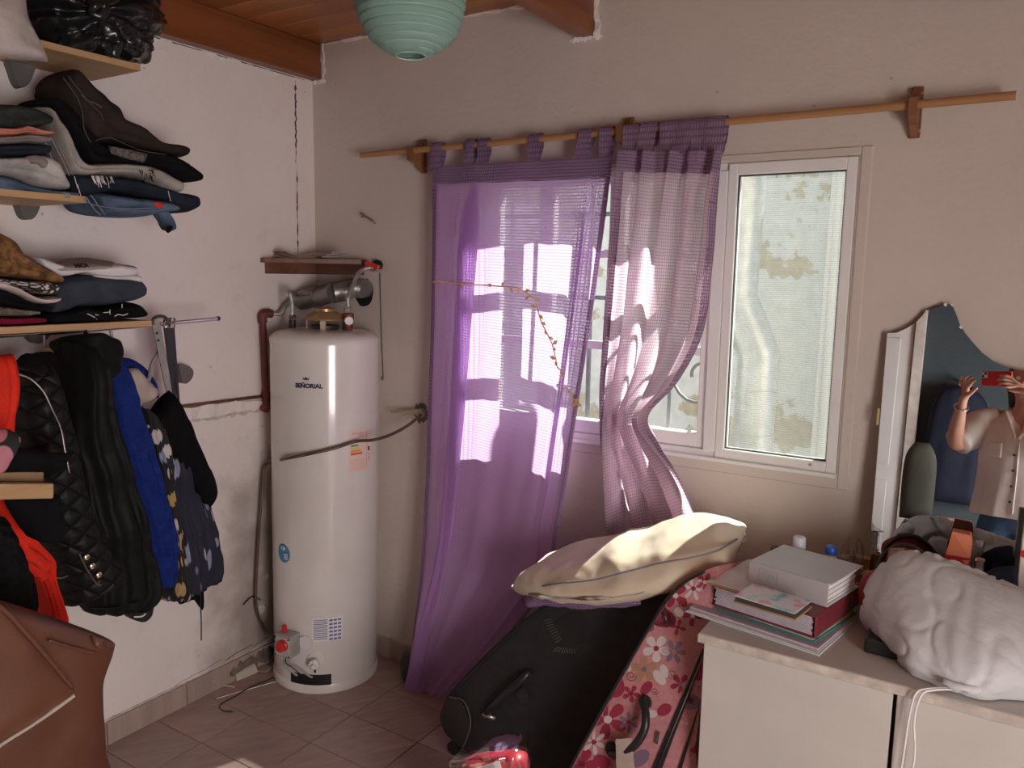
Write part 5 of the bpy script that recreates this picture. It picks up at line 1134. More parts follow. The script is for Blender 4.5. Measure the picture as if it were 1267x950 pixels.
zb = band((806, 968), (876, 802), 12, 0.0015, MATS['black_nylon'], 'zip_band')
obj('zip_teeth', tube(BM(), [clampx(Q(806, 968, 0.0065)), clampx(Q(876, 802, 0.0065))], 0.0016, 6), MATS['zip_metal'], zb, True)
band((836, 968), (877, 868), 5, 0.001, MATS['black_rubber'], 'pocket_piping')
obj('zip_pull', obox(BM(), Q(814, 905, 0.008), Q(811, 920, 0.008) - Q(814, 905, 0.008), Q(818, 906, 0.008) - Q(814, 905, 0.008), pn * 0.003, 0.001), MATS['zip_metal'], zb)
hd = obj('handle', tube(BM(), [Q(756, 932, 0.0), Q(766, 934, 0.03), Q(785, 922, 0.042), Q(797, 903, 0.040), Q(799, 884, 0.030), Q(796, 870, 0.012), Q(799, 862, 0.0)], lambda t: 0.011 - 0.002 * abs(t - 0.5), 10, 6), MATS['black_rubber'], ps, True)
for p in ((757, 926), (799, 868)):
    obj('handle_mount', lathe(BM(), [(0.018, 0), (0.016, 0.008), (0.0, 0.010)], Q(*p, 0.0), 14, pn, False), MATS['black_rubber'], hd, True, 40)
tg = [Q(*p, 0.046) for p in ((762, 914), (782, 913), (786, 960), (784, 985), (764, 985))]
obj('luggage_tag', prism(BM(), tg, pn * 0.0015), mat('tag_beige', (0.50, 0.40, 0.34), 0.7, 0.15, 25), ps)
# the printed flowers (flat print on the cloth)
PR = {}
mat('print_crimson', (0.33, 0.03, 0.07), 0.6, 0.1); mat('print_white', (0.66, 0.58, 0.56), 0.6, 0.05); mat('print_mustard', (0.46, 0.25, 0.15), 0.6, 0.1); mat('print_mauve', (0.24, 0.16, 0.24), 0.6, 0.1); mat('print_dark', (0.14, 0.02, 0.035), 0.6, 0.1)
def pq(k): return PR.setdefault(k, BM())
def inside(px): return True
EDGE = [(692, 992), (706, 950), (737, 893), (769, 836), (800, 782), (826, 740), (843, 722), (868, 708), (890, 700)]
def QI(px, py, off):
    for (xa, ya), (xb, yb_) in zip(EDGE, EDGE[1:]):
        if yb_ <= py <= ya: px = max(px, xa + (xb - xa) * (py - ya) / (yb_ - ya) + 3.5)
    return clampx(Q(px, max(py, 702), off))
def petal_flower(cx, cy, r, n, k, rot=0.0, slim=0.34, centre=None, sq=1.0):
    bm = pq(k)
    for i in range(n):
        a = rot + 2 * PI * i / n; pts = []
        for q in range(10):
            t = 2 * PI * q / 10; lx = r * (0.55 + 0.47 * math.cos(t)); ly = r * slim * math.sin(t) * (0.7 + 0.3 * math.cos(t))
            pts.append((QI(cx + lx * math.cos(a) - ly * math.sin(a), cy + (lx * math.sin(a) + ly * math.cos(a)) * sq, 0.0004 + 0.0001 * (i % 3))))
        prism(bm, pts, pn * 0.0004)
    if centre: dot(cx, cy, r * 0.2, centre)
def dot(cx, cy, r, k, sx=1.0, rot=0.0):
    prism(pq(k), [(QI(cx + r * (sx * math.cos(t) * math.cos(rot) - math.sin(t) * math.sin(rot)), cy + r * (sx * math.cos(t) * math.sin(rot) + math.sin(t) * math.cos(rot)), 0.0010)) for t in (2 * PI * q / 14 for q in range(14))], pn * 0.0005)
def swirl(cx, cy, r, k='print_dark', s=1, n=18, turns=1.6):
    tube(pq(k), [(QI(cx + r * (1 - q / n * 0.85) * math.cos(s * q / n * 2 * PI * turns), cy + r * (1 - q / n * 0.85) * math.sin(s * q / n * 2 * PI * turns), 0.0009)) for q in range(n)], 0.0008, 4)
petal_flower(812, 802, 17, 5, 'print_white', 0.3, 0.42, 'print_crimson'); petal_flower(797, 828, 16, 5, 'print_mustard', 0.9, 0.42, 'print_mauve')
petal_flower(752, 890, 25, 5, 'print_crimson', 0.5, 0.36, 'print_white'); petal_flower(781, 858, 11, 5, 'print_crimson', 0.2, 0.36, 'print_dark')
petal_flower(735, 918, 16, 6, 'print_white', 0.4, 0.24, 'print_crimson'); petal_flower(834, 806, 15, 6, 'print_mauve', 0.1, 0.3, 'print_mustard'); petal_flower(778, 893, 13, 6, 'print_mauve', 0.5, 0.26, 'print_crimson')
petal_flower(858, 728, 15, 6, 'print_white', 0.2, 0.22, 'print_crimson'); petal_flower(836, 737, 17, 4, 'print_crimson', 0.7, 0.42, 'print_white'); petal_flower(857, 762, 13, 4, 'print_crimson', 0.1, 0.36, 'print_white')
petal_flower(720, 945, 20, 5, 'print_crimson', 0.1, 0.44, 'print_dark'); petal_flower(842, 846, 13, 5, 'print_crimson', 0.3, 0.36, 'print_mauve'); petal_flower(828, 912, 13, 5, 'print_mustard', 0.6, 0.28, 'print_white'); petal_flower(850, 895, 10, 5, 'print_crimson', 0.2, 0.36, 'print_white')
petal_flower(872, 720, 12, 5, 'print_crimson', 0.2, 0.36, 'print_white'); petal_flower(839, 776, 10, 4, 'print_crimson', 0.3, 0.34, 'print_dark')
for cx, cy, r, k, sx, ro in ((817, 763, 12, 'print_dark', 1.7, 0.35), (817, 763, 9, 'print_crimson', 1.7, 0.35), (820, 765, 4, 'print_white', 1.6, 0.3), (762, 850, 13, 'print_crimson', 0.85, 0.0), (772, 822, 6, 'print_white', 1.9, 0.7), (765, 829, 5, 'print_white', 1.9, -0.6), (816, 838, 6, 'print_white', 1.8, 0.9), (822, 830, 5, 'print_white', 1.7, 1.2), (800, 851, 6, 'print_crimson', 1.6, -0.9), (854, 868, 10, 'print_mauve', 1.3, 0.1), (853, 867, 5, 'print_crimson', 1.2, 0), (822, 878, 7, 'print_crimson', 1.4, -0.6), (840, 757, 5, 'print_white', 1.4, 0.9), (806, 883, 5, 'print_white', 1.5, 0), (868, 830, 9, 'print_crimson', 1.5, -0.9), (869, 829, 4, 'print_white', 1.5, -0.9), (860, 925, 8, 'print_crimson', 1.3, 0.3), (792, 938, 9, 'print_mauve', 1.5, -0.7), (745, 942, 8, 'print_crimson', 1.4, 0.5)):
    dot(cx, cy, r, k, sx, ro)
for cx, cy, r, s in ((781, 836, 7, 1), (805, 776, 8, -1), (832, 834, 7, 1), (846, 748, 8, 1), (845, 885, 7, -1), (822, 935, 8, 1), (800, 772, 5, 1), (868, 852, 6, 1), (752, 862, 7, -1), (810, 855, 5, 1), (728, 960, 7, 1)):
    swirl(cx, cy, r, 'print_dark', s)
for k, bm in PR.items(): obj('flower_print', bm, MATS[k], ps)['kind'] = 'stuff'

# small black rounded bag behind the foot of the violet curtain, violet cloth caught under the pillow
tag(obj('black_bag', soft(BM(), [Y(500, 806, -0.10), Y(497, 820, -0.10), Y(499, 834, -0.10), Y(505, 842, -0.10)], [Y(540, 800, -0.10), Y(545, 815, -0.10), Y(545, 830, -0.10), Y(540, 842, -0.10)], 0.04, 16, 18), MATS['black_nylon'], None, True), 'black rounded bag peeping out behind the foot of the violet curtain', 'bag')
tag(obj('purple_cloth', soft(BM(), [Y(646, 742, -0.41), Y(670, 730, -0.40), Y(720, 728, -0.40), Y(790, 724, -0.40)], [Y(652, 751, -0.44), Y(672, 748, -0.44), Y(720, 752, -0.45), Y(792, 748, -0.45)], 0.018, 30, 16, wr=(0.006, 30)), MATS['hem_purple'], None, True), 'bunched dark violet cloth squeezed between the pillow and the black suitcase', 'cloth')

# pillow
m, nt, b = new_mat('cream_satin'); v = coords(nt); n1 = nd(nt, 'ShaderNodeTexNoise', Scale=7.0, Detail=4.0); nt.links.new(v, n1.inputs['Vector'])
nt.links.new(ramp(nt, n1.outputs['Fac'], [(0.3, (0.66, 0.55, 0.40)), (0.7, (0.76, 0.67, 0.52))]), b.inputs['Base Color']); b.inputs['Roughness'].default_value = 0.36; b.inputs['Sheen Weight'].default_value = 0.2
pl = thing('pillow', 'cream satin pillow in a thin clear cover lying across the suitcases', 'pillow', Y(780, 720, -0.33))
Lp = [Y(633, 727, -0.36), Y(655, 711, -0.30), Y(692, 690, -0.24), Y(745, 674, -0.21), Y(800, 663, -0.19), Y(845, 652, -0.17), Y(885, 650, -0.16), Y(908, 654, -0.16), Y(917, 662, -0.17)]
Rp = [Y(635, 730, -0.37), Y(660, 736, -0.45), Y(700, 739, -0.48), Y(750, 738, -0.49), Y(800, 731, -0.48), Y(850, 719, -0.46), Y(885, 707, -0.42), Y(905, 694, -0.36), Y(914, 678, -0.28)]
obj('cushion', soft(BM(), Lp, Rp, lambda v: 0.050 + 0.045 * v, 110, 90, 0.95, 0.95, 0.0, 0.3, 0.42, (0.009, 9), 0.016), MATS['cream_satin'], pl, True)
def pillow_seam():
    pts = []
    for (px, py, y) in ((636, 729, -0.375), (660, 727, -0.43), (690, 722, -0.475), (735, 717, -0.505), (775, 707, -0.515), (820, 696, -0.50), (860, 689, -0.47), (890, 680, -0.42), (912, 667, -0.30)): pts.append(Y(px, py, y))
    return pts
obj('piped_seam', tube(BM(), pillow_seam(), 0.0028, 6, 6), mat('seam_grey', (0.20, 0.19, 0.22), 0.7), pl, True)
obj('cover_corner', soft(BM(), [Y(905, 655, -0.2), Y(915, 655, -0.19), Y(926, 661, -0.18)], [Y(905, 690, -0.26), Y(915, 680, -0.24), Y(924, 664, -0.2)], 0.014, 12, 14, wr=(0.006, 30)), MATS['clear_plastic'], pl, True)

# parcel wrapped in clear film on the floor at the frame's lower edge
yq = -0.80
PCL = thing('wrapped_parcel', 'red parcel wrapped in crackling clear film on the floor before the black suitcase', 'parcel', V((Y(605, 950, yq).x, yq, 0)))
Li = [Y(575, 938, yq), Y(569, 960, yq), V((Y(566, 960, yq).x, yq, 0.08)), V((Y(566, 960, yq).x, yq, 0.004))]; Ri = [Y(640, 930, yq), Y(652, 958, yq), V((Y(656, 960, yq).x, yq, 0.08)), V((Y(656, 960, yq).x, yq, 0.004))]
obj('red_contents', soft(BM(), Li, Ri, 0.06, 20, 20, wr=(0.012, 22)), mat('red_paper', (0.42, 0.03, 0.05), 0.4, 0.25, 15), PCL, True)
Lo = [Y(606, 916, yq), Y(578, 930, yq), Y(558, 944, yq), V((Y(552, 960, yq).x, yq, 0.08)), V((Y(550, 960, yq).x, yq, 0.002))]; Ro = [Y(616, 915, yq), Y(632, 921, yq), Y(650, 938, yq), V((Y(662, 960, yq).x, yq, 0.08)), V((Y(664, 960, yq).x, yq, 0.002))]
obj('clear_film', soft(BM(), Lo, Ro, 0.075, 40, 36, wr=(0.014, 26), ridge=0.016), MATS['clear_plastic'], PCL, True)
obj('paper_label', obox(BM(), Y(586, 951, yq - 0.068), Y(618, 941, yq - 0.068) - Y(586, 951, yq - 0.068), V((0, 0.02, 0.0)) + Y(588, 985, yq - 0.07) - Y(586, 951, yq - 0.068), V((0, -0.001, 0))), MATS['sticker_white'], PCL)

# ---------------------------------------------------------------- left wall: shelves, brackets, rod
wood('shelf_pine', (0.36, 0.21, 0.10), (0.55, 0.36, 0.185), 1, 9, 0.5)
mat('bracket_grey', (0.13, 0.125, 0.12), 0.6, 0.1, 10)
mat('shelf_underside', (0.44, 0.31, 0.22), 0.7, 0.1, 10)
def wall_shelf(label, x1, y1, z0, th, brackets):
    t = thing('wall_shelf', label, 'shelf', (0.0, y1, z0), 'wall shelves on the left wall')
    obj('board', box(BM(), (0.0005, -2.3, z0), (x1, y1, z0 + th), 0.0012), MATS['shelf_pine'], t)
    for pts, d in brackets:
        o_ = [X(px, py, 0.001) for px, py in pts]
        obj('bracket', case_shell([p + V((d, 0, 0)) for p in o_], V((1, 0, 0)), d, 0.006), MATS['bracket_grey'], t, True, 50)
    return t
S1, S2, S3 = 2.132, 1.742, 1.403
w1 = wall_shelf('topmost pine wall shelf carrying the black and pale plastic bags', 0.25, -0.905, S1, 0.018, [(((5, 70), (9, 92), (14, 105), (20, 110), (28, 105), (34, 92), (38, 72)), 0.035)])
w2 = wall_shelf('middle pine wall shelf stacked with folded jeans', 0.30, -1.115, S2, 0.018, [(((14, 244), (17, 258), (22, 269), (30, 272), (37, 267), (42, 255), (44, 244)), 0.035)])
w3 = wall_shelf('lower pine wall shelf with folded clothes and the clothes rod beneath', 0.30, -0.942, S3, 0.018, [(((26, 410), (30, 418), (38, 424), (48, 421), (54, 411)), 0.035), (((212, 451), (216, 470), (221, 473), (228, 466), (229, 457), (222, 451)), 0.045)])
obj('end_batten', obox(BM(), X(-30, 66, 0.30), X(17, 72, 0.30) - X(-30, 66, 0.30), X(17, 46, 0.30) - X(17, 72, 0.30), V((-0.05, 0, 0)), 0.002), MATS['shelf_pine'], w1)
RODX, RODZ = 0.20, 1.388
rd_ = thing('clothes_rod', 'thin steel clothes rod under the lower shelf with its end sticking out', 'rod', (RODX, -0.63, RODZ))
re_ = V((RODX, X(270, 394, RODX).y, X(270, 394, RODX).z)); rs_ = V((RODX, -1.0, RODZ + 0.006)); 
obj('rod', tube(BM(), [re_, V((RODX, -0.945, 1.398)), V((RODX, -1.2, 1.392)), V((RODX, -2.3, 1.386))], 0.0065, 10), MATS['chrome'], rd_, True, 40)
obj('end_cap', tube(BM(), [re_ + V((0, 0.004, 0)), re_ - V((0, 0.006, 0))], 0.0075, 10), MATS['dark_metal'], rd_, True, 40)

# ---- bags on the top shelf
mat('bin_liner', (0.012, 0.013, 0.014), 0.22, 0.2, 20)
BGP = 0.15
bb_ = thing('bin_bag', 'full shiny black bin bag knotted at the front on the topmost shelf', 'bag', V((BGP, X(110, 40, BGP).y, S1 + 0.018)))
Lb_ = [X(60, -70, BGP), X(35, -30, BGP), X(30, 0, BGP), X(38, 30, BGP), X(54, 58, BGP), X(80, 72, BGP)]
Rb_ = [X(150, -75, BGP), X(185, -35, BGP), X(189, 5, BGP), X(187, 40, BGP), X(172, 70, BGP), X(150, 76, BGP)]
bm = soft(BM(), Lb_, Rb_, 0.13, 90, 90, 0.85, 0.85, 0.2, 0.35, 0.3, (0.0, 1))
kc = X(125, 12, BGP + 0.13)
bm.normal_update()
for vv in bm.verts:
    d = vv.co - kc; r = math.hypot(d.y, d.z); a = math.atan2(d.z, d.y)
    rad = math.sin(a * 9 + 3 * noise.noise(vv.co * 9)) * 0.011 * min(1, r * 14) * math.exp(-r * 4) * 2.2
    cr_ = noise.noise(vv.co * 26 + V((5, 5, 5))); cr2 = noise.noise(vv.co * 55)
    k = 1 if vv.normal.x > -0.2 else 0.2
    vv.co += vv.normal * k * (rad + 0.010 * (1 - abs(cr_) * 4) * (abs(cr_) < 0.25) + 0.004 * cr2)
    vv.co.x = max(0.006, vv.co.x); vv.co.z = max(vv.co.z, S1 + 0.019) if vv.co.x < 0.252 else vv.co.z
obj('liner', bm, MATS['bin_liner'], bb_, True)
rings = []
kp = [X(112, 8, 0.30), X(122, 2, 0.31), X(130, 10, 0.315), X(124, 20, 0.31), X(114, 15, 0.305), X(120, 6, 0.32), X(138, 2, 0.31), X(150, -6, 0.30)]
obj('knot', tube(BM(), kp, lambda t: 0.016 - 0.008 * t, 10, 6), MATS['bin_liner'], bb_, True)
m, nt, b = new_mat('pale_film'); v = coords(nt); n1 = nd(nt, 'ShaderNodeTexNoise', Scale=14.0, Detail=5.0); nt.links.new(v, n1.inputs['Vector'])
nt.links.new(ramp(nt, n1.outputs['Fac'], [(0.3, (0.50, 0.44, 0.41)), (0.7, (0.62, 0.56, 0.53))]), b.inputs['Base Color']); b.inputs['Roughness'].default_value = 0.3; b.inputs['Alpha'].default_value = 0.93; bump(nt, b, n1.outputs['Fac'], 0.5, 0.02)
Lw = [X(-60, -60, 0.27), X(-60, 0, 0.27), X(-60, 40, 0.27), X(-60, 70, 0.27)]; Rw = [X(22, -60, 0.27), X(28, 0, 0.27), X(42, 45, 0.27), X(61, 77, 0.27)]
wb_ = tag(obj('plastic_bag', soft(BM(), Lw, Rw, 0.055, 50, 40, 0.8, 0.8, 0.6, 0.35, 0.12, (0.010, 16), 0.014), MATS['pale_film'], None, True), 'pale translucent plastic bag hanging over the front of the topmost shelf', 'bag')

# ---- folded clothes
def cloth(name, col, rough=0.9, var=0.25, scale=14, bmp=0.3, bs=160, wrk=0.55):
    if name in MATS: return MATS[name]
    m = mat(name, col, rough, var, scale, bmp, bs, spec=0.12); nt = m.node_tree; b = nt.nodes['Principled BSDF']; old = b.inputs['Normal'].links[0].from_socket
    v = coords(nt); n = nd(nt, 'ShaderNodeTexNoise', noise_type='RIDGED_MULTIFRACTAL', Scale=8.0, Detail=3.0, Distortion=1.2); nt.links.new(v, n.inputs['Vector'])
    k = nd(nt, 'ShaderNodeBump', Strength=wrk, Distance=0.02); nt.links.new(n.outputs['Fac'], k.inputs['Height']); nt.links.new(old, k.inputs['Normal']); nt.links.new(k.outputs[0], b.inputs['Normal']); return m
cloth('denim_brown', (0.034, 0.025, 0.022)); cloth('cloth_black', (0.007, 0.007, 0.008), 0.9, 0.2); cloth('denim_grey', (0.36, 0.33, 0.30)); cloth('denim_dark', (0.02, 0.025, 0.038)); cloth('denim_blue', (0.10, 0.145, 0.22), var=0.45, scale=9); cloth('denim_light', (0.40, 0.39, 0.37), var=0.35)
cloth('camo_dark', (0.03, 0.035, 0.032), var=0.6); cloth('coral', (0.52, 0.20, 0.15)); cloth('taupe', (0.23, 0.19, 0.18)); cloth('slate', (0.045, 0.052, 0.07), var=0.25); cloth('tee_white', (0.72, 0.70, 0.70), var=0.05); cloth('tan_print', (0.19, 0.095, 0.042), var=0.75, scale=45); cloth('crimson_cloth', (0.20, 0.012, 0.035))
cloth('sequin_olive', (0.16, 0.14, 0.10), 0.4, 0.6, 120); cloth('panel_taupe', (0.40, 0.34, 0.31), var=0.05)
def fold(name, label, cat, top, bot, m_, x=0.17, d=0.11, group=None, rows=70, seg=56, wr=(0.007, 16), ridge=0.014, **kw):
    o = obj(name, soft(BM(), [X(p[0], p[1], x) for p in top], [X(p[0], p[1], x) for p in bot], d, rows, seg, 0.55, 0.75, kw.pop('t0', 0.6), kw.pop('t1', 0.6), kw.pop('tl', 0.05), wr, ridge, None, (1, 0, 0), kw.pop('seed', len(name) + top[0][0] * 0.1), 0.0, kw.pop('layers', 2), 0.03), MATS[m_], None, True)
    return tag(o, label, cat, group)
GJ = 'folded trousers on the middle shelf'
j1 = fold('folded_trousers', 'charcoal brown jeans on top of the slanting trouser pile, right side of middle shelf', 'trousers', [(73, 91), (80, 89), (100, 108), (115, 121), (132, 133), (140, 148), (160, 158), (180, 176), (206, 181), (217, 188)], [(60, 104), (66, 122), (80, 150), (92, 172), (108, 179), (125, 178), (150, 184), (180, 191), (200, 194), (212, 196)], 'denim_brown', 0.19, 0.10, GJ, ridge=0.010)
obj('frayed_hem', soft(BM(), [X(134, 180, 0.29), X(150, 183, 0.29), X(182, 190, 0.29)], [X(138, 190, 0.29), X(155, 196, 0.29), X(178, 201, 0.29)], 0.012, 16, 14, wr=(0.004, 60)), cloth('fray_grey', (0.14, 0.125, 0.115), var=0.6, scale=90), j1, True)
obj('back_fold', soft(BM(), [X(60, 106, 0.14), X(72, 118, 0.14), X(90, 150, 0.14)], [X(57, 112, 0.14), X(66, 140, 0.14), X(84, 176, 0.14)], 0.08, 20, 18, wr=(0.005, 30)), MATS['denim_brown'], j1, True)
fold('folded_trousers', 'black trousers second from the top of the slanting pile', 'trousers', [(38, 124), (50, 126), (70, 135), (85, 155), (105, 176), (135, 182), (175, 186), (200, 196), (222, 212), (230, 221)], [(40, 132), (56, 155), (75, 185), (92, 206), (120, 208), (150, 209), (175, 212), (200, 219), (218, 226), (228, 226)], 'cloth_black', 0.17, 0.11, GJ)
j3 = fold('folded_trousers', 'pale grey frayed jeans third from the top of the slanting pile', 'trousers', [(36, 134), (46, 140), (60, 160), (75, 185), (88, 203), (110, 203), (140, 203), (170, 208), (195, 220), (210, 230)], [(40, 142), (50, 172), (58, 195), (66, 214), (85, 219), (110, 218), (140, 219), (165, 225), (185, 236), (205, 241)], 'denim_grey', 0.185, 0.105, GJ)
bm = BM(); rnd = random.Random(4)
for k in range(26):
    px = 113 + 26 * rnd.random(); p = X(px, 217 + 2 * rnd.random(), 0.285)
    tube(bm, [p, p + V((0.002, 0.004 * rnd.random(), -0.008)), p + V((0.004, 0.012 * (rnd.random() - 0.3), -0.014 - 0.016 * rnd.random()))], 0.0008, 4)
for px, py in ((92, 222), (96, 232), (208, 240)):
    p = X(px, py - 4, 0.285); tube(bm, [p, p + V((0.002, 0.002, -0.015)), p + V((0.002, 0.006, -0.03))], 0.0011, 4)
obj('loose_threads', bm, MATS['tee_white'], j3); bm = BM()
for k in range(30):
    p = X(172 + 18 * rnd.random(), 209 + 16 * rnd.random(), 0.298); tube(bm, [p, p + V((0.002, 0.010 * (rnd.random() - 0.5), -0.012 * rnd.random()))], 0.0011, 4)
obj('torn_knee', bm, MATS['cloth_black'], j3)
fold('folded_trousers', 'very dark jeans fourth down the slanting pile, above the hanging blue jeans', 'trousers', [(68, 214), (90, 219), (120, 220), (150, 222), (180, 232), (200, 238), (216, 240), (225, 245)], [(70, 246), (95, 246), (120, 240), (150, 246), (180, 252), (200, 257), (215, 264), (226, 256)], 'denim_dark', 0.17, 0.11, GJ)
j5 = fold('folded_trousers', 'faded blue jeans at the bottom right with a cuff hanging off the middle shelf', 'trousers', [(96, 243), (104, 239), (120, 240), (145, 244), (170, 247), (190, 251), (203, 259)], [(101, 250), (106, 262), (118, 267), (140, 269), (165, 269), (185, 264), (200, 262)], 'denim_blue', 0.21, 0.105, GJ)
obj('hanging_cuff', soft(BM(), [X(188, 258, 0.26), X(196, 270, 0.26), X(203, 281, 0.26), X(207, 286, 0.26)], [X(202, 259, 0.26), X(209, 268, 0.26), X(213, 278, 0.26), X(212, 285, 0.26)], 0.03, 18, 18, wr=(0.003, 30)), MATS['denim_blue'], j5, True)
obj('cuff_opening', lathe(BM(), [(0.0, 0.0), (0.012, 0.0), (0.013, 0.004)], X(209, 283, 0.285), 14, V((0.7, 0.3, -0.6))), MATS['cloth_black'], j5, True)
obj('red_patch', soft(BM(), [X(191, 250, 0.312), X(197, 250, 0.312), X(202, 253, 0.312)], [X(192, 255, 0.312), X(197, 257, 0.312), X(202, 256, 0.312)], 0.002, 8, 10, wr=(0, 1)), MATS['red_plastic'], j5, True)
def seam(par, pts, x, m_, r=0.0016): obj('seam', tube(BM(), [X(px, py, x) for px, py in pts], r, 5, 6), MATS[m_], par, True)
mat('stitch_brown', (0.085, 0.062, 0.052), 0.9); mat('stitch_blue', (0.2, 0.24, 0.30), 0.9); mat('stitch_grey', (0.24, 0.22, 0.2), 0.9)
seam(j1, ((78, 96), (84, 104), (96, 122), (102, 140), (104, 160), (112, 176)), 0.288, 'stitch_brown'); seam(j1, ((84, 94), (100, 114), (112, 128), (124, 140), (128, 150)), 0.288, 'stitch_brown')
seam(j1, ((118, 174), (135, 170), (150, 176), (175, 186), (205, 191)), 0.290, 'stitch_brown', 0.0012); seam(j1, ((100, 116), (108, 124), (118, 128), (126, 133)), 0.292, 'stitch_brown', 0.003)
seam(j3, ((52, 165), (64, 195), (72, 214)), 0.291, 'stitch_grey'); seam(j3, ((62, 168), (76, 196), (86, 217)), 0.292, 'stitch_grey', 0.0022); seam(j3, ((66, 168), (80, 196), (90, 217)), 0.291, 'stitch_grey', 0.0012)
seam(j5, ((104, 246), (112, 252), (130, 256), (160, 258), (190, 257)), 0.314, 'stitch_blue'); seam(j5, ((106, 243), (116, 258), (124, 266)), 0.313, 'stitch_blue', 0.002); seam(j5, ((112, 241), (120, 252), (130, 266)), 0.313, 'stitch_blue', 0.002)
GL = 'folded clothes at the left of the middle shelf'
fold('folded_garment', 'dark camouflage garment topmost of the left pile on the middle shelf', 'clothing', [(-30, 130), (0, 130), (20, 133), (38, 142), (46, 150)], [(-30, 165), (0, 164), (20, 163), (35, 160), (44, 156)], 'camo_dark', 0.21, 0.09, GL)
fold('folded_garment', 'coral pink garment with ruffled edge, second in the left pile of the middle shelf', 'clothing', [(-30, 158), (0, 160), (15, 157), (30, 162), (48, 165)], [(-30, 172), (0, 171), (15, 169), (32, 171), (46, 169)], 'coral', 0.22, 0.09, GL)
fold('folded_garment', 'taupe grey garment under the coral one on the middle shelf', 'clothing', [(-30, 170), (0, 169), (15, 167), (30, 169), (43, 172)], [(-30, 182), (0, 181), (15, 180), (30, 181), (42, 179)], 'taupe', 0.22, 0.09, GL)
fold('folded_garment', 'navy garment under the taupe one on the middle shelf', 'clothing', [(-30, 180), (0, 179), (20, 179), (36, 180), (43, 182)], [(-30, 198), (0, 197), (20, 196), (36, 195), (43, 192)], 'denim_dark', 0.22, 0.09, GL)
j6 = fold('folded_trousers', 'light grey washed jeans bunched in the left pile of the middle shelf', 'trousers', [(-30, 196), (0, 195), (20, 193), (36, 191), (48, 193), (57, 200), (62, 215), (68, 232)], [(-30, 216), (0, 220), (18, 226), (30, 232), (42, 235), (52, 235), (60, 235), (67, 236)], 'denim_light', 0.22, 0.09, GL, ridge=0.014)
obj('fold_lip', soft(BM(), [X(30, 194, 0.30), X(45, 192, 0.30), X(59, 201, 0.30)], [X(38, 201, 0.31), X(48, 203, 0.31), X(56, 208, 0.31)], 0.010, 14, 14), MATS['taupe'], j6, True)
j7 = fold('folded_trousers', 'blue jeans lowest in the left pile of the middle shelf', 'trousers', [(-30, 214), (0, 222), (20, 230), (50, 236), (80, 238)], [(-30, 246), (0, 243), (25, 247), (50, 248), (78, 247)], 'denim_blue', 0.20, 0.10, GL)
obj('hem_band', soft(BM(), [X(71, 237, 0.27), X(75, 237, 0.27), X(80, 238, 0.27)], [X(71, 247, 0.27), X(75, 248, 0.27), X(79, 247, 0.27)], 0.035, 8, 14, wr=(0.002, 40)), MATS['denim_light'], j7, True)

GS = 'folded clothes on the lower shelf'
fold('folded_garment', 'slate grey folded garment, thickest on the lower shelf', 'clothing', [(44, 352), (58, 342), (80, 338), (110, 338), (140, 340), (155, 345), (160, 356)], [(40, 392), (60, 388), (80, 381), (105, 380), (130, 376), (150, 371), (158, 365)], 'slate', 0.16, 0.11, GS, wr=(0.006, 12))
fold('folded_garment', 'black folded garment flat on the right of the lower shelf under the slate one', 'clothing', [(38, 385), (60, 383), (80, 378), (98, 379), (112, 385), (120, 391)], [(38, 400), (60, 399), (80, 399), (98, 398), (110, 397), (118, 396)], 'cloth_black', 0.18, 0.11, GS)
m8 = fold('folded_garment', 'black garment with white print lines at the right end of the lower shelf', 'clothing', [(108, 382), (122, 377), (140, 374), (153, 374), (162, 386)], [(112, 395), (125, 395), (140, 394), (152, 393), (160, 391)], 'cloth_black', 0.175, 0.105, GS)
bm = BM()
for pts in (((108, 388), (116, 392), (120, 395)), ((140, 393), (146, 389), (152, 390), (158, 388)), ((151, 376), (151, 381)), ((118, 389), (122, 390)), ((126, 387), (136, 386)), ((136, 383), (136, 390))): tube(bm, [X(a, c, 0.283) for a, c in pts], 0.0013, 5, 4)
obj('white_print', bm, MATS['tee_white'], m8)
tee = fold('folded_tshirt', 'white T-shirt with black lettering on top of the slate garment', 'T-shirt', [(27, 318), (33, 317), (55, 325), (75, 330), (100, 328), (125, 325), (150, 328)], [(29, 328), (42, 341), (60, 343), (82, 338), (100, 343), (125, 345), (152, 341)], 'tee_white', 0.16, 0.10, GS, ridge=0.008)
obj('grey_panel', soft(BM(), [X(66, 329, 0.2), X(80, 322, 0.17), X(105, 320, 0.17), X(125, 323, 0.17), X(143, 326, 0.18)], [X(70, 333, 0.25), X(85, 333, 0.265), X(105, 333, 0.265), X(125, 332, 0.265), X(142, 331, 0.25)], 0.008, 20, 14, wr=(0.001, 20)), MATS['panel_taupe'], tee, True)
me = text_mesh('MICA', 0.020, 0, 0.0006, 0.0005); bm = BM(); bm.from_mesh(me); bpy.data.meshes.remove(me)
tc_ = X(102, 331, 0.278); bm.transform(Matrix(((-0.3, -0.55, 0.75, tc_.x), (0.95, -0.1, 0.3, tc_.y), (0.05, 0.83, 0.6, tc_.z), (0, 0, 0, 1)))); obj('lettering', bm, MATS['ink_black'], tee)
fold('folded_tshirt', 'second white T-shirt folded beneath the lettered one', 'T-shirt', [(95, 338), (110, 340), (130, 340), (152, 338)], [(94, 343), (110, 345), (135, 347), (153, 351)], 'tee_white', 0.16, 0.105, GS)
t9 = fold('folded_garment', 'tan brown garment with dark pattern at the top left of the lower shelf', 'clothing', [(-30, 280), (0, 293), (8, 308), (25, 320), (45, 333), (60, 345)], [(-30, 342), (0, 345), (15, 346), (30, 347), (42, 349), (54, 350)], 'tan_print', 0.20, 0.10, GS)
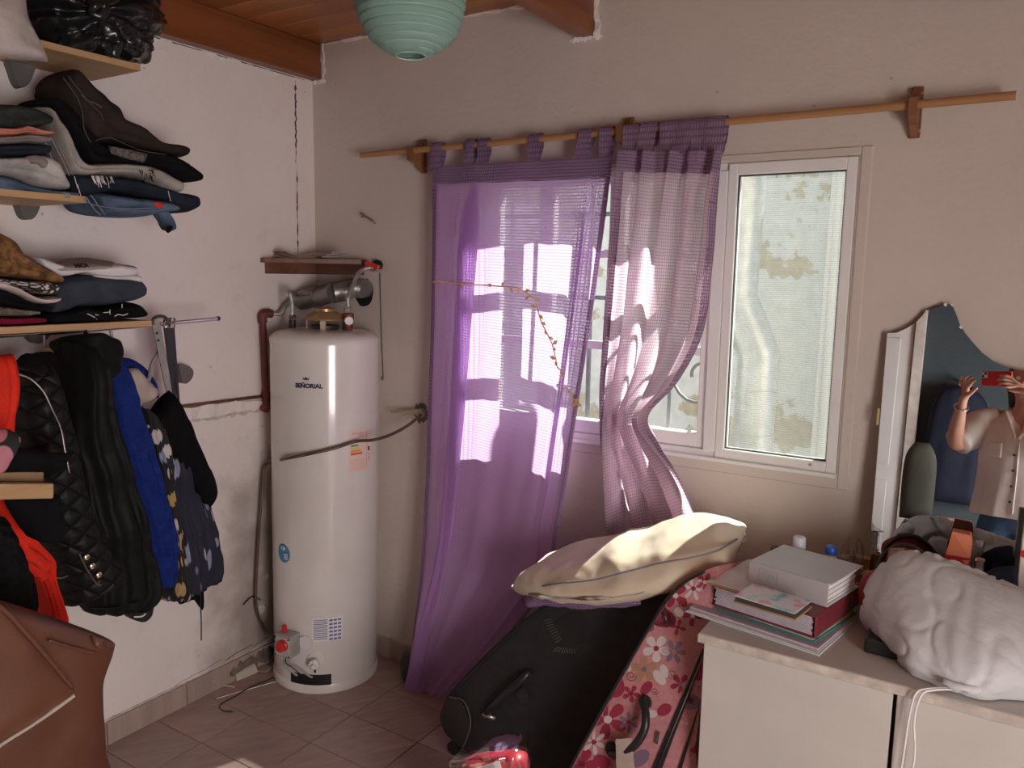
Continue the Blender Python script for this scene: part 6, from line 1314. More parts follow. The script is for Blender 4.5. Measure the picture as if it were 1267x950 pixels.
m, nt, b = new_mat('ornament_print'); v = coords(nt, 'Object', (1, 1, 1.2)); vo = nd(nt, 'ShaderNodeTexVoronoi', Scale=46.0, feature='DISTANCE_TO_EDGE'); nt.links.new(v, vo.inputs['Vector'])
nt.links.new(ramp(nt, vo.outputs['Distance'], [(0.10, (0.02, 0.018, 0.018)), (0.16, (0.62, 0.56, 0.52))]), b.inputs['Base Color']); b.inputs['Roughness'].default_value = 0.85
fold('folded_garment', 'cream and black patterned garment beneath the tan one on the lower shelf', 'clothing', [(-30, 342), (0, 345), (20, 347), (40, 347), (55, 351)], [(-30, 352), (0, 353), (20, 358), (35, 363), (47, 364)], 'ornament_print', 0.21, 0.10, GS)
fold('folded_garment', 'blush pink rolled strap garment curving along the left pile of the lower shelf', 'clothing', [(-30, 342), (0, 353), (15, 361), (30, 367), (45, 367), (57, 366)], [(-30, 354), (0, 362), (15, 369), (30, 374), (45, 375), (56, 371)], cloth('blush', (0.60, 0.50, 0.48), var=0.08) and 'blush', 0.23, 0.09, GS)
fold('folded_garment', 'black garment with small white print under the blush strap on the lower shelf', 'clothing', [(-30, 350), (0, 362), (15, 370), (30, 376), (45, 378)], [(-30, 376), (0, 380), (20, 383), (35, 383), (45, 382)], 'ornament_print' if False else 'cloth_black', 0.21, 0.10, GS)
fold('folded_garment', 'olive sequinned garment near the bottom left of the lower shelf', 'clothing', [(-30, 374), (0, 378), (15, 380), (33, 383)], [(-30, 391), (0, 391), (15, 391), (32, 388)], 'sequin_olive', 0.21, 0.09, GS)
fold('folded_garment', 'crimson garment at the very bottom left of the lower shelf', 'clothing', [(-30, 389), (0, 390), (20, 389), (38, 391)], [(-30, 402), (0, 401), (20, 400), (37, 398)], 'crimson_cloth', 0.20, 0.10, GS)

# ---- clothes on hangers
def garment(name, label, cat, L, Rr2, m_, x, d, rows=90, seg=64, wr=(0.014, 7), ridge=0.022, folds=None, z=None, **kw):
    t = thing(name, label, cat, X(L[0][0], L[0][1], x), 'clothes on the rod')
    q = lambda p: X(p[0], p[1], (p[2] if len(p) > 2 else x))
    obj(kw.pop('part', 'cloth'), soft(BM(), [q(p) for p in L], [q(p) for p in Rr2], d, rows, seg, 0.75, 0.7, kw.pop('t0', 0.35), kw.pop('t1', 0.55), kw.pop('tl', 0.10), wr, ridge, folds, (1, 0, 0) if kw.pop('fx', True) else None, kw.pop('seed', L[0][0] * 0.07 + 1)), MATS[m_], t, True)
    return t
def hanger_hook(t, pts, r, m_, part='hanger'): return obj(part, tube(BM(), pts, r, 8, 6), m_, t, True)
cloth('velvet_black', (0.006, 0.006, 0.007), 0.95, 0.2); cloth('knit_blue', (0.012, 0.028, 0.17), 0.95, 0.2, 30, 0.6, 160); cloth('red_dress', (0.72, 0.035, 0.018), 0.7, 0.12, 10); cloth('fuzzy_black', (0.010, 0.010, 0.011), 1.0, 0.3, 40, 0.9, 90); cloth('beige_knit', (0.45, 0.38, 0.33), 0.9, 0.15)
cloth('puffer_black', (0.009, 0.0095, 0.0095), 0.55, 0.15, 8, 0.2, 50)
m, nt, b = new_mat('quilted_black'); v = coords(nt); sp = nd(nt, 'ShaderNodeSeparateXYZ'); nt.links.new(v, sp.inputs[0])
hs_ = []
for sg in (1, -1):
    a = nd(nt, 'ShaderNodeMath', operation='MULTIPLY_ADD'); nt.links.new(sp.outputs['Y'], a.inputs[0]); a.inputs[1].default_value = sg * 0.75; nt.links.new(sp.outputs['Z'], a.inputs[2])
    c = nd(nt, 'ShaderNodeMath', operation='MULTIPLY'); nt.links.new(a.outputs[0], c.inputs[0]); c.inputs[1].default_value = PI / 0.052
    s_ = nd(nt, 'ShaderNodeMath', operation='SINE'); nt.links.new(c.outputs[0], s_.inputs[0]); ab = nd(nt, 'ShaderNodeMath', operation='ABSOLUTE'); nt.links.new(s_.outputs[0], ab.inputs[0])
    pw_ = nd(nt, 'ShaderNodeMath', operation='POWER'); nt.links.new(ab.outputs[0], pw_.inputs[0]); pw_.inputs[1].default_value = 0.45; hs_.append(pw_.outputs[0])
mn = nd(nt, 'ShaderNodeMath', operation='MINIMUM'); nt.links.new(hs_[0], mn.inputs[0]); nt.links.new(hs_[1], mn.inputs[1]); bump(nt, b, mn.outputs[0], 0.9, 0.012)
b.inputs['Base Color'].default_value = (0.008, 0.008, 0.009, 1); b.inputs['Roughness'].default_value = 0.55; b.inputs['Specular IOR Level'].default_value = 0.25
def petal_print(name, base, stops, scale, stretch, thr=0.34, rot=(0, 0, 0), cut=0.42):
    m, nt, b = new_mat(name); v = coords(nt, 'Object', stretch, rot); n0 = nd(nt, 'ShaderNodeTexNoise', Scale=6.0); nt.links.new(v, n0.inputs['Vector'])
    vo = nd(nt, 'ShaderNodeTexVoronoi', Scale=scale, Randomness=0.9); nt.links.new(v, vo.inputs['Vector'])
    hs = nd(nt, 'ShaderNodeSeparateColor'); nt.links.new(vo.outputs['Color'], hs.inputs[0])
    pc = ramp(nt, hs.outputs[0], stops)
    f1_ = ramp(nt, vo.outputs['Distance'], [(thr, (1, 1, 1)), (thr + 0.06, (0, 0, 0))]); f2_ = ramp(nt, hs.outputs[1], [(cut, (0, 0, 0)), (cut + 0.02, (1, 1, 1))])
    nt.links.new(mixc(nt, mixc(nt, 1.0, f1_, f2_, 'MULTIPLY'), base, pc), b.inputs['Base Color']); b.inputs['Roughness'].default_value = 0.8
petal_print('flower_blouse', (0.012, 0.011, 0.013), [(0.2, (0.55, 0.5, 0.5)), (0.45, (0.55, 0.25, 0.2)), (0.65, (0.45, 0.28, 0.06)), (0.85, (0.25, 0.32, 0.45))], 30, (1, 1, 0.6), 0.46, cut=0.25)
petal_print('petal_navy', (0.016, 0.017, 0.035), [(0.3, (0.30, 0.30, 0.42)), (0.6, (0.20, 0.14, 0.28)), (0.9, (0.38, 0.38, 0.48))], 24, (1, 1.7, 0.36), 0.30, (0.5, 0, 0))
petal_print('tropical', (0.012, 0.014, 0.016), [(0.3, (0.5, 0.16, 0.2)), (0.6, (0.10, 0.30, 0.05)), (0.9, (0.5, 0.2, 0.25))], 26, (1, 1, 0.6), 0.5, cut=0.3)

# belts on the rod's end, first seen from the right
blt = thing('belt', 'grey metal-studded belt hanging from the end of the clothes rod', 'belt', X(197, 395, 0.21), 'belts on the rod')
obj('strap', prism(BM(), [X(*p, 0.226) for p in ((188, 400), (198, 399), (206, 440), (219, 524), (216, 526), (203, 470))], (-0.004, 0, 0)), mat('belt_grey', (0.33, 0.32, 0.29), 0.4, 0.15, 30, metal=0.4), blt)
obj('buckle', tube(BM(), [X(189, 402, 0.228), X(190, 394, 0.228), X(199, 391, 0.228), X(206, 394, 0.228), X(208, 402, 0.228)], 0.005, 8, 6), MATS['dark_metal'], blt, True)
for py in (412, 421): obj('eyelet', lathe(BM(), [(0.004, 0), (0.004, 0.0015), (0, 0.0015)], X(194 + (py - 412) * 0.2, py, 0.2262), 10, V((1, 0, 0)), False), MATS['ink_black'], blt)
for k, (a, c) in enumerate((((203, 404, 211, 404), (214, 500, 221, 523)), ((210, 404, 216, 404), (221, 505, 225, 530)))):
    b2_ = thing('belt', ('black leather belt with silver buckle hanging beside the grey belt', 'narrow black belt furthest right on the clothes rod')[k], 'belt', X(a[0], 396, 0.2), 'belts on the rod')
    xx = 0.214 - 0.008 * k
    obj('strap', prism(BM(), [X(a[0], a[1], xx), X(a[2], a[3], xx), X(c[2], c[3], xx), X(c[0], c[1], xx)], (-0.004, 0, 0)), MATS['black_rubber'], b2_)
    obj('buckle', tube(BM(), [X(a[0] - 1, 404, xx + 0.002), X(a[0] + 1, 393, xx + 0.003), X(a[2], 394, xx + 0.003), X(a[2], 405, xx + 0.002), X(a[0] - 1, 404, xx + 0.002)], 0.0035, 8), MATS['chrome'], b2_, True)
# garments from the far end of the rod towards the camera
g = garment('dress', 'plain black drapy top with pointed hem hanging furthest right on the rod', 'clothing', [(196, 505), (186, 524), (195, 548), (215, 570), (232, 598), (244, 618)], [(209, 483), (221, 500), (235, 530), (252, 570), (266, 606), (256, 628)], 'velvet_black', 0.24, 0.05, wr=(0.006, 10), t0=0.2)
g = garment('dress', 'navy dress printed with lilac petals, hem frayed, hanging by the plain black top', 'clothing', [(188, 526), (197, 560), (205, 610), (212, 670), (216, 716), (222, 738)], [(222, 540), (240, 590), (256, 640), (268, 670), (274, 692), (270, 714)], 'petal_navy', 0.20, 0.07, folds=(0.012, 7, 0.5), t0=0.3)
obj('hanging_ribbon', tube(BM(), [X(247, 700, 0.24), X(248, 740, 0.245), X(249, 770, 0.245), X(249, 792, 0.245)], 0.0022, 6, 5), MATS['denim_dark'], g, True)
obj('ragged_hem', soft(BM(), [X(216, 728, 0.21), X(232, 728, 0.21), X(250, 722, 0.21)], [X(222, 748, 0.21), X(240, 742, 0.21), X(250, 755, 0.21)], 0.02, 14, 14, wr=(0.006, 40)), MATS['velvet_black'], g, True)
g = garment('blouse', 'black blouse with a white, pink and ochre flower print hanging beside the blue sweater', 'clothing', [(172, 500), (180, 540), (190, 590), (198, 650), (202, 700), (200, 742)], [(192, 515), (203, 560), (212, 620), (220, 680), (226, 715), (228, 742)], 'flower_blouse', 0.235, 0.06, folds=(0.010, 5, 1.5))
obj('beige_collar', soft(BM(), [X(150, 462, 0.25), X(165, 455, 0.25), X(178, 470, 0.25), X(188, 484, 0.25)], [X(163, 492, 0.26), X(172, 500, 0.26), X(180, 498, 0.26), X(190, 492, 0.26)], 0.035, 18, 18, wr=(0.006, 30)), MATS['beige_knit'], g, True)
hanger_hook(g, [X(192, 403, 0.20), X(196, 425, 0.205), X(195, 438, 0.21), X(188, 450, 0.22), X(184, 470, 0.24), X(178, 484, 0.26), X(172, 505, 0.275), X(170, 522, 0.28), X(176, 530, 0.28), X(184, 527, 0.28)], 0.006, mat('hanger_grey', (0.38, 0.38, 0.37), 0.35, 0.05, metal=0.3))
g = garment('sweater', 'royal blue knitted sweater hanging between the puffer and the flower blouse', 'clothing', [(112, 450), (118, 490), (130, 550), (148, 610), (165, 670), (180, 720)], [(140, 437), (158, 480), (174, 530), (190, 580), (203, 640), (207, 690), (205, 722)], 'knit_blue', 0.25, 0.09, wr=(0.010, 9), folds=(0.008, 4, 0.2))
obj('navy_collar', tube(BM(), [X(148, 450, 0.22), X(160, 452, 0.21), X(175, 462, 0.2), X(186, 478, 0.2), X(188, 492, 0.2)], 0.020, 10, 6), MATS['knit_blue'], g, True)
obj('cuff', soft(BM(), [X(178, 680, 0.28), X(183, 705, 0.28), X(187, 728, 0.28)], [X(206, 676, 0.28), X(208, 700, 0.28), X(206, 724, 0.28)], 0.06, 14, 18, wr=(0.003, 30)), MATS['knit_blue'], g, True)
hanger_hook(g, [X(136, 404, 0.2), X(139, 420, 0.205), X(143, 433, 0.21), X(141, 440, 0.22), X(155, 458, 0.23)], 0.0045, MATS['hanger_grey'])
g = garment('puffer_jacket', 'long black puffer jacket with hood, widest garment on the rod', 'clothing', [(78, 420), (74, 470), (76, 530), (88, 600), (92, 670), (98, 730), (106, 757)], [(118, 420), (122, 470), (134, 520), (150, 570), (164, 620), (177, 670), (188, 722), (170, 752)], 'puffer_black', 0.27, 0.11, wr=(0.016, 7), ridge=0.02, folds=(0.014, 4, 0.6))
obj('hood', soft(BM(), [X(80, 416, 0.25), X(78, 440, 0.26), X(84, 470, 0.28), X(92, 490, 0.28)], [X(104, 414, 0.24), X(128, 426, 0.24), X(139, 440, 0.25), X(128, 462, 0.27)], 0.10, 30, 30, t0=0.4, wr=(0.010, 14), ridge=0.01), MATS['puffer_black'], g, True)
hanger_hook(g, [X(104, 404, 0.2), X(106, 412, 0.205), X(107, 420, 0.21)], 0.0055, MATS['dark_metal'])
obj('hem_seam', tube(BM(), [X(110, 752, 0.36), X(140, 752, 0.375), X(172, 744, 0.37)], 0.0025, 6, 5), MATS['puffer_black'], g, True)
g = garment('knitted_glove', 'patterned knit cuff hanging below the hem of the puffer jacket', 'clothing', [(152, 742), (152, 752), (158, 763), (166, 767)], [(189, 735), (188, 748), (184, 760), (176, 767)], 'flower_blouse', 0.25, 0.04, wr=(0.003, 30))
obj('knit_edge', tube(BM(), [X(166, 763, 0.285), X(176, 762, 0.285), X(184, 755, 0.285)], 0.003, 6, 4), MATS['tee_white'], g, True)
g = garment('quilted_jacket', 'black quilted jacket with metal zip and three snap studs near the hem', 'clothing', [(18, 452), (14, 500), (18, 560), (24, 610), (45, 660), (70, 715), (78, 748)], [(56, 448), (68, 490), (82, 540), (94, 600), (114, 655), (141, 703), (124, 722)], 'quilted_black', 0.33, 0.10, wr=(0.008, 8), ridge=0.004)
obj('zip', tube(BM(), [X(20, 462, 0.43), X(38, 469, 0.435), X(54, 485, 0.44), X(64, 506, 0.44), X(75, 530, 0.435), X(80, 556, 0.435), X(86, 585, 0.435)], 0.0022, 7, 6), MATS['zip_metal'], g, True)
for px, py in ((107, 689), (114, 700), (122, 711)):
    obj('snap_stud', lathe(BM(), [(0.0075, 0), (0.0075, 0.003), (0.005, 0.005), (0, 0.005)], X(px, py, 0.44), 16, V((1, 0, 0)), False), mat('stud_gold', (0.85, 0.74, 0.5), 0.25, 0.05, metal=0.9), g, True, 40)
obj('cuff_piping', tube(BM(), [X(98, 685, 0.435), X(108, 705, 0.435), X(120, 722, 0.43), X(130, 722, 0.42), X(141, 712, 0.40)], 0.0022, 6, 6), mat('piping_brown', (0.10, 0.075, 0.05), 0.5), g, True)
obj('hem_piping', tube(BM(), [X(62, 715, 0.43), X(76, 715, 0.43), X(84, 712, 0.43)], 0.0022, 6, 4), MATS['piping_brown'], g, True)
obj('collar', soft(BM(), [X(16, 450, 0.30), X(35, 448, 0.29), X(56, 446, 0.28)], [X(22, 466, 0.34), X(42, 476, 0.36), X(66, 462, 0.32)], 0.05, 16, 20, wr=(0.006, 20)), MATS['velvet_black'], g, True)
wood('hanger_wood', (0.34, 0.20, 0.09), (0.52, 0.34, 0.17), 1, 12, 0.4)
hanger_hook(g, [X(54, 412, 0.2), X(55, 424, 0.205), X(56, 434, 0.21)], 0.003, MATS['chrome'], 'hanger_wire')
obj('hanger_arm', tube(BM(), [X(57, 432, 0.21), X(62, 440, 0.24), X(50, 455, 0.28)], 0.010, 8, 4), MATS['hanger_wood'], g, True)
g = garment('dress', 'bright red dress with ruffles, nearest the camera on the rod', 'clothing', [(-60, 445), (-60, 520), (-60, 600), (-20, 650), (20, 690), (44, 730), (52, 768)], [(16, 438), (22, 470), (16, 520), (10, 580), (20, 640), (58, 686), (60, 712), (76, 768)], 'red_dress', 0.42, 0.06, wr=(0.010, 10), folds=(0.012, 6, 0.4))
for a, c in (((30, 672), (63, 700)), ((38, 690), (60, 712))):
    obj('ruffle', soft(BM(), [X(a[0] - 10, a[1], 0.46), X(a[0] + 6, a[1] + 4, 0.475), X(c[0] - 6, c[1] - 8, 0.475), X(c[0], c[1] - 2, 0.47)], [X(a[0] - 2, a[1] + 26, 0.47), X(a[0] + 10, a[1] + 24, 0.49), X(c[0] - 8, c[1] + 8, 0.49), X(c[0] + 1, c[1], 0.48)], 0.008, 16, 14, wr=(0.004, 40)), MATS['red_dress'], g, True)
g = garment('cardigan', 'fuzzy black cardigan hanging in front of the red dress above the brown jacket', 'clothing', [(-60, 632), (-60, 680), (-60, 740), (-60, 800)], [(6, 640), (22, 676), (40, 725), (47, 800)], 'fuzzy_black', 0.50, 0.06, wr=(0.006, 40))
# wooden rack arm near the camera with clothes over it
ra_ = thing('wooden_rack', 'wooden two-bar rack arm jutting out in front of the hanging clothes', 'rack', X(0, 605, 0.52))
obj('bar', obox(BM(), X(-70, 620, 0.60), X(67, 617, 0.60) - X(-70, 620, 0.60), V((-0.03, 0, 0)), X(67, 598, 0.60) - X(67, 617, 0.60), 0.004, 2), MATS['hanger_wood'], ra_)
obj('bar', obox(BM(), X(-70, 598, 0.555), X(55, 598, 0.555) - X(-70, 598, 0.555), V((-0.03, 0, 0)), X(55, 578, 0.555) - X(55, 598, 0.555), 0.004, 2), mat('batten_tan', (0.30, 0.18, 0.09), 0.5, 0.2, 14), ra_)
obj('upright', box(BM(), (0.53, X(-70, 600, 0.58).y - 0.05, 0.0), (0.60, X(-70, 600, 0.58).y + 0.002, 1.6), 0.003), MATS['hanger_wood'], ra_)
tag(obj('black_shirt', soft(BM(), [X(-60, 560, 0.56), X(0, 555, 0.56), X(40, 560, 0.56), X(66, 566, 0.56), X(82, 572, 0.55)], [X(-60, 585, 0.575), X(0, 584, 0.575), X(40, 582, 0.575), X(66, 580, 0.575), X(80, 577, 0.57)], 0.05, 30, 22, wr=(0.006, 14)), MATS['velvet_black'], None, True), 'black velvety shirt lying over the wooden rack arm', 'clothing')
tag(obj('black_sleeve', soft(BM(), [X(8, 616, 0.57), X(20, 640, 0.57), X(36, 662, 0.57), X(44, 668, 0.57)], [X(72, 612, 0.55), X(75, 640, 0.55), X(72, 664, 0.55), X(50, 670, 0.55)], 0.035, 24, 22, wr=(0.006, 14)), MATS['velvet_black'], None, True), 'black cloth hanging down under the wooden rack arm', 'clothing')
tag(obj('tropical_scarf', soft(BM(), [X(-60, 535, 0.61), X(0, 530, 0.61), X(14, 534, 0.61), X(22, 548, 0.61)], [X(-60, 590, 0.63), X(-4, 588, 0.63), X(12, 572, 0.63), X(21, 556, 0.63)], 0.025, 26, 20, wr=(0.006, 22)), MATS['tropical'], None, True), 'scarf printed with pink and green tropical leaves over the wooden rack', 'scarf')

# brown jacket in the lower left corner
m, nt, b = new_mat('brown_leather'); v = coords(nt); n1 = nd(nt, 'ShaderNodeTexNoise', Scale=120.0, Detail=4.0); nt.links.new(v, n1.inputs['Vector']); n2 = nd(nt, 'ShaderNodeTexNoise', Scale=5.0); nt.links.new(v, n2.inputs['Vector'])
nt.links.new(ramp(nt, n2.outputs['Fac'], [(0.3, (0.10, 0.037, 0.019)), (0.7, (0.14, 0.054, 0.029))]), b.inputs['Base Color']); b.inputs['Roughness'].default_value = 0.4; bump(nt, b, n1.outputs['Fac'], 0.15, 0.003)
JX = 0.80
jk = thing('leather_jacket', 'brown faux leather jacket with pale zip slung in the lower left corner', 'jacket', V((JX, X(60, 900, JX).y, 0)))
yb1, yb2 = X(-90, 900, JX).y, X(140, 950, JX).y
Lj = [X(-90, 722, JX), X(-90, 770, JX), X(-90, 830, JX), X(-90, 900, JX), X(-90, 1000, JX), V((JX, yb1, 0.2)), V((JX, yb1, 0.004))]
Rj = [X(30, 752, JX), X(126, 786, JX), X(134, 800, JX), X(124, 835, JX), X(119, 880, JX), X(122, 920, JX), X(137, 960, JX), X(140, 1010, JX), V((JX, yb2, 0.2)), V((JX, yb2 + 0.01, 0.004))]
obj('back', soft(BM(), Lj, Rj, 0.085, 100, 60, 0.8, 0.65, 0.45, 0.9, 0.08, (0.014, 5), 0.016), MATS['brown_leather'], jk, True)
obj('shoulder_seam', tube(BM(), [X(60, 792, JX + 0.088), X(85, 800, JX + 0.086), X(110, 806, JX + 0.075), X(127, 808, JX + 0.045)], 0.003, 6, 6), MATS['brown_leather'], jk, True)
obj('shoulder_pleat', soft(BM(), [X(112, 786, JX + 0.05), X(122, 788, JX + 0.05), X(135, 796, JX + 0.02)], [X(116, 800, JX + 0.06), X(124, 806, JX + 0.05), X(132, 808, JX + 0.03)], 0.012, 16, 14, wr=(0.004, 40), ridge=0.006), MATS['brown_leather'], jk, True)
fp = obj('front_flap', soft(BM(), [X(-90, 700, JX + 0.11), X(0, 748, JX + 0.11), X(30, 778, JX + 0.11), X(60, 812, JX + 0.105), X(91, 850, JX + 0.10)], [X(-90, 985, JX + 0.11), X(0, 918, JX + 0.11), X(35, 896, JX + 0.11), X(65, 876, JX + 0.105), X(92, 857, JX + 0.10)], 0.012, 60, 40, 0.9, 0.8, 0.8, 0.4, 0.06, (0.008, 6), 0.006), MATS['brown_leather'], jk, True)
obj('flap_piping', tube(BM(), [X(-60, 712, JX + 0.124), X(0, 751, JX + 0.124), X(30, 781, JX + 0.122), X(60, 815, JX + 0.118), X(89, 850, JX + 0.112)], 0.0045, 7, 6), MATS['brown_leather'], jk, True)
za = [X(-60, 962, JX + 0.115), X(0, 919, JX + 0.115), X(35, 897, JX + 0.113), X(65, 877, JX + 0.11), X(91, 858, JX + 0.106)]
zp = resample(za, 90); bm = BM()
for a, c in zip(zp, zp[1:]): obox(bm, a, (c - a) * 0.6, V((0, 0.002, -0.006)), V((0.004, 0, 0)))
obj('zip_teeth', bm, mat('zip_cream', (0.62, 0.58, 0.5), 0.4, 0.1), fp)
obj('zip_tape', tube(BM(), [p - V((0.002, 0, 0.001)) for p in za], 0.003, 6, 6), MATS['zip_cream'], fp, True)

# ---------------------------------------------------------------- the person taking the picture (seen in the mirror) and the room's far end
mat('skin', (0.50, 0.27, 0.19), 0.5, 0.06, 12); mat('blouse_white', (0.70, 0.66, 0.62), 0.8, 0.05, 10, 0.2, 40); mat('jeans_blue', (0.035, 0.075, 0.15), 0.8, 0.2, 20, 0.2, 150); mat('hair_brown', (0.035, 0.02, 0.014), 0.6, 0.3, 60); mat('phone_red', (0.65, 0.02, 0.03), 0.4, 0.05); mat('shoe_dark', (0.05, 0.05, 0.06), 0.6)
FD = V((-0.30, 0.954, 0)).normalized(); RT = V((FD.y, -FD.x, 0)); BO = V((CAM.x, CAM.y, 0)) + RT * 0.12 - FD * 0.40
def W(r, f, z): return BO + RT * r + FD * f + V((0, 0, z))
def skinned(name, verts, edges, m_, parent, root=0, sub=2, smooth=True):
    me = bpy.data.meshes.new(name); me.from_pydata([tuple(W(*v[:3])) for v in verts], edges, []); o = bpy.data.objects.new(name, me); C.objects.link(o)
    sk = o.modifiers.new('skin', 'SKIN'); sk.use_smooth_shade = True; sk.branch_smoothing = 0.6
    for i, v in enumerate(verts):
        d = me.skin_vertices[0].data[i]; d.radius = (v[3], v[4] if len(v) > 4 else v[3]); d.use_root = (i == root)
    ss = o.modifiers.new('sub', 'SUBSURF'); ss.levels = sub; ss.render_levels = sub
    dg = bpy.context.evaluated_depsgraph_get(); m2 = bpy.data.meshes.new_from_object(o.evaluated_get(dg)); bpy.data.objects.remove(o)
    for p in m2.polygons: p.use_smooth = True
    return link(name, m2, m_, parent)
ps_ = thing('person', 'person in white blouse and blue jeans holding up a red phone, seen in the mirror', 'person', W(0, 0, 0))
Vv = []; Ee = []
def av(*v): Vv.append(v); return len(Vv) - 1
def ch(start, *vs):
    a = start
    for v in vs:
        b_ = av(*v); Ee.append((a, b_)); a = b_
    return a
pel = av(0, 0, 0.93, 0.14)
chest = ch(pel, (0, 0.01, 1.08, 0.128), (0, 0.01, 1.24, 0.128))
upc = ch(chest, (0, 0, 1.37, 0.085))
ch(upc, (0, 0.005, 1.445, 0.058), (0, 0.02, 1.50, 0.056), (0, 0.045, 1.545, 0.075), (0, 0.035, 1.60, 0.088), (0, 0.02, 1.655, 0.078), (0, 0.01, 1.69, 0.045))
legs = []
for s in (-1, 1): ch(pel, (s * 0.10, 0, 0.84, 0.105), (s * 0.11, 0.01, 0.66, 0.085), (s * 0.11, 0.02, 0.48, 0.062), (s * 0.11, 0.0, 0.30, 0.056), (s * 0.11, -0.01, 0.09, 0.038), (s * 0.115, 0.02, 0.04, 0.036), (s * 0.12, 0.12, 0.028, 0.03))
wl_ = ch(upc, (-0.16, 0, 1.375, 0.062), (-0.23, 0.08, 1.28, 0.052), (-0.285, 0.17, 1.205, 0.045), (-0.245, 0.28, 1.32, 0.038), (-0.212, 0.345, 1.415, 0.027))
pm1 = ch(wl_, (-0.203, 0.355, 1.455, 0.026, 0.016), (-0.195, 0.36, 1.49, 0.028, 0.014))
for pts in (((-0.178, 0.368, 1.518), (-0.162, 0.376, 1.540), (-0.146, 0.382, 1.545)), ((-0.190, 0.368, 1.526), (-0.178, 0.380, 1.552), (-0.158, 0.387, 1.560)), ((-0.203, 0.368, 1.526), (-0.199, 0.384, 1.553), (-0.180, 0.392, 1.566)), ((-0.216, 0.364, 1.518), (-0.222, 0.376, 1.544), (-0.222, 0.380, 1.566))):
    ch(pm1, *[(a, b_, c_, r_) for (a, b_, c_), r_ in zip(pts, (0.0088, 0.0080, 0.0068))])
ch(len(Vv) - 13 if False else pm1 - 1, (-0.172, 0.372, 1.475, 0.012), (-0.150, 0.382, 1.495, 0.0095), (-0.136, 0.388, 1.510, 0.008))
wr2 = ch(upc, (0.16, 0, 1.375, 0.062), (0.24, 0.07, 1.29, 0.052), (0.29, 0.16, 1.22, 0.045), (0.20, 0.27, 1.37, 0.038), (0.125, 0.345, 1.475, 0.027))
pm2 = ch(wr2, (0.075, 0.365, 1.51, 0.026, 0.016), (0.040, 0.378, 1.535, 0.027, 0.014))
for pts in (((0.015, 0.400, 1.562), (-0.010, 0.416, 1.572), (-0.036, 0.413, 1.566)), ((0.010, 0.402, 1.548), (-0.016, 0.420, 1.554), (-0.044, 0.416, 1.548)), ((0.014, 0.402, 1.532), (-0.012, 0.420, 1.534), (-0.036, 0.416, 1.530)), ((0.022, 0.400, 1.518), (0.002, 0.416, 1.516), (-0.018, 0.414, 1.515))):
    ch(pm2, *[(a, b_, c_, r_) for (a, b_, c_), r_ in zip(pts, (0.0088, 0.0080, 0.0068))])
ch(pm2 - 1, (0.045, 0.372, 1.502, 0.012), (0.020, 0.380, 1.500, 0.0095), (0.000, 0.384, 1.508, 0.008))
body = skinned('body', Vv, Ee, MATS['skin'], ps_)
# face
for s in (-1, 1):
    obj('eye', lathe(BM(), [(0.0, -0.011), (0.008, -0.008), (0.011, 0), (0.008, 0.008), (0.0, 0.011)], W(s * 0.031, 0.108, 1.595), 12, FD), MATS['sticker_white'], ps_, True)
    obj('ear', soft(BM(), [W(s * 0.086, 0.03, 1.615), W(s * 0.09, 0.025, 1.59), W(s * 0.086, 0.03, 1.565)], [W(s * 0.10, -0.005, 1.615), W(s * 0.104, -0.005, 1.59), W(s * 0.092, 0.01, 1.565)], 0.008, 10, 10, wr=(0, 1)), MATS['skin'], ps_, True)
obj('nose', tube(BM(), [W(0, 0.108, 1.60), W(0, 0.128, 1.575), W(0, 0.136, 1.562), W(0, 0.112, 1.555)], lambda t: 0.008 + 0.006 * t, 10, 4), MATS['skin'], ps_, True)
obj('mouth', tube(BM(), [W(-0.024, 0.104, 1.530), W(0, 0.117, 1.532), W(0.024, 0.104, 1.530)], 0.006, 8, 4), mat('lip', (0.42, 0.14, 0.12), 0.5), ps_, True)
bm = soft(BM(), [W(-0.055, -0.01, 1.70), W(-0.10, -0.01, 1.65), W(-0.112, -0.03, 1.58), W(-0.11, -0.05, 1.50), W(-0.10, -0.06, 1.42)], [W(0.055, -0.01, 1.70), W(0.10, -0.01, 1.65), W(0.112, -0.03, 1.58), W(0.11, -0.05, 1.50), W(0.10, -0.06, 1.42)], lambda v: 0.10 - 0.05 * v, 24, 26, 0.9, 0.9, 0.6, 0.3, 0.25, (0.006, 25), 0.004, None, tuple(FD)); obj('hair', bm, MATS['hair_brown'], ps_, True)
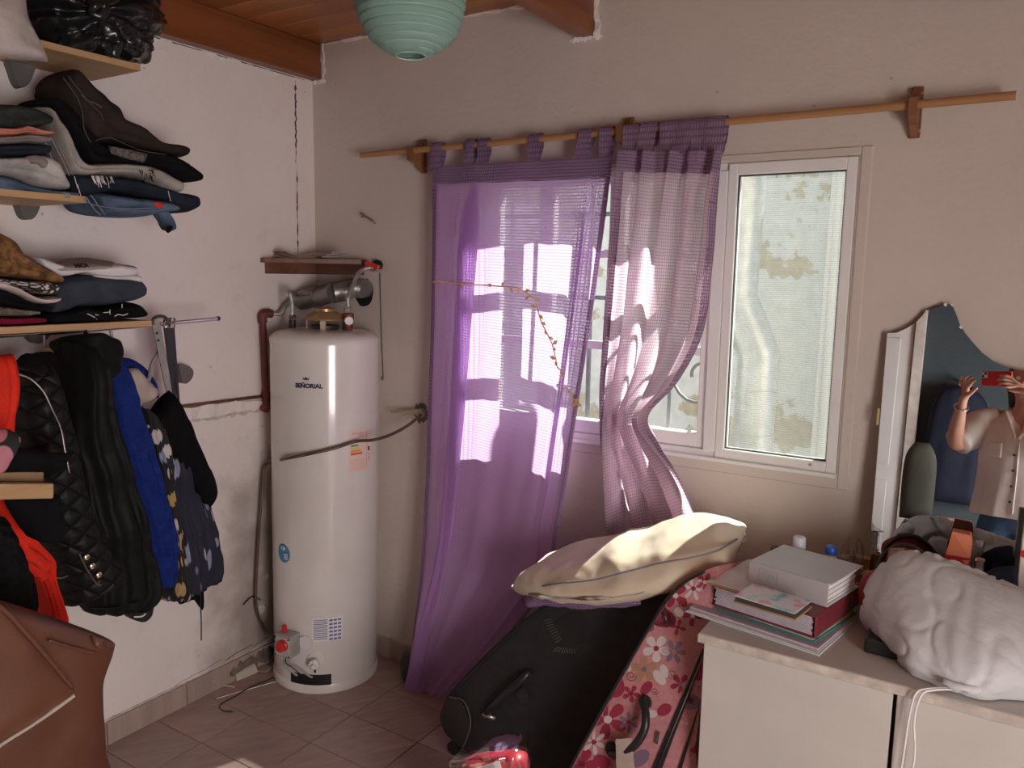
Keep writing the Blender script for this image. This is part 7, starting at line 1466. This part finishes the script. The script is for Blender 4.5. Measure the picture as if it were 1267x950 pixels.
# blouse: body and short sleeves; jeans; shoes
prof = [(0.865, 0.222, 0.172), (0.88, 0.224, 0.174), (0.98, 0.214, 0.168), (1.10, 0.204, 0.162), (1.20, 0.205, 0.166), (1.29, 0.202, 0.152), (1.35, 0.190, 0.125), (1.385, 0.160, 0.10), (1.405, 0.120, 0.085), (1.43, 0.09, 0.075)]
bm = BM(); rings = []
for i in range(46):
    z = prof[0][0] + (prof[-1][0] - prof[0][0]) * i / 45
    for (za_, ra1, rb1), (zb_, ra2, rb2) in zip(prof, prof[1:]):
        if za_ <= z <= zb_ + 1e-6: t = (z - za_) / (zb_ - za_); rx, ry = ra1 + (ra2 - ra1) * t, rb1 + (rb2 - rb1) * t; break
    rg = []
    for k in range(64):
        a_ = 2 * PI * k / 64; r = rx * spow(math.cos(a_), 0.85); f = ry * spow(math.sin(a_), 0.9)
        low = max(0, min(1, (1.27 - z) * 3)); q = 1 + low * (0.030 * math.sin(a_ * 9 + z * 4) + 0.02 * math.sin(a_ * 17 + 2 + z * 7)) + 0.02 * noise.noise(V((r * 9, f * 9, z * 5)))
        if f > 0 and z > 1.275 + abs(r) * 1.7: q *= max(0.62, 1 - (z - 1.275 - abs(r) * 1.7) / 0.05 * 0.38)
        rg.append(W(r * q if not (f > 0 and z > 1.275 + abs(r) * 1.7) else r, f * q, z))
    rings.append(rg)
loft(bm, rings, True, False)
for s in (-1, 1):
    tube(bm, [W(s * 0.13, 0, 1.365), W(s * 0.19, 0.03, 1.345), W(s * 0.245, 0.09, 1.275), W(s * 0.278, 0.14, 1.228)], lambda t: 0.072 + 0.012 * math.sin(PI * t) + 0.003 * math.sin(t * 20), 22, 7)
bl = obj('blouse', bm, MATS['blouse_white'], ps_, True)
def front(r, z):
    best = 0.16
    for vv in bl.data.vertices:
        q = vv.co - BO
        if abs(q.dot(RT) - r) < 0.03 and abs(q.z - z) < 0.03: best = max(best, q.dot(FD)) if q.dot(FD) > 0.1 and q.dot(FD) < 0.2 else best
    return best
for z in (1.19, 1.11, 1.03, 0.95):
    obj('button', lathe(BM(), [(0.007, 0), (0.007, 0.004), (0, 0.005)], W(0.0, front(0, z) + 0.003, z), 12, FD, False), MATS['dark_wood'], bl, True, 40)
obj('placket', tube(BM(), [W(0.016, front(0.016, z) + 0.001, z) for z in (1.26, 1.19, 1.11, 1.03, 0.95, 0.89)], 0.003, 6, 4), MATS['blouse_white'], bl, True)
for s in (-1, 1):
    obj('pocket', soft(BM(), [W(s * 0.06, front(s * 0.07, 1.22) + 0.004, 1.25), W(s * 0.06, front(s * 0.07, 1.2) + 0.004, 1.17)], [W(s * 0.13, front(s * 0.11, 1.22) - 0.012, 1.25), W(s * 0.13, front(s * 0.11, 1.2) - 0.012, 1.17)], 0.003, 10, 14, wr=(0.001, 20)), MATS['blouse_white'], bl, True)
    obj('collar', tube(BM(), [W(s * 0.075, -0.03, 1.44), W(s * 0.085, 0.05, 1.415), W(s * 0.045, 0.115, 1.345), W(s * 0.006, 0.15, 1.275)], 0.011, 8, 5), MATS['blouse_white'], bl, True)
Vv = []; Ee = []
p0_ = av(0, 0, 0.93, 0.165); ch(p0_, (0, 0, 0.99, 0.155))
for s in (-1, 1): ch(p0_, (s * 0.10, 0, 0.83, 0.122), (s * 0.112, 0.01, 0.66, 0.10), (s * 0.112, 0.02, 0.48, 0.080), (s * 0.112, 0.0, 0.28, 0.072), (s * 0.112, -0.005, 0.07, 0.062))
skinned('jeans', Vv, Ee, MATS['jeans_blue'], ps_, 0, 2)
for s in (-1, 1):
    obj('shoe', soft(BM(), [W(s * 0.115 - 0.042, -0.06, 0.045), W(s * 0.115 - 0.046, 0.06, 0.04), W(s * 0.115 - 0.03, 0.18, 0.034)], [W(s * 0.115 + 0.042, -0.06, 0.045), W(s * 0.115 + 0.046, 0.06, 0.04), W(s * 0.115 + 0.03, 0.18, 0.034)], 0.042, 16, 18, wr=(0, 1), nrm=(0, 0, 1)), MATS['shoe_dark'], ps_, True)
for c_, r_ in ((W(-0.216, 0.338, 1.405), 0.034), (W(0.133, 0.336, 1.466), 0.034)):
    ax_ = (W(-0.212, 0.345, 1.415) - W(-0.245, 0.28, 1.32)) if c_.z < 1.43 else (W(0.125, 0.345, 1.475) - W(0.20, 0.27, 1.37)); a_, b_ = frame_of(ax_)
    obj('bracelet', tube(BM(), [c_ + a_ * r_ * math.cos(t) + b_ * r_ * math.sin(t) for t in (2 * PI * k / 24 for k in range(25))], 0.003, 6), MATS['chrome'], ps_, True)
PC = CAM - FW * 0.030 + R_ * 0.060 - U_ * 0.018
ph = thing('phone', 'red-cased phone held up in both hands before the mirror', 'phone', PC)
obj('case', obox(BM(), PC - R_ * 0.075 - U_ * 0.037 - FW * 0.0045, R_ * 0.150, U_ * 0.074, FW * 0.009, 0.004, 2), MATS['phone_red'], ph)
obj('camera_bump', obox(BM(), PC - R_ * 0.072 + U_ * 0.004 + FW * 0.0044, R_ * 0.030, U_ * 0.030, FW * 0.0025, 0.001), MATS['sticker_white'], ph)
for dx_, dy_ in ((-0.064, 0.012), (-0.051, 0.026)):
    obj('lens', lathe(BM(), [(0.0065, 0), (0.0065, 0.0015), (0, 0.0015)], PC + R_ * dx_ + U_ * dy_ + FW * 0.0069, 16, FW, False), MATS['black_plastic'], ph, True, 40)

d1 = thing('door_1', 'white panelled door in the far wall', 'door', (1.7, RY, 0)); d1['kind'] = 'structure'; del d1['category']
obj('door_leaf', box(BM(), (1.28, RY + 0.002, 0.005), (2.035, RY + 0.045, 2.05), 0.003), MATS['window_white'], d1)
for x0, x1 in ((1.36, 1.63), (1.69, 1.96)):
    for z0, z1 in ((0.15, 0.95), (1.05, 1.92)): obj('door_panel', box(BM(), (x0, RY + 0.044, z0), (x1, RY + 0.052, z1), 0.004), MATS['window_white'], d1)
obj('door_frame', ring_frame(BM(), 1.21, 2.105, -0.03, 2.12, 0.065, RY + 0.001, RY + 0.07, 0.004), MATS['worn_white'], d1)
obj('door_handle', tube(BM(), [(1.335, RY + 0.044, 1.03), (1.335, RY + 0.09, 1.03), (1.43, RY + 0.09, 1.03)], 0.009, 8), MATS['chrome'], d1, True)
ct = thing('coat', 'dark navy coat hanging on the far wall, seen in the mirror', 'coat', (2.32, RY + 0.1, 0.9))
obj('cloth', soft(BM(), [V((2.26, RY + 0.09, 1.62)), V((2.19, RY + 0.09, 1.5)), V((2.16, RY + 0.09, 1.2)), V((2.15, RY + 0.09, 0.86))], [V((2.40, RY + 0.09, 1.62)), V((2.50, RY + 0.09, 1.5)), V((2.52, RY + 0.09, 1.2)), V((2.53, RY + 0.09, 0.86))], 0.08, 30, 26, wr=(0.008, 8), folds=(0.012, 7, 0), nrm=(0, 1, 0)), MATS['navy_cloth'], ct, True)
obj('peg', tube(BM(), [(2.33, RY, 1.66), (2.33, RY + 0.09, 1.66), (2.33, RY + 0.10, 1.60)], 0.008, 8), MATS['chrome'], ct, True)
tb_ = thing('side_table', 'dark low table by the far wall, seen in the mirror', 'table', (2.3, RY + 0.5, 0))
obj('table_top', box(BM(), (2.10, RY + 0.30, 0.70), (2.62, RY + 0.72, 0.73), 0.003), MATS['shelf_dark'], tb_)
for x in (2.13, 2.59):
    for y in (RY + 0.33, RY + 0.69): obj('leg', box(BM(), (x - 0.02, y - 0.02, 0), (x + 0.02, y + 0.02, 0.70), 0.002), MATS['shelf_dark'], tb_)
cbx = thing('cushion', 'grey-green upright cushion on the low table, seen in the mirror', 'cushion', (2.15, RY + 0.4, 0.73))
obj('cover', soft(BM(), [V((2.12, RY + 0.42, 1.22)), V((2.07, RY + 0.42, 1.1)), V((2.07, RY + 0.42, 0.74))], [V((2.20, RY + 0.42, 1.22)), V((2.25, RY + 0.42, 1.1)), V((2.25, RY + 0.42, 0.74))], 0.05, 18, 20, wr=(0.004, 10), nrm=(0, 1, 0)), mat('grey_green', (0.09, 0.095, 0.075), 0.9, 0.2), cbx, True)
tag(obj('pink_box', box(BM(), (2.30, RY + 0.50, 0.7305), (2.46, RY + 0.62, 0.79), 0.003), MATS['ink_pink']), 'small pink box on the low table, seen in the mirror', 'box')
